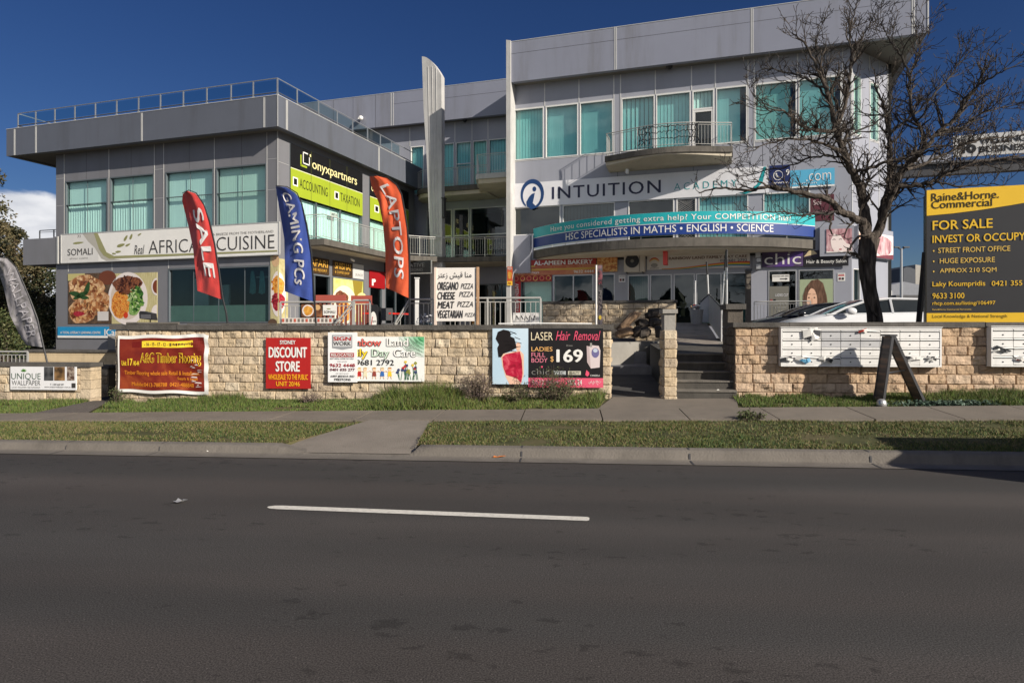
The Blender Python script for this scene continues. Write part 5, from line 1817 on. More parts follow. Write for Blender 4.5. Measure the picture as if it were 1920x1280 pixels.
S = side_sign('food_poster', 'yellow green window poster of a rice plate in the side shopfront', sC + 0.03, S2[0] + 0.1, S2[1] - 0.1, 2.0, 4.0, ramp_mat('lime_print', [(0.35, (0.50, 0.52, 0.12)), (0.65, (0.70, 0.66, 0.30))], scale=2), cat='poster')
S.disc(0.35, 0.40, 0.42, 0.45, paint(235, 225, 200), lay=1); S.disc(0.25, 0.52, 0.22, 0.20, MEATM, lay=2, wob=0.12); S.disc(0.36, 0.24, 0.24, 0.24, RICE, lay=3, wob=0.1)
S.poly([(0.62, 1), (0.98, 1), (0.9, 0.5), (0.72, 0.5)], paint(150, 130, 50), lay=2); S.disc(0.95, 0.42, 0.25, 0.3, paint(240, 220, 150), lay=3, a0=60, a1=300); S.flush()
# sign of the accessories shop in the recess
S = px_sign('shop_sign', 'black fascia sign of the accessories shop in the shaded recess behind the orange flag', FB, cM - 0.25 - 4.0, 716, 808, 491, 513.5, paint(26, 27, 30))
S.t('CREATIVE', 748, 494, 796, 501.5, paint(85, 86, 88)); S.t('ACCESSORIES', 752, 504, 793, 509, paint(85, 86, 88))
mb = MB(); F_, c_, s0_, s1_, z0_, z1_ = S.px
for a, b, c, d in ((s0_, s1_, z0_ - .05, z0_), (s1_, s1_ + .05, z0_ - .05, z1_)): mb.box(a, b, c_ - 0.02, c_ + 0.03, c, d)
part('sign_frame', mb, M_ALU, S.o); S.flush()
# --------------------------------------------------------------- right wing signs
NAVY = paint(34, 48, 96); TEAL = paint(30, 150, 155); WH2 = paint(222, 222, 226)
cI = cR - 0.07
S = px_sign('academy_sign', 'long white academy fascia sign with a round blue letter logo on the silver wing', FB, cI, 958.5, 1442, 345, 389.5, WH2)
uc = lambda p: S.uv(p, 360, p + 1, 361)[0]
def ring(S, u, v, ru, rv, ku, m, a0, a1, lay=2, n=30, k2=1.0):
    for i in range(n):
        t0, t1 = a0 + (a1 - a0) * i / n, a0 + (a1 - a0) * (i + 1) / n
        w0 = ku * (0.35 + 0.65 * math.sin(math.pi * i / n)); w1 = ku * (0.35 + 0.65 * math.sin(math.pi * (i + 1) / n))
        S.poly([(u + ru * math.cos(R(t0)), v + rv * math.sin(R(t0))), (u + ru * math.cos(R(t1)), v + rv * math.sin(R(t1))), (u + ru * (1 - w1) * math.cos(R(t1)), v + rv * (1 - w1) * math.sin(R(t1))), (u + ru * (1 - w0) * math.cos(R(t0)), v + rv * (1 - w0) * math.sin(R(t0)))], m, 'logo', lay)
LB = paint(28, 62, 110)
ulog = uc(998)
ring(S, ulog, 0.52, 0.050, 0.62, 0.30, LB, 235, -95, n=40)
S.disc(uc(1002), 0.72, 0.0082, 0.105, LB, name='logo')
S.poly([(uc(997), 0.52), (uc(1003), 0.56), (uc(1001), 0.34), (uc(999), 0.14), (uc(1004), 0.02), (uc(1012), 0.10), (uc(1006), -0.06), (uc(996), -0.12), (uc(988), 0.02), (uc(987), 0.20), (uc(992), 0.40)], LB, 'logo', 3)
INT = paint(40, 42, 70)
S.t('INTUITION', 1035, 350.5, 1239, 374, INT, bold=0.012, spacing=1.15)
S.t('ACADEMY', 1264, 344, 1382, 357, TEAL, bold=-0.01, spacing=1.5)
S.poly([(uc(1384), 0.04), (uc(1404), 0.10), (uc(1420), 0.35), (uc(1432), 0.98), (uc(1437), 0.98), (uc(1430), 0.40), (uc(1414), 0.08), (uc(1398), 0.0)], TEAL, 'logo', 2)
S.flush()
S = px_sign('phone_sign', 'navy panel with a white telephone symbol beside the academy sign', FB, cI - 0.02, 1442.5, 1481.5, 311, 347.5, paint(24, 40, 92))
ring(S, 0.42, 0.48, 0.23, 0.25, 0.16, WHT, 0, 360, n=28)
S.line([(0.33, 0.60), (0.34, 0.48), (0.42, 0.38), (0.52, 0.36)], 0.04, 0.04, WHT)
S.text('9', 0.80, 0.97, 0.44, 0.76, WHT, bold=0.03); S.text('www.', 0.12, 0.95, 0.05, 0.14, WHT); S.flush()
S = px_sign('web_address_sign', 'light blue sign panel right of the navy telephone panel, behind the tree branches', FB, cI - 0.01, 1482, 1565, 320, 353.5, paint(90, 175, 210))
S.rect(0, 1, 0, 0.09, WHT); S.text('.com', 0.36, 0.92, 0.34, 0.76, WHT, bold=-0.01); S.text('intuition', 0.04, 0.6, 0.2, 0.30, WHT); S.flush()
S = px_sign('shop_sign', 'maroon window sign under the light blue panel', FB, cR - 0.02, 1519.5, 1564, 366, 415, paint(92, 45, 55))
S.text('Sol', 0.12, 0.45, 0.62, 0.80, paint(210, 190, 190)); S.text('solicitors', 0.12, 0.8, 0.30, 0.42, paint(170, 140, 145)); S.flush()
# curved banner along the balcony
bt = thing('balcony_banner', 'curved teal and navy tutoring banner along the bowed first floor balcony', 'banner', FB, (ARC[0], cR - 2.75, 5.56))
cx_, cy_, r_, aa = ARC
def bsurf(u, v, d):
    a = -aa + 2 * aa * (0.004 + u * 0.992)
    return (cx_ + (r_ + 0.02 + d) * math.sin(a), cy_ - (r_ + 0.02 + d) * math.cos(a), 5.56 + v * 0.93)
def arc_u(p):
    best, bu = 1e9, 0
    for i in range(2001):
        u = i / 2000
        s, c, z = bsurf(u, 0.5, 0)
        W_ = FB.world((s, c, z))
        q = abs(W_.x / W_.y * FPX + CX - p)
        if q < best: best, bu = q, u
    return bu
mb = MB(); n = 60
mb.grid([[bsurf(i / n, v, 0) for i in range(n + 1)] for v in (0, 1)])
mb.grid([[bsurf(i / n, v, -0.02) for i in range(n + 1)] for v in (0, 1)])
part('banner_sheet', mb, paint(30, 165, 172), bt)
S = Sign(bt, bsurf)
S.rect(0, 1, 0, 0.49, paint(28, 58, 128), nu=60)
S.rect(0, 1, 0.485, 0.51, WHT, nu=60, lay=1, name='printed_line')
S.text('Have you considered getting extra help? Your COMPETITION has!', arc_u(1033), arc_u(1482), 0.56, 0.89, WHT, bold=0.006, spacing=1.08)
S.text('HSC SPECIALISTS IN MATHS \u2022 ENGLISH \u2022 SCIENCE', arc_u(1061), arc_u(1450), 0.10, 0.43, WHT, bold=0.002)
S.flush()
# bakery
ORG = paint(205, 110, 70)
cB = cR - 0.10
S = px_sign('bakery_sign', 'red and orange bakery fascia sign under the curved banner', FB, cB, 960.5, 1118, 489, 517, ramp_mat('bakery_print', [(0.3, (0.42, 0.10, 0.07)), (0.5, (0.55, 0.22, 0.12)), (0.7, (0.62, 0.30, 0.16))], scale=1.2))
S.rect(0, 1, 0.62, 1.0, paint(165, 50, 45)); S.rect(0, 1, 0.30, 0.42, paint(205, 165, 80)); S.rect(0.0, 0.28, 0.55, 0.64, paint(215, 185, 95), lay=1)
S.text('AL-AMEEN BAKERY', 0.265, 0.96, 0.64, 0.95, paint(235, 235, 235), bold=0.05)
S.text('Lebanese, Pizza, Manoush & Pastries   Coffee & Drinks', 0.03, 0.97, 0.44, 0.56, paint(190, 60, 50))
S.text('Open 7 Days', 0.03, 0.33, 0.07, 0.26, WHT, bold=0.02)
S.text('9632 4444', 0.74, 0.97, 0.07, 0.26, WHT, bold=0.02)
S.flush()
PIZ = ramp_mat('pizza_print', [(0.3, (0.25, 0.05, 0.02)), (0.48, (0.60, 0.24, 0.07)), (0.6, (0.78, 0.52, 0.22)), (0.75, (0.30, 0.28, 0.08))], scale=7, rough=0.4)
S = px_sign('bakery_sign', 'pizza photograph panel at the right end of the bakery sign', FB, cB, 1119.5, 1157.5, 483, 510, PIZ)
S.flush()
S = px_sign('bakery_poster', 'strip of red pizza pictures above the bakery window', FB, cR - 0.05, 961.5, 1034.5, 516, 529, paint(150, 45, 42), cat='poster')
for k in range(6): S.disc(0.09 + 0.165 * k, 0.5, 0.065, 0.40, PIZ if k % 2 else paint(205, 120, 90), lay=1); S.disc(0.09 + 0.165 * k, 0.5, 0.04, 0.25, RELISH, lay=2)
S.flush()
S = px_sign('bakery_poster', 'tall narrow red banner with white letters down the left of the bakery window', FB, cR - 0.05, 961.5, 976, 529, 586, paint(188, 40, 48), cat='poster')
S.text('AMEEN BAKERY', 0.28, 0.78, 0.03, 0.96, WHT, bold=0.03, rot=True)
S.flush()
# projecting bakery sign
sJ = FB.s(30.3, 960)
S = px_sign('bakery_sign', 'small sunlit yellow and red bakery sign on the concrete blade', FB, 30.4, 951, 960.5, 500, 535, paint(200, 90, 50))
S.rect(0, 1, 0, 0.22, YEL); S.disc(0.5, 0.55, 0.4, 0.2, CHICK, lay=1, wob=.1); S.text('PIZZA', 0.1, 0.9, 0.84, 0.96, WHT, bold=.02); S.text('PIES', 0.2, 0.8, 0.05, 0.17, RED, bold=.02); S.flush()
S = px_sign('wall_notice', 'small paper notice on the wall between the bakery window and the day care glass', FB, cR - 0.015, 1160, 1172.5, 516, 529, WH2, cat='notice')
S.text('NOTICE', 0.1, 0.9, 0.72, 0.9, CHAR); S.rect(0.15, 0.45, 0.15, 0.5, paint(120, 60, 60), lay=1); S.rect(0.55, 0.85, 0.15, 0.5, CHAR, lay=1); S.flush()
# day care fascia
S = px_sign('day_care_sign', 'pale fascia sign with a rainbow curve above the day care entrance', FB, cB, 1213, 1406, 479, 506, paint(212, 206, 198))
cols = [paint(200, 60, 50), paint(225, 120, 40), paint(225, 190, 60), paint(90, 160, 80), paint(60, 120, 190)]
for k, m in enumerate(cols):
    pts0 = []; pts1 = []
    for i in range(21):
        q = i / 20; u = 0.15 + 0.85 * q
        v = 0.05 + 0.36 * math.sin(q * 1.75) ** 2.2 + 0.0
        w_ = 0.012 + 0.05 * q
        pts0.append((u, v - k * w_)); pts1.append((u, v - (k + 1) * w_))
    for i in range(20):
        if pts1[i + 1][1] > -0.02 or True:
            S.poly([pts0[i], pts0[i + 1], (pts1[i + 1][0], max(0.0, pts1[i + 1][1])), (pts1[i][0], max(0.0, pts1[i][1]))] if pts0[i][1] > 0.001 else [(pts0[i][0], 0.001), (pts0[i + 1][0], 0.002), (pts0[i + 1][0], 0.0), (pts0[i][0], 0.0)], m, 'printed_rainbow', 2)
S.text('RAINBOW LAND FAMILY DAY CARE', 0.22, 0.975, 0.64, 0.84, paint(105, 70, 50), bold=0.02)
S.text('02 9681 2792', 0.72, 0.975, 0.40, 0.58, paint(70, 70, 90), bold=0.02)
ring(S, 0.075, 0.42, 0.055, 0.42, 0.18, cols[0], 160, 20, n=18); ring(S, 0.075, 0.40, 0.047, 0.36, 0.18, cols[2], 160, 20, n=18)
S.disc(0.075, 0.30, 0.035, 0.14, GRYL, lay=1); S.text('children', 0.03, 0.12, 0.06, 0.16, CHAR)
S.flush()
# salon
S = px_sign('salon_sign', 'purple salon fascia sign with a large white chic wordmark', FB, cB, 1428.5, 1506, 470, 501, ramp_mat('purple_print', [(0.4, (0.060, 0.045, 0.085)), (0.6, (0.12, 0.065, 0.19))], scale=1.0))
S.poly([(0.28, 0.0), (0.75, 0.0), (1.0, 0.75), (1.0, 1.0), (0.90, 1.0)], paint(88, 60, 130), lay=1)
S.text('chic', 0.06, 0.95, 0.14, 0.80, WHT, bold=-0.005); S.disc(0.67, 0.86, 0.03, 0.07, GRYL, lay=2); S.flush()
S = px_sign('salon_sign', 'black hair and beauty salon sign beside the purple chic sign', FB, cB - 0.01, 1507, 1591, 483.5, 500, paint(34, 32, 36))
S.text('Hair & Beauty Salon', 0.06, 0.95, 0.22, 0.74, WHT, bold=0.01); S.flush()
S = px_sign('salon_sign', 'dark purple strip above the salon lettering', FB, cB + 0.01, 1507, 1592, 470, 483, paint(48, 38, 58))
S.poly([(0.0, 0.1), (0.12, 1.0), (0.22, 1.0), (0.30, 0.5)], paint(210, 190, 150), lay=1); S.flush()
SKIN = paint(235, 190, 160); HAIRB = ramp_mat('brown_hair_print', [(0.35, (0.06, 0.03, 0.018)), (0.65, (0.20, 0.11, 0.07))], scale=2.5, stretch=(7, 7, 1), rough=0.5)
S = px_sign('salon_poster', 'salon window poster of a woman with shoulder length brown hair', FB, cR - 0.02, 1498, 1563, 524, 600, paint(160, 172, 140), cat='poster')
S.poly([(0.14, 0.06), (0.10, 0.45), (0.18, 0.78), (0.36, 0.97), (0.55, 1.0), (0.70, 0.9), (0.80, 0.6), (0.86, 0.25), (0.80, 0.05), (0.62, 0.0), (0.3, 0.0)], HAIRB, 'printed_hair', 1)
S.disc(0.38, 0.44, 0.15, 0.34, SKIN, 'printed_face', 2, wob=0.02)
S.poly([(0.50, 0.80), (0.56, 0.50), (0.50, 0.12), (0.62, 0.05), (0.74, 0.4), (0.66, 0.85)], HAIRB, 'printed_hair', 4)
S.poly([(0.20, 0.80), (0.24, 0.55), (0.20, 0.2), (0.13, 0.2), (0.12, 0.6)], HAIRB, 'printed_hair', 4)
S.poly([(0.30, 0.10), (0.46, 0.10), (0.58, 0.0), (0.22, 0.0)], SKIN, 'printed_face', 2)
for u in (0.29, 0.45): S.disc(u, 0.55, 0.026, 0.016, paint(60, 42, 36), 'printed_eye', 3); S.line([(u - .05, .63), (u + .05, .64)], .01, .01, paint(90, 60, 45))
S.poly([(0.36, 0.54), (0.39, 0.54), (0.40, 0.37), (0.345, 0.365)], paint(220, 168, 138), 'printed_face', 3)
S.disc(0.37, 0.26, 0.055, 0.025, paint(190, 85, 85), 'printed_lips', 3)
S.flush()
S = px_sign('salon_poster', 'door poster listing ladies cuts with a please use arrow sheet at the top', FB, cR - 0.02, 1442, 1479, 537, 600, paint(118, 116, 108), cat='poster')
S.text('LADIES CUT', 0.32, 0.98, 0.70, 0.78, WH2); 
for k, (a, b) in enumerate(((.5, .9), (.3, .9), (.4, .95), (.35, .9))): S.text(('cut', 'colour', 'treatment', 'hair up')[k], a, b, 0.46 - 0.11 * k, 0.52 - 0.11 * k, paint(170, 168, 160))
S.rect(0.06, 0.18, 0.56, 0.62, paint(150, 80, 80), lay=1); S.rect(0.22, 0.34, 0.56, 0.62, BLK, lay=1); S.flush()
S = px_sign('paper_notice', 'white please use sign with a black arrow on the salon door', FB, cR - 0.03, 1448, 1480, 515, 528, WHT, cat='notice')
S.text('PLEASE USE SIDE', 0.06, 0.98, 0.68, 0.88, CHAR, bold=0.02); S.line([(0.45, 0.36), (0.84, 0.36)], .02, .06, BLK); S.poly([(0.78, 0.2), (0.92, 0.36), (0.78, 0.52)], BLK); S.flush()
S = px_sign('paper_notice', 'red and white printed notice on the silver wall right of the salon window', FB, cR - 0.015, 1570.5, 1584.5, 512, 527, WHT, cat='notice')
S.rect(0.1, 0.9, 0.62, 0.8, paint(190, 90, 90), lay=1); S.rect(0.15, 0.45, 0.15, 0.45, paint(110, 50, 60), lay=1); S.rect(0.55, 0.85, 0.15, 0.45, CHAR, lay=1); S.text('ADVICE', .1, .9, .85, .95, CHAR); S.flush()
# pink hair poster, front piece and chamfer piece
PINKH = ramp_mat('pink_hair_print', [(0.35, (0.30, 0.13, 0.15)), (0.5, (0.55, 0.30, 0.32)), (0.7, (0.82, 0.62, 0.62))], scale=1.6, stretch=(4, 4, 1.2), dist=1.0, rough=0.4)
FACE = paint(248, 232, 226)
cH = cR - 0.245
S = px_sign('hair_poster', 'pale poster of a face under pink hair just left of the tree trunk', FB, cH, 1549.5, 1597.5, 430, 474, PINKH, cat='poster')
S.poly([(0.16, 0.52), (0.30, 0.80), (0.55, 0.72), (0.78, 0.38), (0.95, 0.3), (1.0, 0.12), (0.6, 0.02), (0.3, 0.06), (0.2, 0.25)], FACE, 'printed_face', 1)
for u in (0.30, 0.55): S.line([(u - .06, .54), (u, .57), (u + .06, .545)], .012, .014, paint(110, 80, 85))
S.disc(0.55, 0.13, 0.06, 0.03, paint(180, 90, 100), 'printed_lips', 2)
S.poly([(0, 0.0), (1, 0.0), (1, 0.05), (0.5, 0.02), (0, 0.06)], WHT, lay=2); S.flush()
t = thing('hair_poster', 'poster of swept pink hair just right of the tree trunk', 'poster', FB, Mc(1.5, -0.24, 4.75))
ca, cb = 0.12, xe - 0.05
hs_ = lambda u, v, d: Mc(ca + u * (cb - ca), -0.245 - d, 4.74 + v * 1.02)
mb = MB(); mb.box(ca, cb, -0.245, -0.222, 4.74, 5.76, Mc); part('board', mb, FACE, t)
S = Sign(t, hs_)
S.disc(0.70, 0.52, 0.28, 0.42, PINKH, 'printed_hair', 1, wob=0.06); S.poly([(0.0, 0.9), (0.3, 0.95), (0.42, 0.55), (0.3, 0.2), (0.0, 0.3)], paint(245, 200, 175), 'printed_face', 2)
S.line([(0.02, .66), (0.10, .69), (0.18, .665)], .012, .014, paint(110, 70, 70)); S.poly([(0.5, 0.06), (1.0, 0.2), (1.0, 0.0), (0.4, 0.0)], paint(120, 60, 70), lay=2); S.flush()
# ================================================================ banners on the stone walls
cW = CW - 0.075
def wall_sign(name, label, x0, x1, yt, yb, m, dc=0.0, **k):
    return px_sign(name, label, FW, cW - dc, x0, x1, yt, yb, m, thick=k.pop('thick', 0.02), **k)
# wallpaper sign
S = wall_sign('wallpaper_sign', 'white wallpaper shop sign with a green leaf on the low wall at the far left', 19.5, 143, 687, 730, paint(222, 222, 224))
S.t('UNIQUE', 22, 699, 77, 712.5, paint(70, 95, 75), bold=-0.012)
S.t('WALLPAPER', 23, 712.5, 76.5, 721.5, paint(120, 120, 118), bold=-0.008)
S.t('LUXURY WALLPAPERS  FINE FURNISHINGS', 23, 724, 76, 727, GRYL)
for a in (60, 90, 120, 20, 160): leaf(S, S.uv(45 + 3 * math.cos(R(a)), 696, 46, 697)[0], 0.80 + 0.05 * math.sin(R(a)), 0.022, 0.07, a, paint(90, 140, 70))
for x0, x1, m in ((83, 100.5, ramp_mat('room_print_blue', [(0.4, (0.02, 0.022, 0.025)), (0.7, (0.12, 0.12, 0.12))], scale=5)), (102, 122, ramp_mat('room_print_gold', [(0.35, (0.05, 0.03, 0.015)), (0.55, (0.30, 0.17, 0.07)), (0.7, (0.6, 0.42, 0.2))], scale=4)), (126, 140, ramp_mat('room_print_damask', [(0.4, (0.07, 0.035, 0.025)), (0.6, (0.33, 0.27, 0.22))], scale=14))):
    S.r(x0, 687.5, x1, 713, m, lay=1, name='printed_photo')
S.t('T. 1300 660 509', 95, 718.5, 120, 722, CHAR); S.t('www.uniquewallpaper.com.au', 84, 723.5, 133, 727, CHAR); S.r(134.5, 718, 142, 727, CHAR, lay=1)
S.flush()
# timber flooring banner (a sagging sheet)
x0, x1 = FW.s(cW, 222), FW.s(cW, 392)
zb, zt = FW.z(cW, 222, 735), FW.z(cW, 222, 629)
t = thing('timber_floor_banner', 'red and orange vinyl timber flooring banner with white hem and yellow letters', 'banner', FW, ((x0 + x1) / 2, cW, zb))
def tsurf(u, v, d):
    sag = 0.012 * math.sin(u * math.pi * 4.0) * (0.5 - v) * 2 - 0.03 * (1 - v) * u
    rip = 0.018 * math.sin(9 * u + 4 * v) * math.sin(3 * v + 1) + 0.012 * math.sin(23 * u * (0.6 + v) + 2) * max(0, u - 0.45) * 2
    lift = 0.03 * u * v
    return (x0 + u * (x1 - x0) + 0.006 * math.sin(v * 19) * (1 if u > .9 else 0), cW - 0.02 + rip - d, zb + v * (zt - zb) + sag + lift - 0.02 * (u > 0.96) * (v > 0.9))
mb = MB(); n = 48
mb.grid([[tsurf(i / n, j / 20, 0) for i in range(n + 1)] for j in range(21)])
part('banner_sheet', mb, WHT, t, smooth=True)
S = Sign(t, tsurf, 0.005, 0.004)
RUST = ramp_mat('timber_print', [(0.3, (0.14, 0.014, 0.012)), (0.5, (0.21, 0.026, 0.014)), (0.66, (0.34, 0.07, 0.022)), (0.8, (0.46, 0.18, 0.11))], scale=1.3, dist=1.6, rough=0.4)
S.rect(0.02, 0.955, 0.055, 0.945, RUST, nu=40, nv=16)
YB = paint(250, 215, 60); YO = paint(225, 140, 45); DR = paint(110, 25, 20)
S.rect(0.27, 0.83, 0.785, 0.895, YB, nu=24, lay=1)
S.rect(0.16, 0.27, 0.79, 0.89, DR, nu=6, lay=1)
S.text('- 16 - 15 - 17 - 12 - 18', 0.30, 0.60, 0.81, 0.87, CHAR, bold=0.02); S.text('40-44 Wellington Rd', 0.61, 0.81, 0.815, 0.865, CHAR, bold=0.01)
S.text('Unit', 0.045, 0.10, 0.47, 0.565, YB, bold=0.03); S.text('17', 0.115, 0.17, 0.47, 0.60, YB, bold=0.03); S.text('/40-44', 0.175, 0.245, 0.47, 0.56, YB, bold=0.03)
S.text('A&G Timber Flooring', 0.255, 0.925, 0.465, 0.70, YB, bold=0.055)
S.d += 0.004
S.text('A&G Timber Flooring', 0.263, 0.918, 0.482, 0.685, DR, bold=-0.005, name='lettering_core')
S.d -= 0.004
S.text('Timber Flooring whole sale Retail & Installation', 0.075, 0.90, 0.29, 0.385, YO, bold=0.02)
S.text('Supply & install', 0.66, 0.88, 0.22, 0.28, YO, bold=0.02)
S.text('Mobile:0413-788788  0421-488848', 0.155, 0.84, 0.115, 0.185, YO, bold=0.02)
rq = random.Random(5)
for k in range(16):
    v = 0.12 + 0.50 * k / 16 + rq.uniform(-.01, .01); a = 0.82 + rq.uniform(-.03, .06); b = a + rq.uniform(0.02, 0.09)
    S.poly([(a, v), (b, v + rq.uniform(-.01, .01)), (b - .01, v + 0.012), (a + .02, v + 0.018)], paint(215, 200, 195), 'worn_patch', 4)
S.flush()
# discount store
S = wall_sign('discount_store_sign', 'red discount store sign with white and yellow lettering on the long stone wall', 498.5, 582, 633, 728, paint(172, 36, 34))
S.t('SYDNEY', 525, 637.5, 554.5, 645.5, WHT, bold=0.04)
S.t('DISCOUNT', 504, 649.5, 576, 671, WHT, bold=0.055)
S.t('STORE', 517, 676, 562.5, 697, WHT, bold=0.055)
YO2 = paint(250, 180, 40)
S.t('WHOLESALE TO THE PUBLIC', 503.5, 701, 577.5, 711.5, YO2, bold=0.03); S.t('UNIT 20/46', 518, 714.5, 562.5, 723.5, YO2, bold=0.02)
S.flush()
# family day care
S = wall_sign('day_care_banner', 'white and green family day care banner with cartoon children and flowers', 640, 795.5, 631, 714, paint(235, 236, 232))
GRN = paint(60, 160, 90)
gcol = [paint(int(235 - 165 * q), int(236 - 70 * q), int(232 - 130 * q)) for q in (0.12, 0.25, 0.4, 0.6, 0.85)]
for k, m in enumerate(gcol):
    r0 = 0.30 - 0.055 * k
    S.disc(1.0, 1.0, r0, r0 * 1.5, m, 'printed_fade', 1 + 0.3 * k, a0=180, a1=270, n=16); 
    S.bins and None
for k, m in enumerate(gcol):
    r0 = 0.30 - 0.055 * k
    S.poly([(1.0, 1.0), (1.0 - r0, 1.0), (1.0 - r0 * .7, 1 - r0 * 1.06), (1.0, 1.0 - r0 * 1.5)], m, 'printed_fade', 1 + 0.3 * k)
def shadow_text(txt, x0, y0, x1, y1, m):
    S.t(txt, x0 + .8, y0 + .9, x1 + .8, y1 + .9, CHAR, bold=0.05)
    S.d += 0.004; S.t(txt, x0, y0, x1, y1, m, bold=0.02, name='lettering_face'); S.d -= 0.004
shadow_text('nbow', 668, 634, 715, 649, paint(225, 110, 100)); shadow_text('Land', 725, 633.5, 766, 649, paint(240, 238, 232))
shadow_text('ily', 669, 653, 689.5, 673, paint(245, 215, 50)); shadow_text('Day', 697, 653.5, 730, 673, paint(205, 225, 205)); shadow_text('Care', 738, 653.5, 779, 669, paint(245, 244, 240))
S.t('9681 2792', 668, 674, 739, 684.5, BLK, bold=0.01)
def kid(x, shirt, hair):
    u, _, v, _ = S.uv(x, 700, x + 1, 701)
    S.disc(u, v + 0.10, 0.022, 0.042, paint(240, 205, 170), 'printed_child', 1); S.disc(u, v + 0.125, 0.024, 0.026, hair, 'printed_child', 2, a0=0, a1=180)
    S.poly([(u - 0.018, v + 0.06), (u + 0.018, v + 0.06), (u + 0.026, v - 0.05), (u - 0.026, v - 0.05)], shirt, 'printed_child', 2)
    for sx in (-1, 1):
        S.line([(u + 0.015 * sx, v + 0.04), (u + 0.055 * sx, v + 0.07)], 0.004, 0.008, paint(240, 205, 170)); S.line([(u + 0.012 * sx, v - 0.05), (u + 0.022 * sx, v - 0.11)], 0.004, 0.008, paint(230, 190, 150))
kid(674, RED, paint(200, 170, 110)); kid(685, paint(235, 225, 190), paint(210, 180, 120)); kid(702, paint(150, 70, 60), paint(190, 140, 60)); kid(717, paint(60, 110, 180), paint(200, 180, 130)); kid(731, YEL, paint(180, 120, 50))
for k in range(16):
    x = 748 + rq.uniform(0, 36); yb_ = 711; yt_ = rq.uniform(676, 698)
    a = S.uv(x, yb_, x + 1, yb_ + 1); b = S.uv(x + rq.uniform(-5, 5), yt_, x + 9, yt_ + 1)
    S.line([(765 / 765 * a[0], a[2]), (b[0], b[2])], 0.003, 0.006, paint(60, 110, 75), name='printed_flower', lay=1)
    S.disc(b[0], b[2], 0.018, 0.033, rq.choice([paint(190, 60, 60), paint(225, 195, 70), paint(60, 70, 110), paint(150, 150, 70)]), 'printed_flower', 2, n=9, wob=0.2, seed=k)
S.flush()
# sign work
S = wall_sign('relocation_sign', 'white portrait sign for the relocated sign maker overlapping the day care banner', 615, 669.5, 623, 716, paint(236, 236, 236), dc=0.035)
SIL = paint(150, 152, 155)
S.poly([(0.15, 0.95), (0.84, 0.95), (0.84, 0.69), (0.5, 0.655), (0.15, 0.69)], SIL, lay=1); S.rect(0.18, 0.81, 0.715, 0.93, paint(205, 205, 205), lay=2)
S.text('SIGN', 0.185, 0.80, 0.83, 0.915, paint(178, 36, 40), bold=0.05); S.text('WORK', 0.185, 0.80, 0.735, 0.815, CHAR, bold=0.03)
S.rect(0.08, 0.90, 0.505, 0.59, paint(165, 45, 48), lay=1); S.text('RELOCATED', 0.11, 0.87, 0.52, 0.575, WHT, bold=0.04)
S.text("BUT WE'LL COME TO YOU", 0.09, 0.89, 0.46, 0.49, CHAR, bold=0.012); S.text('CALL US ON', 0.33, 0.66, 0.405, 0.425, CHAR)
S.text('9632 4448', 0.065, 0.935, 0.305, 0.375, paint(160, 30, 38), bold=0.025); S.text('0401 035 277', 0.075, 0.93, 0.225, 0.28, paint(110, 40, 45), bold=0.03)
S.text('OR VISIT US AT', 0.28, 0.72, 0.165, 0.185, CHAR); S.text('6/89 JEDDA RD', 0.10, 0.92, 0.09, 0.14, CHAR, bold=0.03); S.text('PRESTONS', 0.23, 0.79, 0.03, 0.08, CHAR, bold=0.03)
S.flush()
# hair removal poster
S = wall_sign('hair_removal_sign', 'black and pink laser hair removal poster with a photograph of a woman in red', 923.5, 1131, 615.5, 723, paint(26, 24, 26), thick=0.03)
# photograph half
PB = ramp_mat('sky_backdrop_print', [(0.4, (0.46, 0.62, 0.74)), (0.6, (0.60, 0.72, 0.82))], scale=0.8)
S.rect(0, 0.326, 0.03, 1.0, PB, lay=1, name='printed_photo')
FAB = ramp_mat('red_dress_print', [(0.3, (0.25, 0.005, 0.02)), (0.5, (0.48, 0.015, 0.05)), (0.7, (0.68, 0.10, 0.14))], scale=5, dist=1.5, rough=0.4)
HB = paint(24, 18, 18); SK = paint(232, 190, 165)
S.poly([(0.075, 0.55), (0.25, 0.62), (0.285, 0.55), (0.285, 0.20), (0.26, 0.03), (0.155, 0.03), (0.12, 0.16), (0.09, 0.35)], SK, 'printed_woman', 2)
S.poly([(0.09, 0.50), (0.12, 0.55), (0.17, 0.57), (0.25, 0.60), (0.268, 0.45), (0.275, 0.22), (0.262, 0.05), (0.23, 0.12), (0.18, 0.16), (0.125, 0.19), (0.10, 0.32)], FAB, 'printed_dress', 3)
S.disc(0.235, 0.685, 0.022, 0.075, SK, 'printed_woman', 2)
S.poly([(0.055, 0.50), (0.045, 0.66), (0.06, 0.72), (0.03, 0.82), (0.05, 0.94), (0.10, 0.98), (0.15, 0.96), (0.17, 0.90), (0.165, 0.86), (0.20, 0.83), (0.215, 0.72), (0.22, 0.66), (0.16, 0.60), (0.10, 0.56), (0.08, 0.50)], HB, 'printed_hair', 4)
for k in range(14):
    u, v = 0.12 + rq.uniform(-.05, .09), 0.80 + rq.uniform(-.2, .16)
    S.line([(u, v), (u + rq.uniform(.03, .09), v + rq.uniform(-.06, .03))], .0018, .004, HB, 'printed_hair', 4)
CREAM = paint(240, 225, 190); PINK = paint(225, 85, 115); PEACH = paint(235, 180, 110); PINKL = paint(225, 130, 150)
S.text('LASER', 0.352, 0.548, 0.795, 0.935, CREAM, bold=-0.008)
S.text('Hair', 0.575, 0.705, 0.795, 0.955, PINK, shear=0.35, bold=0.0); S.text('Removal', 0.735, 0.975, 0.795, 0.955, PINK, shear=0.35, bold=0.0)
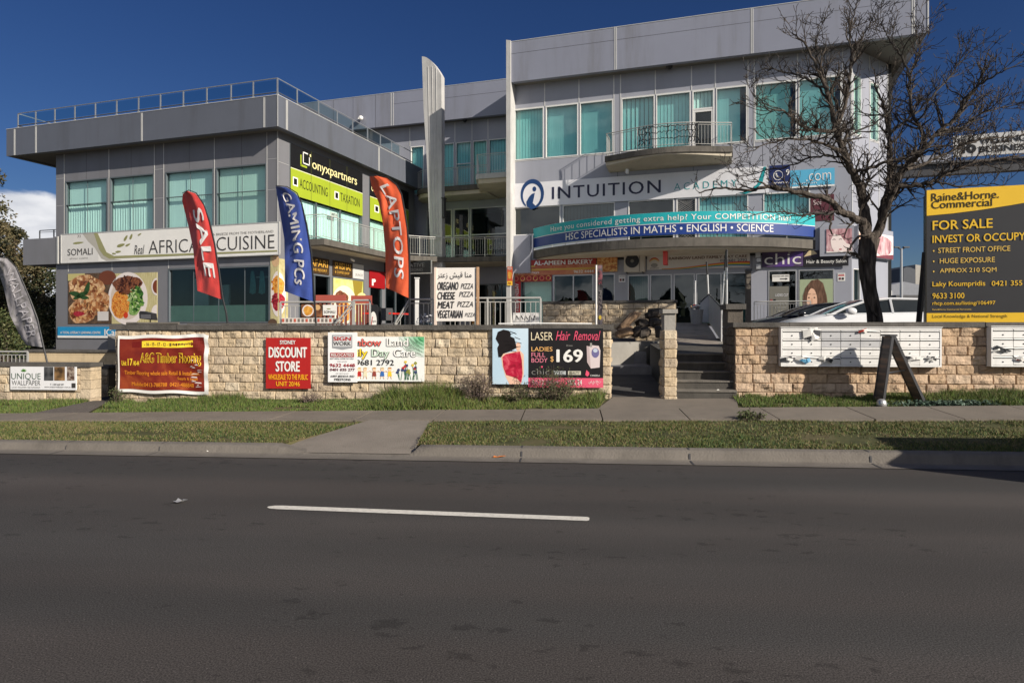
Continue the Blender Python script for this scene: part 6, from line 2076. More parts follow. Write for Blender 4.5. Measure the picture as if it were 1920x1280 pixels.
S.text('LADIES', 0.355, 0.545, 0.605, 0.68, PEACH, bold=0.0); S.text('FULL', 0.355, 0.48, 0.505, 0.58, PINKL, bold=0.0); S.text('BODY', 0.355, 0.50, 0.41, 0.485, PINKL, bold=0.0)
S.text('$', 0.527, 0.555, 0.415, 0.52, PEACH); S.text('from', 0.67, 0.725, 0.69, 0.72, GRYL); S.text('169', 0.58, 0.818, 0.41, 0.645, WHT, bold=0.04)
S.text('chic', 0.357, 0.517, 0.20, 0.30, GRYL, bold=-0.02); S.disc(0.45, 0.335, 0.008, 0.018, PINK, lay=2)
S.rect(0.555, 0.665, 0.20, 0.265, paint(190, 195, 195), lay=1); S.text('ITEC', 0.565, 0.655, 0.205, 0.26, CHAR); S.rect(0.685, 0.80, 0.20, 0.265, paint(205, 200, 180), lay=1); S.text('BEAUTY', 0.70, 0.79, 0.21, 0.255, CHAR)
S.poly([(0.84, 0.20), (0.85, 0.285), (0.875, 0.24), (0.875, 0.20), (0.858, 0.17)], PINK, lay=2); S.text('CANDELA', 0.885, 0.97, 0.175, 0.205, WHT)
WMC = paint(214, 200, 200)
S.poly([(0.852, 0.70), (0.875, 0.69), (0.89, 0.31), (0.856, 0.42)], paint(190, 172, 172), lay=2); S.poly([(0.875, 0.69), (0.90, 0.71), (0.96, 0.70), (0.975, 0.62), (0.968, 0.33), (0.89, 0.31)], WMC, lay=2); S.disc(0.930, 0.58, 0.034, 0.085, paint(110, 105, 150), lay=3); S.rect(0.882, 0.90, 0.68, 0.75, GRYL, lay=3); S.disc(0.93, 0.62, 0.02, 0.035, paint(190, 200, 215), lay=4)
S.rect(0.326, 1.0, -0.02, 0.145, paint(222, 90, 118), lay=1)
S.text('9632 9494', 0.36, 0.60, 0.02, 0.11, paint(240, 190, 200)); S.text('50% 24', 0.68, 0.81, 0.02, 0.12, WHT, bold=0.02); S.text('\u062a\u062e\u0641\u064a\u0636'[::-1], 0.87, 0.98, 0.03, 0.12, WHT)
S.flush()

# ================================================================ letterboxes
def letterboxes(label, xL, xR, yt, yb, ncol, seed, damaged, grey):
    c = CW - 0.16
    s0, s1 = FW.s(c, xL), FW.s(c, xR)
    z0, z1 = FW.z(c, xL, yb), FW.z(c, xL, yt)
    t = thing('letterbox_bank', label, 'letterboxes', FW, ((s0 + s1) / 2, c, z0), 'letterbox banks on the stone wall')
    mb = MB(); e = 0.028
    mb.box(s0, s1, c + 0.02, c + 0.13, z0, z1)
    for a, b, q, w_ in ((s0, s1, z0 - 0.0, z0 + e), (s0, s1, z1 - e * 1.6, z1)):
        mb.box(a, b, c - 0.012, c + 0.019, q, w_)
    mb.box(s0, s0 + e, c - 0.012, c + 0.019, z0 + e, z1 - e * 1.6); mb.box(s1 - e, s1, c - 0.012, c + 0.019, z0 + e, z1 - e * 1.6)
    mb.box(s0 - 0.012, s1 + 0.012, c - 0.03, c + 0.13, z1, z1 + 0.012)
    part('casing', mb, M_WHITE, t)
    rr = random.Random(seed)
    cw = (s1 - s0 - 2 * e) / ncol; rh = (z1 - z0 - 2.6 * e) / 4
    mk = mat('letterbox_slot', (0.03, 0.03, 0.032), rough=0.6)
    gr = mat('letterbox_grey', (0.48, 0.48, 0.49), rough=0.45); lk = mat('lock_metal', (0.12, 0.12, 0.12), rough=0.3, metal=0.7)
    for r_ in range(4):
        for k in range(ncol):
            a, b = s0 + e + cw * k + 0.006, s0 + e + cw * (k + 1) - 0.006
            zb_, zt_ = z0 + e + rh * r_ + 0.005, z0 + e + rh * (r_ + 1) - 0.004
            slot = zt_ - rh * 0.24
            q = MB(); q.box(a, b, c + 0.012, c + 0.0195, slot, zt_, mi=1)
            q.box(a, b, c - 0.004, c + 0.0195, zb_, slot - 0.004, mi=0)
            # hooded flap above the slot
            f0 = zt_ - 0.012
            q.face([(a, c + 0.012, zt_ + 0.001), (b, c + 0.012, zt_ + 0.001), (b, c - 0.022, f0 - 0.012), (a, c - 0.022, f0 - 0.012)], 0)
            if (r_, k) in damaged:
                an = rr.uniform(-.12, .12)
                q.v = [(x, y - 0.02 * (1 if z > slot - 0.02 else 0) * rr.random(), z + (x - (a + b) / 2) * an) for x, y, z in q.v]
            d = part('letterbox', q, [gr if (r_, k) in grey else M_WHITE, mk], t)
            q = MB(); cx_ = (a + b) / 2; zc = (zb_ + slot) / 2 - 0.004
            q.tube([(cx_, c - 0.012, zc), (cx_, c - 0.003, zc)], [0.012, 0.014], 8)
            part('lock', q, lk, d)
    return t, s0, s1, z0, z1, c
LB1 = letterboxes('long bank of thirty two white letterboxes behind the a frame board', 1464, 1765, 614, 686.5, 8, 3, {(0, 1), (0, 2), (3, 1), (0, 6), (3, 4)}, {(3, 2), (3, 3), (2, 2), (2, 3), (2, 4)})
LB2 = letterboxes('bank of white letterboxes cut off by the right edge of the photograph', 1858, 2020, 612, 687, 4, 4, {(1, 0), (1, 1), (0, 1)}, set())
MAILM = [paint(225, 223, 218), paint(90, 150, 185), paint(180, 60, 45), paint(60, 62, 66)]
def mail(label, px_, py, w_, h_, mi, seed):
    rr = random.Random(seed)
    c = CW - 0.19; s = FW.s(c, px_); z = FW.z(c, px_, py)
    mb = MB()
    for k in range(4):
        a = rr.uniform(-.5, .5); ox = rr.uniform(-.3, .3) * w_
        d = Vector((math.cos(a), 0, math.sin(a))); n_ = Vector((-math.sin(a), 0, math.cos(a)))
        p = Vector((s + ox, c - 0.004 * k, z + rr.uniform(-.3, .3) * h_))
        l, b = w_ * rr.uniform(.3, .55), h_ * rr.uniform(.3, .6)
        mb.grid([[tuple(p - d * l - n_ * b), tuple(p + Vector((0, -0.02, 0)) - n_ * b * .8), tuple(p + d * l * rr.uniform(.7, 1) - n_ * b)], [tuple(p - d * l * rr.uniform(.6, 1) + n_ * b), tuple(p + Vector((0, -0.03, 0)) + n_ * b), tuple(p + d * l + n_ * b * rr.uniform(.5, 1))]], rr.choice([0, 0, mi]))
    single('junk_mail', label, 'mail', FW, mb, MAILM, group='junk mail stuffed in the letterboxes')
mail('crumpled white catalogue hanging from the top letterbox second from the left', 1519, 626, 0.28, 0.16, 3, 1)
mail('blue and white leaflet in the bottom letterbox second from the left', 1508, 674, 0.20, 0.08, 1, 2)
mail('red flyer poking from the top letterbox in the fifth column', 1619, 620, 0.16, 0.05, 2, 3)
mail('torn paper in the bottom letterbox at the left end of the long bank', 1478, 672, 0.26, 0.07, 3, 4)
mail('grey paper in the bottom letterbox third from the left', 1548, 673, 0.22, 0.06, 3, 5)
mail('bundle of papers in the bottom letterbox seventh from the left', 1712, 671, 0.26, 0.05, 3, 6)
mail('papers in the bottom letterbox at the right end of the long bank', 1748, 671, 0.22, 0.05, 3, 7)
mail('torn leaflets in the second lowest letterbox of the bank at the right edge', 1876, 654, 0.26, 0.06, 3, 8)
mail('red leaflet in the lowest row of the bank at the right edge', 1915, 673, 0.14, 0.05, 2, 9)

# ================================================================ a frame board
cA0, cA1 = 12.36, 12.74
def afp(px_, py, c): return (FW.s(c, px_), FW.z(c, px_, py))
t = thing('a_frame_board', 'weathered brown a frame street board seen end on in the grass before the letterboxes', 'board', FW, (FW.s(12.5, 1690), 12.5, 0.36))
apx, apz = afp(1676, 629, cA0)
lx, lz = afp(1657, 762, cA0); rx, rz = afp(1736, 759, cA0)
M_AB = ramp_mat('weathered_board', [(0.3, (0.055, 0.050, 0.048)), (0.5, (0.14, 0.115, 0.10)), (0.62, (0.30, 0.19, 0.13)), (0.8, (0.12, 0.12, 0.12))], scale=1.2, stretch=(0.7, 0.7, 9), rough=0.7, bump=0.2)
for (bx, bz, sg) in ((lx, lz, -1), (rx, rz, 1)):
    d = Vector((bx - apx, 0, bz - apz)).normalized(); n_ = Vector((-d.z, 0, d.x)) * (1 if -d.z * sg > 0 else -1)
    A, B_ = Vector((apx, 0, apz)) + d * 0.02, Vector((bx, 0, bz))
    mb = MB()
    o1 = [(A.x, A.z), (B_.x, B_.z), ((B_ + n_ * 0.018).x, (B_ + n_ * 0.018).z), ((A + n_ * 0.018).x, (A + n_ * 0.018).z)]
    mb.prism(o1, cA0 + 0.03, cA1 - 0.03, lambda x, dd, z: (x, dd, z))
    p_ = part('panel', mb, M_AB, t)
    mb = MB()
    o2 = [((A - n_ * .012).x, (A - n_ * .012).z), ((B_ - n_ * .012).x, (B_ - n_ * .012).z), ((B_ + n_ * .03).x, (B_ + n_ * .03).z), ((A + n_ * .03).x, (A + n_ * .03).z)]
    mb.prism(o2, cA0, cA0 + 0.03, lambda x, dd, z: (x, dd, z)); mb.prism(o2, cA1 - 0.03, cA1, lambda x, dd, z: (x, dd, z))
    part('frame', mb, M_STEEL, p_)
mb = MB(); mb.box(apx - 0.06, apx + 0.06, cA0 - 0.005, cA1 + 0.005, apz - 0.012, apz + 0.02); part('hinge_cap', mb, M_STEEL, t)
mb = MB(); mb.bar((apx - 0.05, cA0 + 0.2, apz - 0.68), (apx + 0.28, cA0 + 0.2, apz - 0.62), 0.012); part('brace', mb, M_ALU, t)
s, c, z = FW.s(12.1, 1653), 12.10, z_ground(FW.s(12.1, 1653), 12.1)
mb = MB(); mb.lathe(s, c, [(0.0, z), (0.075, z), (0.085, z + 0.05), (0.07, z + 0.11), (0.04, z + 0.135), (0, z + 0.14)], 14)
single('tin', 'round grey tin lying against the foot of the a frame board', 'tin', FW, mb, M_ALU, smooth=True)
# for sale board
cS = FB.n[0] * (FB._k(1735) * 13.2) + FB.n[1] * 13.2
S = px_sign('for_sale_board', 'large yellow and black commercial for sale board standing behind the letterbox wall', FB, cS, 1735, 1951, 357, 607, paint(58, 58, 60), thick=0.05)
YLW = paint(245, 198, 52)
S.poly([(0, 0.808), (0.25, 0.818), (0.5, 0.835), (0.75, 0.858), (1, 0.885), (1, 1), (0, 1)], YLW, 'printed_band', 1)
S.rect(0, 1, 0.0, 0.08, YLW, lay=1); S.rect(0, 0.012, 0.0, 1, paint(40, 38, 30), lay=2, name='printed_line')
DK = paint(60, 50, 30); Y2 = paint(236, 196, 92)
S.t('Raine&Horne.', 1746, 363, 1873, 378, DK, bold=0.015); S.t('Commercial', 1746, 377, 1860, 392, DK, bold=0.015)
S.t('FOR SALE', 1748, 414, 1861, 432, YLW, bold=0.025); S.t('INVEST OR OCCUPY', 1748, 441.5, 1922, 456, YLW, bold=0.02)
for k, (tx_, y, xa, xb) in enumerate((('STREET FRONT OFFICE', 465, 1759, 1894), ('HUGE EXPOSURE', 484.5, 1762, 1865), ('APPROX 210 SQM', 503.5, 1762, 1868))):
    S.t(tx_, xa, y, xb, y + 9.5, Y2); u, _, _, v = S.uv(1750.5, y + 5.5, 1752, y + 6); S.disc(u, v, 0.007, 0.0065, Y2, lay=2)
S.t('Laky Koumpridis', 1748, 528, 1847, 540, YLW, bold=0.01); S.t('0421 355 584', 1859, 526.5, 1945, 536, YLW, bold=0.01)
S.t('9633 3100', 1748, 549.5, 1808, 560, YLW, bold=0.01); S.t('rhcp.com.au/listing/106497', 1748, 565, 1866, 574, YLW, bold=0.01); S.t('Raine&Horne Commercial Parramatta', 1748, 578.8, 1821, 581.5, Y2)
S.t('Local Knowledge & National Strength', 1748, 590, 1888, 597.5, DK)
S.flush()
F_, c_, s0_, s1_, z0_, z1_ = S.px
mb = MB(); mb.box(s0_, s0_ + 0.09, cS + 0.052, cS + 0.14, CZ - 0.1, z1_ - 0.1); part('post', mb, M_BLACK, S.o)
mb = MB(); mb.box(s1_ - 0.09, s1_, cS + 0.052, cS + 0.14, CZ - 0.1, z1_ - 0.1); part('post', mb, M_BLACK, S.o)
mb = MB(); p0 = FB.at(1736, 470, 13.28); p1 = FB.at(1716, 606, 13.9); mb.tube([(s0_ + 0.02, cS + 0.1, 3.2), (p1[0], p1[1] + 0.0, CZ)], 0.055, 4); part('prop', mb, M_BLACK, S.o)

# ================================================================ feather flags
def flag(name, label, Y, right, left, pole, m, texts, seed, amp=0.05):
    rr = random.Random(seed)
    def res(pts, n=40):
        P = [Vector((a, b, 0)) for a, b in pts]; cum = [0]
        for a, b in zip(P, P[1:]): cum.append(cum[-1] + (b - a).length)
        out = []
        for i in range(n + 1):
            q = cum[-1] * i / n
            for k in range(len(P) - 1):
                if q <= cum[k + 1] + 1e-6:
                    out.append(P[k].lerp(P[k + 1], (q - cum[k]) / max(1e-6, cum[k + 1] - cum[k]))); break
        return out
    Rr, Ll = res(right), res(left)
    def surf(u, v, d):
        v_ = (1 - v) * 40; i = min(39, int(v_)); f = v_ - i
        a = Ll[i].lerp(Ll[i + 1], f); b = Rr[i].lerp(Rr[i + 1], f)
        p = a.lerp(b, u)
        k = 1 - u
        dy = amp * (math.sin(3.1 * k + 5 * v + seed) * k + 0.6 * math.sin(6 * k + 11 * v + seed) * (0.2 + k) * 0.5 + 0.5 * math.sin(9 * k - 7 * v + seed * 2) * k + 0.25 * math.sin(17 * k + 21 * v) * (0.3 + k))
        s, c, z = FN.at(p.x, p.y, Y + dy + 0.25 * k * k)
        return (s, c - d, z)
    bp = FN.at(*pole[0], Y)
    t = thing(name, label, 'flag', FN, bp)
    mb = MB(); mb.grid([[surf(j / 14, 1 - i / 40, 0) for j in range(15)] for i in range(41)])
    part('cloth', mb, m, t, smooth=True)
    mb = MB(); pp = [Vector(FN.at(a, b, Y)) for a, b in pole]
    n = len(pp); mb.tube(pp, [0.022 - 0.014 * i / (n - 1) for i in range(n)], 7); part('pole', mb, M_BLACK, t)
    S = Sign(t, surf, 0.006, 0.004)
    for tx_, u0, u1, v0, v1, mm_, bo in texts: S.text(tx_, u0, u1, v0, v1, mm_, bold=bo, rot=True, spacing=1.05)
    S.flush()
    return t
def flagmat(name, col):
    m = mat(name, col, rough=0.55, var=0.10, scale=2.5, bump=0.8, bscale=4)
    b = m.node_tree.nodes['Principled BSDF']
    b.inputs['Subsurface Weight'].default_value = 0.0
    b.inputs['Sheen Weight'].default_value = 0.15
    return m
FW_ = paint(232, 228, 226)
flag('feather_flag', 'red sale feather flag blowing left in front of the restaurant sign', 14.3,
     [(350, 357.5), (367, 363), (384, 388), (394, 420), (403, 462), (411, 512), (417.5, 562)], [(342.7, 364), (341.5, 377), (354, 427), (362, 466), (367.6, 518), (370, 545)],
     [(428, 616), (424, 586), (417.6, 559), (411, 509), (402.5, 457), (393.5, 416), (382.5, 384), (368, 362), (354, 356.5), (342, 362)], flagmat('red_flag_cloth', lin(205, 66, 62)),
     [('SALE', 0.36, 0.84, 0.17, 0.80, FW_, 0.035)], 1)
flag('feather_flag', 'blue gaming feather flag between the restaurant corner and the balcony', 14.2,
     [(519, 349), (537.5, 351.5), (555.7, 363), (564.7, 382), (573.8, 420.6), (582.9, 475), (588.8, 566)], [(517, 350.5), (519.4, 366), (526, 405), (533, 448), (534, 493), (534, 546)],
     [(593, 616), (590, 568), (584, 475), (575, 420.6), (566, 382), (557, 362), (538, 350), (517, 348)], flagmat('blue_flag_cloth', lin(62, 84, 160)),
     [('GAMING PCs', 0.34, 0.74, 0.10, 0.90, FW_, 0.03)], 2)
flag('feather_flag', 'orange laptops feather flag in front of the side balcony', 14.6,
     [(707, 330), (727, 334), (743, 348), (752, 365), (758, 395), (763, 429), (767, 476), (767, 559)], [(693, 331), (697, 351), (710, 379), (718, 420), (722.5, 473), (723.5, 539)],
     [(768, 616), (768.3, 559), (768, 476), (764, 429), (759, 395), (753, 364), (744, 347), (727, 332.5), (707, 328.5), (692.5, 329.5)], flagmat('orange_flag_cloth', lin(228, 98, 58)),
     [('LAPTOPS', 0.36, 0.78, 0.12, 0.88, FW_, 0.02)], 4)
flag('feather_flag', 'large faded grey feather flag leaning at the far left above the low wall', 14.6,
     [(-6, 483), (13, 484), (29, 501), (42.5, 530), (56, 562), (69, 597), (81, 651)], [(-18, 500), (-2, 512), (8, 543.5), (18.6, 591), (40, 634), (50, 647)],
     [(93, 694), (87.6, 676), (82, 651), (70, 597), (57, 562), (43.5, 530), (30, 500), (13, 482.5), (-8, 482)], ramp_mat('grey_flag_print', [(0.35, (0.16, 0.155, 0.15)), (0.55, (0.36, 0.34, 0.36)), (0.7, (0.20, 0.20, 0.19))], scale=3.5, dist=1.2, rough=0.6),
     [('WALLPAPER', 0.40, 0.82, 0.10, 0.82, paint(190, 186, 190), 0.01)], 5)
# ================================================================ terrace furniture and railings
def railing(name, label, F, pts, z0, h, spacing=0.115, post_every=1.5, m=None, group=None, zf=None):
    m = m or M_GALV
    t = thing(name, label, 'railing', F, (pts[0][0], pts[0][1], z0), group)
    rl, bl, ps = MB(), MB(), []
    rail_run(rl, bl, ps, pts, zf or z0, h, spacing, post_every)
    part('handrail', rl, m, t); part('baluster_panel', bl, m, t)
    for q in ps: part('post', q, m, t)
    return t
c1 = 14.9
g = lambda p, c=c1: FW.s(c, p)
railing('terrace_railing', 'grey baluster railing on the terrace below the blue flag', FW, [(g(526), c1), (g(664), c1)], TZ, FW.z(c1, 600, 566) - TZ)
za = TZ + (FW.z(c1, 600, 566) - TZ)
t = railing('stair_railing', 'grey stair railing sloping up to the left beside the red barrier', FW, [(g(694), c1), (g(662), c1)], TZ, FW.z(c1, 662, 563) - TZ)
t = railing('stair_railing', 'sloping grey handrail of the terrace stair, left of the black cafe board', FW, [(g(664, 14.7), 14.7), (g(628, 14.7), 14.7)], TZ, 0.95, zf=lambda p: TZ + (p.x - g(664, 14.7)) * 1.15 - 0.0)
c2 = 14.9
railing('stair_railing', 'sloping grey railing rising to the right toward the white post', FW, [(g(742), c2), (g(768), c2)], TZ, FW.z(c2, 768, 561) - TZ, zf=lambda p: TZ + (p.x - g(768)) * 1.6)
railing('terrace_railing', 'grey railing behind the pizza menu board, on the left of it', FW, [(g(768), c2), (g(812), c2)], TZ, FW.z(c2, 790, 561) - TZ)
railing('terrace_railing', 'grey railing running from the pizza menu board to the stone planter wall', FW, [(g(816), c2), (g(1014), c2)], TZ, FW.z(c2, 950, 558.5) - TZ, post_every=1.35)
railing('terrace_railing', 'grey railing at the far left edge above the lower driveway', FW, [(FW.s(17.5, -30), 17.5), (FW.s(17.5, 52), 17.5)], 0.2, FW.z(17.5, 20, 659) - 0.2, m=M_GALV)
railing('terrace_railing', 'thin grey railing in front of the salon windows behind the black car', FB, [(FB.s(27.0, 1414), 27.0), (FB.s(27.0, 1520), 27.0)], 1.6, FB.z(27, 1460, 565) - 1.6)

# pizza menu board
cz_ = 14.35
t = thing('pizza_menu_board', 'white hand painted pizza menu board on wooden posts above the stone wall', 'board', FW, (g(855, cz_), cz_, TZ))
s0, s1 = g(816, cz_), g(892, cz_)
zb, zt = FW.z(cz_, 816, 602), FW.z(cz_, 816, 503)
mb = MB(); mb.box(s0, s1, cz_, cz_ + 0.02, zb, zt + 0.01); part('panel', mb, paint(228, 222, 215), t)
M_TIMB = mat('rough_timber', (0.42, 0.26, 0.15), rough=0.85, var=0.3, scale=6, bump=0.4)
for a in (s0 + 0.0, s1 + 0.04):
    mb = MB(); mb.box(a - 0.02, a + 0.03, cz_ - 0.03 if a > s0 + .1 else cz_ - 0.015, cz_ + 0.05, TZ - 0.02, zt + 0.02); part('post', mb, M_TIMB if a > s0 + .1 else paint(225, 205, 190), t)
S = Sign(t, lambda u, v, d: (s0 + u * (s1 - s0), cz_ - d, zb + v * (zt - zb)))
INK = paint(48, 46, 46)
S.text('\ufeae\ufe98\ufecb\ufeaf \ufeb6\ufef4\ufed7 \ufe8e\ufee8\ufee3', 0.06, 0.90, 0.79, 0.93, INK, bold=0.0)
for w_, x, v0, v1, pa, pb, pv0, pv1 in (('OREGANO', .58, .585, .745, .64, .94, .61, .71), ('CHEESE', .50, .405, .555, .60, .94, .46, .555), ('MEAT', .48, .24, .375, .55, .94, .27, .37), ('VEGETARIAN', .69, .055, .21, .74, .985, .085, .155)):
    S.text(w_, .06, x, v0, v1, INK, bold=0.03, shear=0.18); S.text('PIZZA', pa, pb, pv0, pv1, INK, bold=0.0, shear=0.25)
S.flush()
# restaurant front: red barrier panels, somali picture boards, cafe board, chairs, tables
BAR = mat('barrier_canvas', lin(165, 80, 68), rough=0.8, var=0.06)
cb_ = 17.6
for lab, a, b, y0, y1 in (('long brick red canvas barrier behind the terrace railing', 592, 648, 553, 606), ('short brick red canvas barrier right of the long one', 658, 697, 554, 606)):
    t = thing('cafe_barrier', lab, 'barrier', FW, (g(a, cb_), cb_, TZ), 'red cafe barriers')
    mb = MB(); mb.box(g(a, cb_), g(b, cb_), cb_, cb_ + 0.03, FW.z(cb_, a, y0 + 15), FW.z(cb_, a, y0)); part('canvas', mb, BAR, t)
    mb = MB()
    n = 7
    for i in range(n + 1):
        x = g(a, cb_) + (g(b, cb_) - g(a, cb_)) * i / n
        mb.box(x - 0.03, x + 0.03, cb_ + 0.01, cb_ + 0.03, TZ, FW.z(cb_, a, y0 + 15.5))
    part('slats', mb, mat('barrier_slat', lin(120, 62, 52), rough=0.8), t)
S = px_sign('restaurant_board', 'white restaurant name board hung on the terrace railing', FW, c1 - 0.05, 605.5, 631, 571.5, 591, WHT, thick=0.02)
S.text('SOMALI', 0.1, 0.92, 0.2, 0.45, CHAR); leaf(S, 0.45, 0.62, 0.16, 0.10, 5, OLIVE); S.flush()
S = px_sign('food_poster', 'food picture board on the terrace railing left of the white name board', FW, c1 - 0.045, 565, 604, 570.5, 594, ramp_mat('food_board', [(0.35, (0.07, 0.03, 0.02)), (0.65, (0.30, 0.12, 0.05))], scale=7), cat='poster', thick=0.02)
S.disc(0.32, 0.5, 0.28, 0.48, PLATE, lay=1); S.disc(0.33, 0.5, 0.22, 0.38, CHICK, lay=2, wob=.12); S.disc(0.78, 0.75, 0.14, 0.22, paint(210, 170, 120), lay=1); S.flush()
S = px_sign('price_strip', 'low strip of red and white menu cards along the bottom of the terrace railing', FW, c1 - 0.045, 528, 632, 596, 606, paint(215, 208, 200), cat='sign', thick=0.015)
for k in range(14):
    S.rect(0.01 + k * 0.071, 0.05 + k * 0.071, 0.25, 0.85, paint(190, 90, 70) if k % 3 == 0 else paint(120, 112, 105), lay=1)
S.flush()
t = thing('cafe_board', 'black pavement board with a white round coffee logo on the terrace', 'board', FW, (g(699, 15.2), 15.2, TZ))
a, b = g(691.5, 15.2), g(708.5, 15.2)
zt_ = FW.z(15.2, 691, 571)
mb = MB(); mb.prism([(a, TZ), (b, TZ), (b, zt_ - 0.04), (b - 0.03, zt_), (a + 0.03, zt_), (a, zt_ - 0.04)], 15.2, 15.24, lambda x, d, z: (x, d, z)); part('panel', mb, M_BLACK, t)
mb = MB(); mb.prism([(a, TZ), (b, TZ), (b, zt_ - 0.05), (a, zt_ - 0.05)], 15.45, 15.48, lambda x, d, z: (x, d, z)); part('rear_panel', mb, M_BLACK, t)
S = Sign(t, lambda u, v, d: (a + u * (b - a), 15.2 - d, TZ + v * (zt_ - TZ)))
S.disc(0.5, 0.58, 0.38, 0.24, WHT, lay=1); S.line([(0.30, 0.48), (0.40, 0.66), (0.46, 0.68)], 0.04, 0.02, RED); S.text('Segafredo', 0.42, 0.84, 0.53, 0.60, CHAR); S.flush()
def chair(px_, Y, rz, lab):
    s, c, z = FW.at(px_, 615, Y); z = TZ
    t = thing('cafe_chair', lab, 'chair', FW, (s, c, z), 'cafe chairs on the terrace')
    co, si = math.cos(rz), math.sin(rz)
    Mx = lambda x, y, zz: (s + x * co - y * si, c + x * si + y * co, z + zz)
    mb = MB(); mb.box(-.21, .21, -.21, .21, .43, .47, Mx); part('seat', mb, M_STEEL, t)
    mb = MB(); mb.box(-.21, .21, .19, .22, .55, .85, Mx); part('backrest', mb, M_STEEL, t)
    for x in (-.19, .19):
        for y in (-.19, .2):
            mb = MB(); mb.bar(Mx(x, y, 0), Mx(x, y, .43 if y < 0 else .85), .014); part('leg', mb, M_STEEL, t)
def table(px_, Y, lab):
    s, c, z = FW.at(px_, 615, Y); z = TZ
    t = thing('cafe_table', lab, 'table', FW, (s, c, z), 'cafe tables on the terrace')
    mb = MB(); mb.box(s - .36, s + .36, c - .36, c + .36, z + .70, z + .74); part('tabletop', mb, mat('red_laminate', lin(205, 50, 40), rough=0.4), t)
    mb = MB(); mb.bar((s, c, z), (s, c, z + .70), .03); part('pedestal', mb, M_STEEL, t)
    mb = MB(); mb.lathe(s, c, [(0, z + .03), (.22, z + .02), (.22, z), (0, z)]); part('base', mb, M_STEEL, t)
table(714, 17.2, 'red topped cafe table nearest the black cafe board'); table(737, 17.6, 'red topped cafe table in front of the dark shop doorway')
chair(722, 16.6, 0.4, 'dark cafe chair between the two red tables'); chair(731, 18.6, 2.9, 'dark cafe chair behind the right hand red table'); chair(708, 18.4, 2.6, 'dark cafe chair behind the left hand red table')
# white post, folded umbrella
s, c, z = FW.at(782, 606, 16.0)
mb = MB(); mb.box(s - .04, s + .04, c - .04, c + .04, TZ, FW.z(16, 782, 523.5)); mb.box(s - .055, s + .055, c - .055, c + .055, FW.z(16, 782, 523.5), FW.z(16, 782, 523.5) + .02)
single('white_post', 'slim square white post behind the stair railing left of the pizza board', 'post', FW, mb, M_WHITE)
s, c, z = FW.at(800, 606, 15.6)
mb = MB(); mb.lathe(s, c, [(0, TZ), (.22, TZ + .02), (.26, TZ + .2), (.22, TZ + .40), (.1, TZ + .46), (0, TZ + .47)], 12)
single('planter_tub', 'dark teal tub on the terrace under the railing beside the pizza board', 'tub', FW, mb, mat('teal_tub', (0.02, 0.06, 0.07), rough=0.5))
mb = MB(); rr = random.Random(3)
for i in range(90):
    p = Vector((s + rr.gauss(0, .1), c + rr.gauss(0, .1), TZ + .47 + abs(rr.gauss(0, .1)))); d = Vector((rr.gauss(0, 1), rr.gauss(0, 1), rr.gauss(.5, 1))).normalized() * .05; x = d.cross(Vector((1, .3, .2))).normalized() * .02
    mb.face([p - d, p + x, p + d, p - x])
single('white_flowers', 'pale flowers in the dark teal tub', 'flowers', FW, mb, paint(215, 215, 220))
# floodlight on the long wall, pipes and cable on its coping
s, c, z = FW.at(271, 590, 13.9); c = CW + 0.15
t = thing('floodlight', 'black floodlight on a short stand on top of the long stone wall', 'floodlight', FW, (s, c, ZTL))
mb = MB(); mb.bar((s + .03, c, ZTL), (s + .03, c, ZTL + .14), .012); mb.box(s - .1, s + .15, c - .05, c + .05, ZTL, ZTL + .012); part('stand', mb, M_STEEL, t)
mb = MB(); mb.prism([(s - .14, ZTL + .13), (s + .14, ZTL + .10), (s + .12, ZTL + .24), (s - .12, ZTL + .29), (s - .15, ZTL + .26)], c - .1, c + .08, lambda x, d, zz: (x, d, zz)); part('lamp_head', mb, M_BLACK, t)
mb = MB(); mb.box(s - .11, s + .11, c - .104, c - .1, ZTL + .13, ZTL + .22); part('lens', mb, mat('lamp_lens', (.1, .1, .11), rough=.15), t)
mb = MB(); mb.tube([(FW.s(CW, 232), CW + .1, ZTL + .03), (FW.s(CW, 300), CW + .12, ZTL + .025), (FW.s(CW, 330), CW + .1, ZTL + .03)], .035, 6); mb.tube([(FW.s(CW, 345), CW + .12, ZTL + .02), (FW.s(CW, 520), CW + .1, ZTL + .02), (FW.s(CW, 640), CW + .12, ZTL + .022)], .012, 5)
single('cable_conduit', 'grey conduit lying along the coping of the long stone wall by the floodlight', 'conduit', FW, mb, M_SLAB)
mb = MB(); mb.tube([(FW.s(CW, 935), CW - .02, ZTL + .02), (FW.s(CW, 1010), CW - .0, ZTL + .03), (FW.s(CW, 1110), CW - .02, ZTL + .02)], .016, 6)
single('white_pipe', 'thin white pipe on the coping above the hair removal poster', 'pipe', FW, mb, M_WHITE)
# narrow vertical bakery banner on a pole
s, c, z = FW.at(1118, 606, 14.3); zt_ = EYE + (HZ - 497) * 14.3 / FPX
t = thing('pole_banner', 'narrow dark vertical banner on a white pole in front of the planter wall', 'banner', FW, (s, c, TZ))
mb = MB(); mb.tube([(s, c, TZ), (s, c, zt_)], .018, 7); part('pole', mb, M_WHITE, t)
mb = MB(); mb.grid([[(s + .03 + .10 * j / 2, c + .012 * math.sin(i * .9 + j), TZ + .1 + (zt_ - TZ - .1) * i / 20) for j in range(3)] for i in range(21)]); part('cloth', mb, ramp_mat('banner_dark_print', [(0.35, (0.02, 0.02, 0.022)), (0.55, (0.06, 0.05, 0.06)), (0.7, (0.30, 0.12, 0.14))], scale=3, stretch=(1, 1, 2)), t)
S = Sign(t, lambda u, v, d: (s + .03 + u * .10, c - .016 - d, TZ + .1 + v * (zt_ - TZ - .1)))
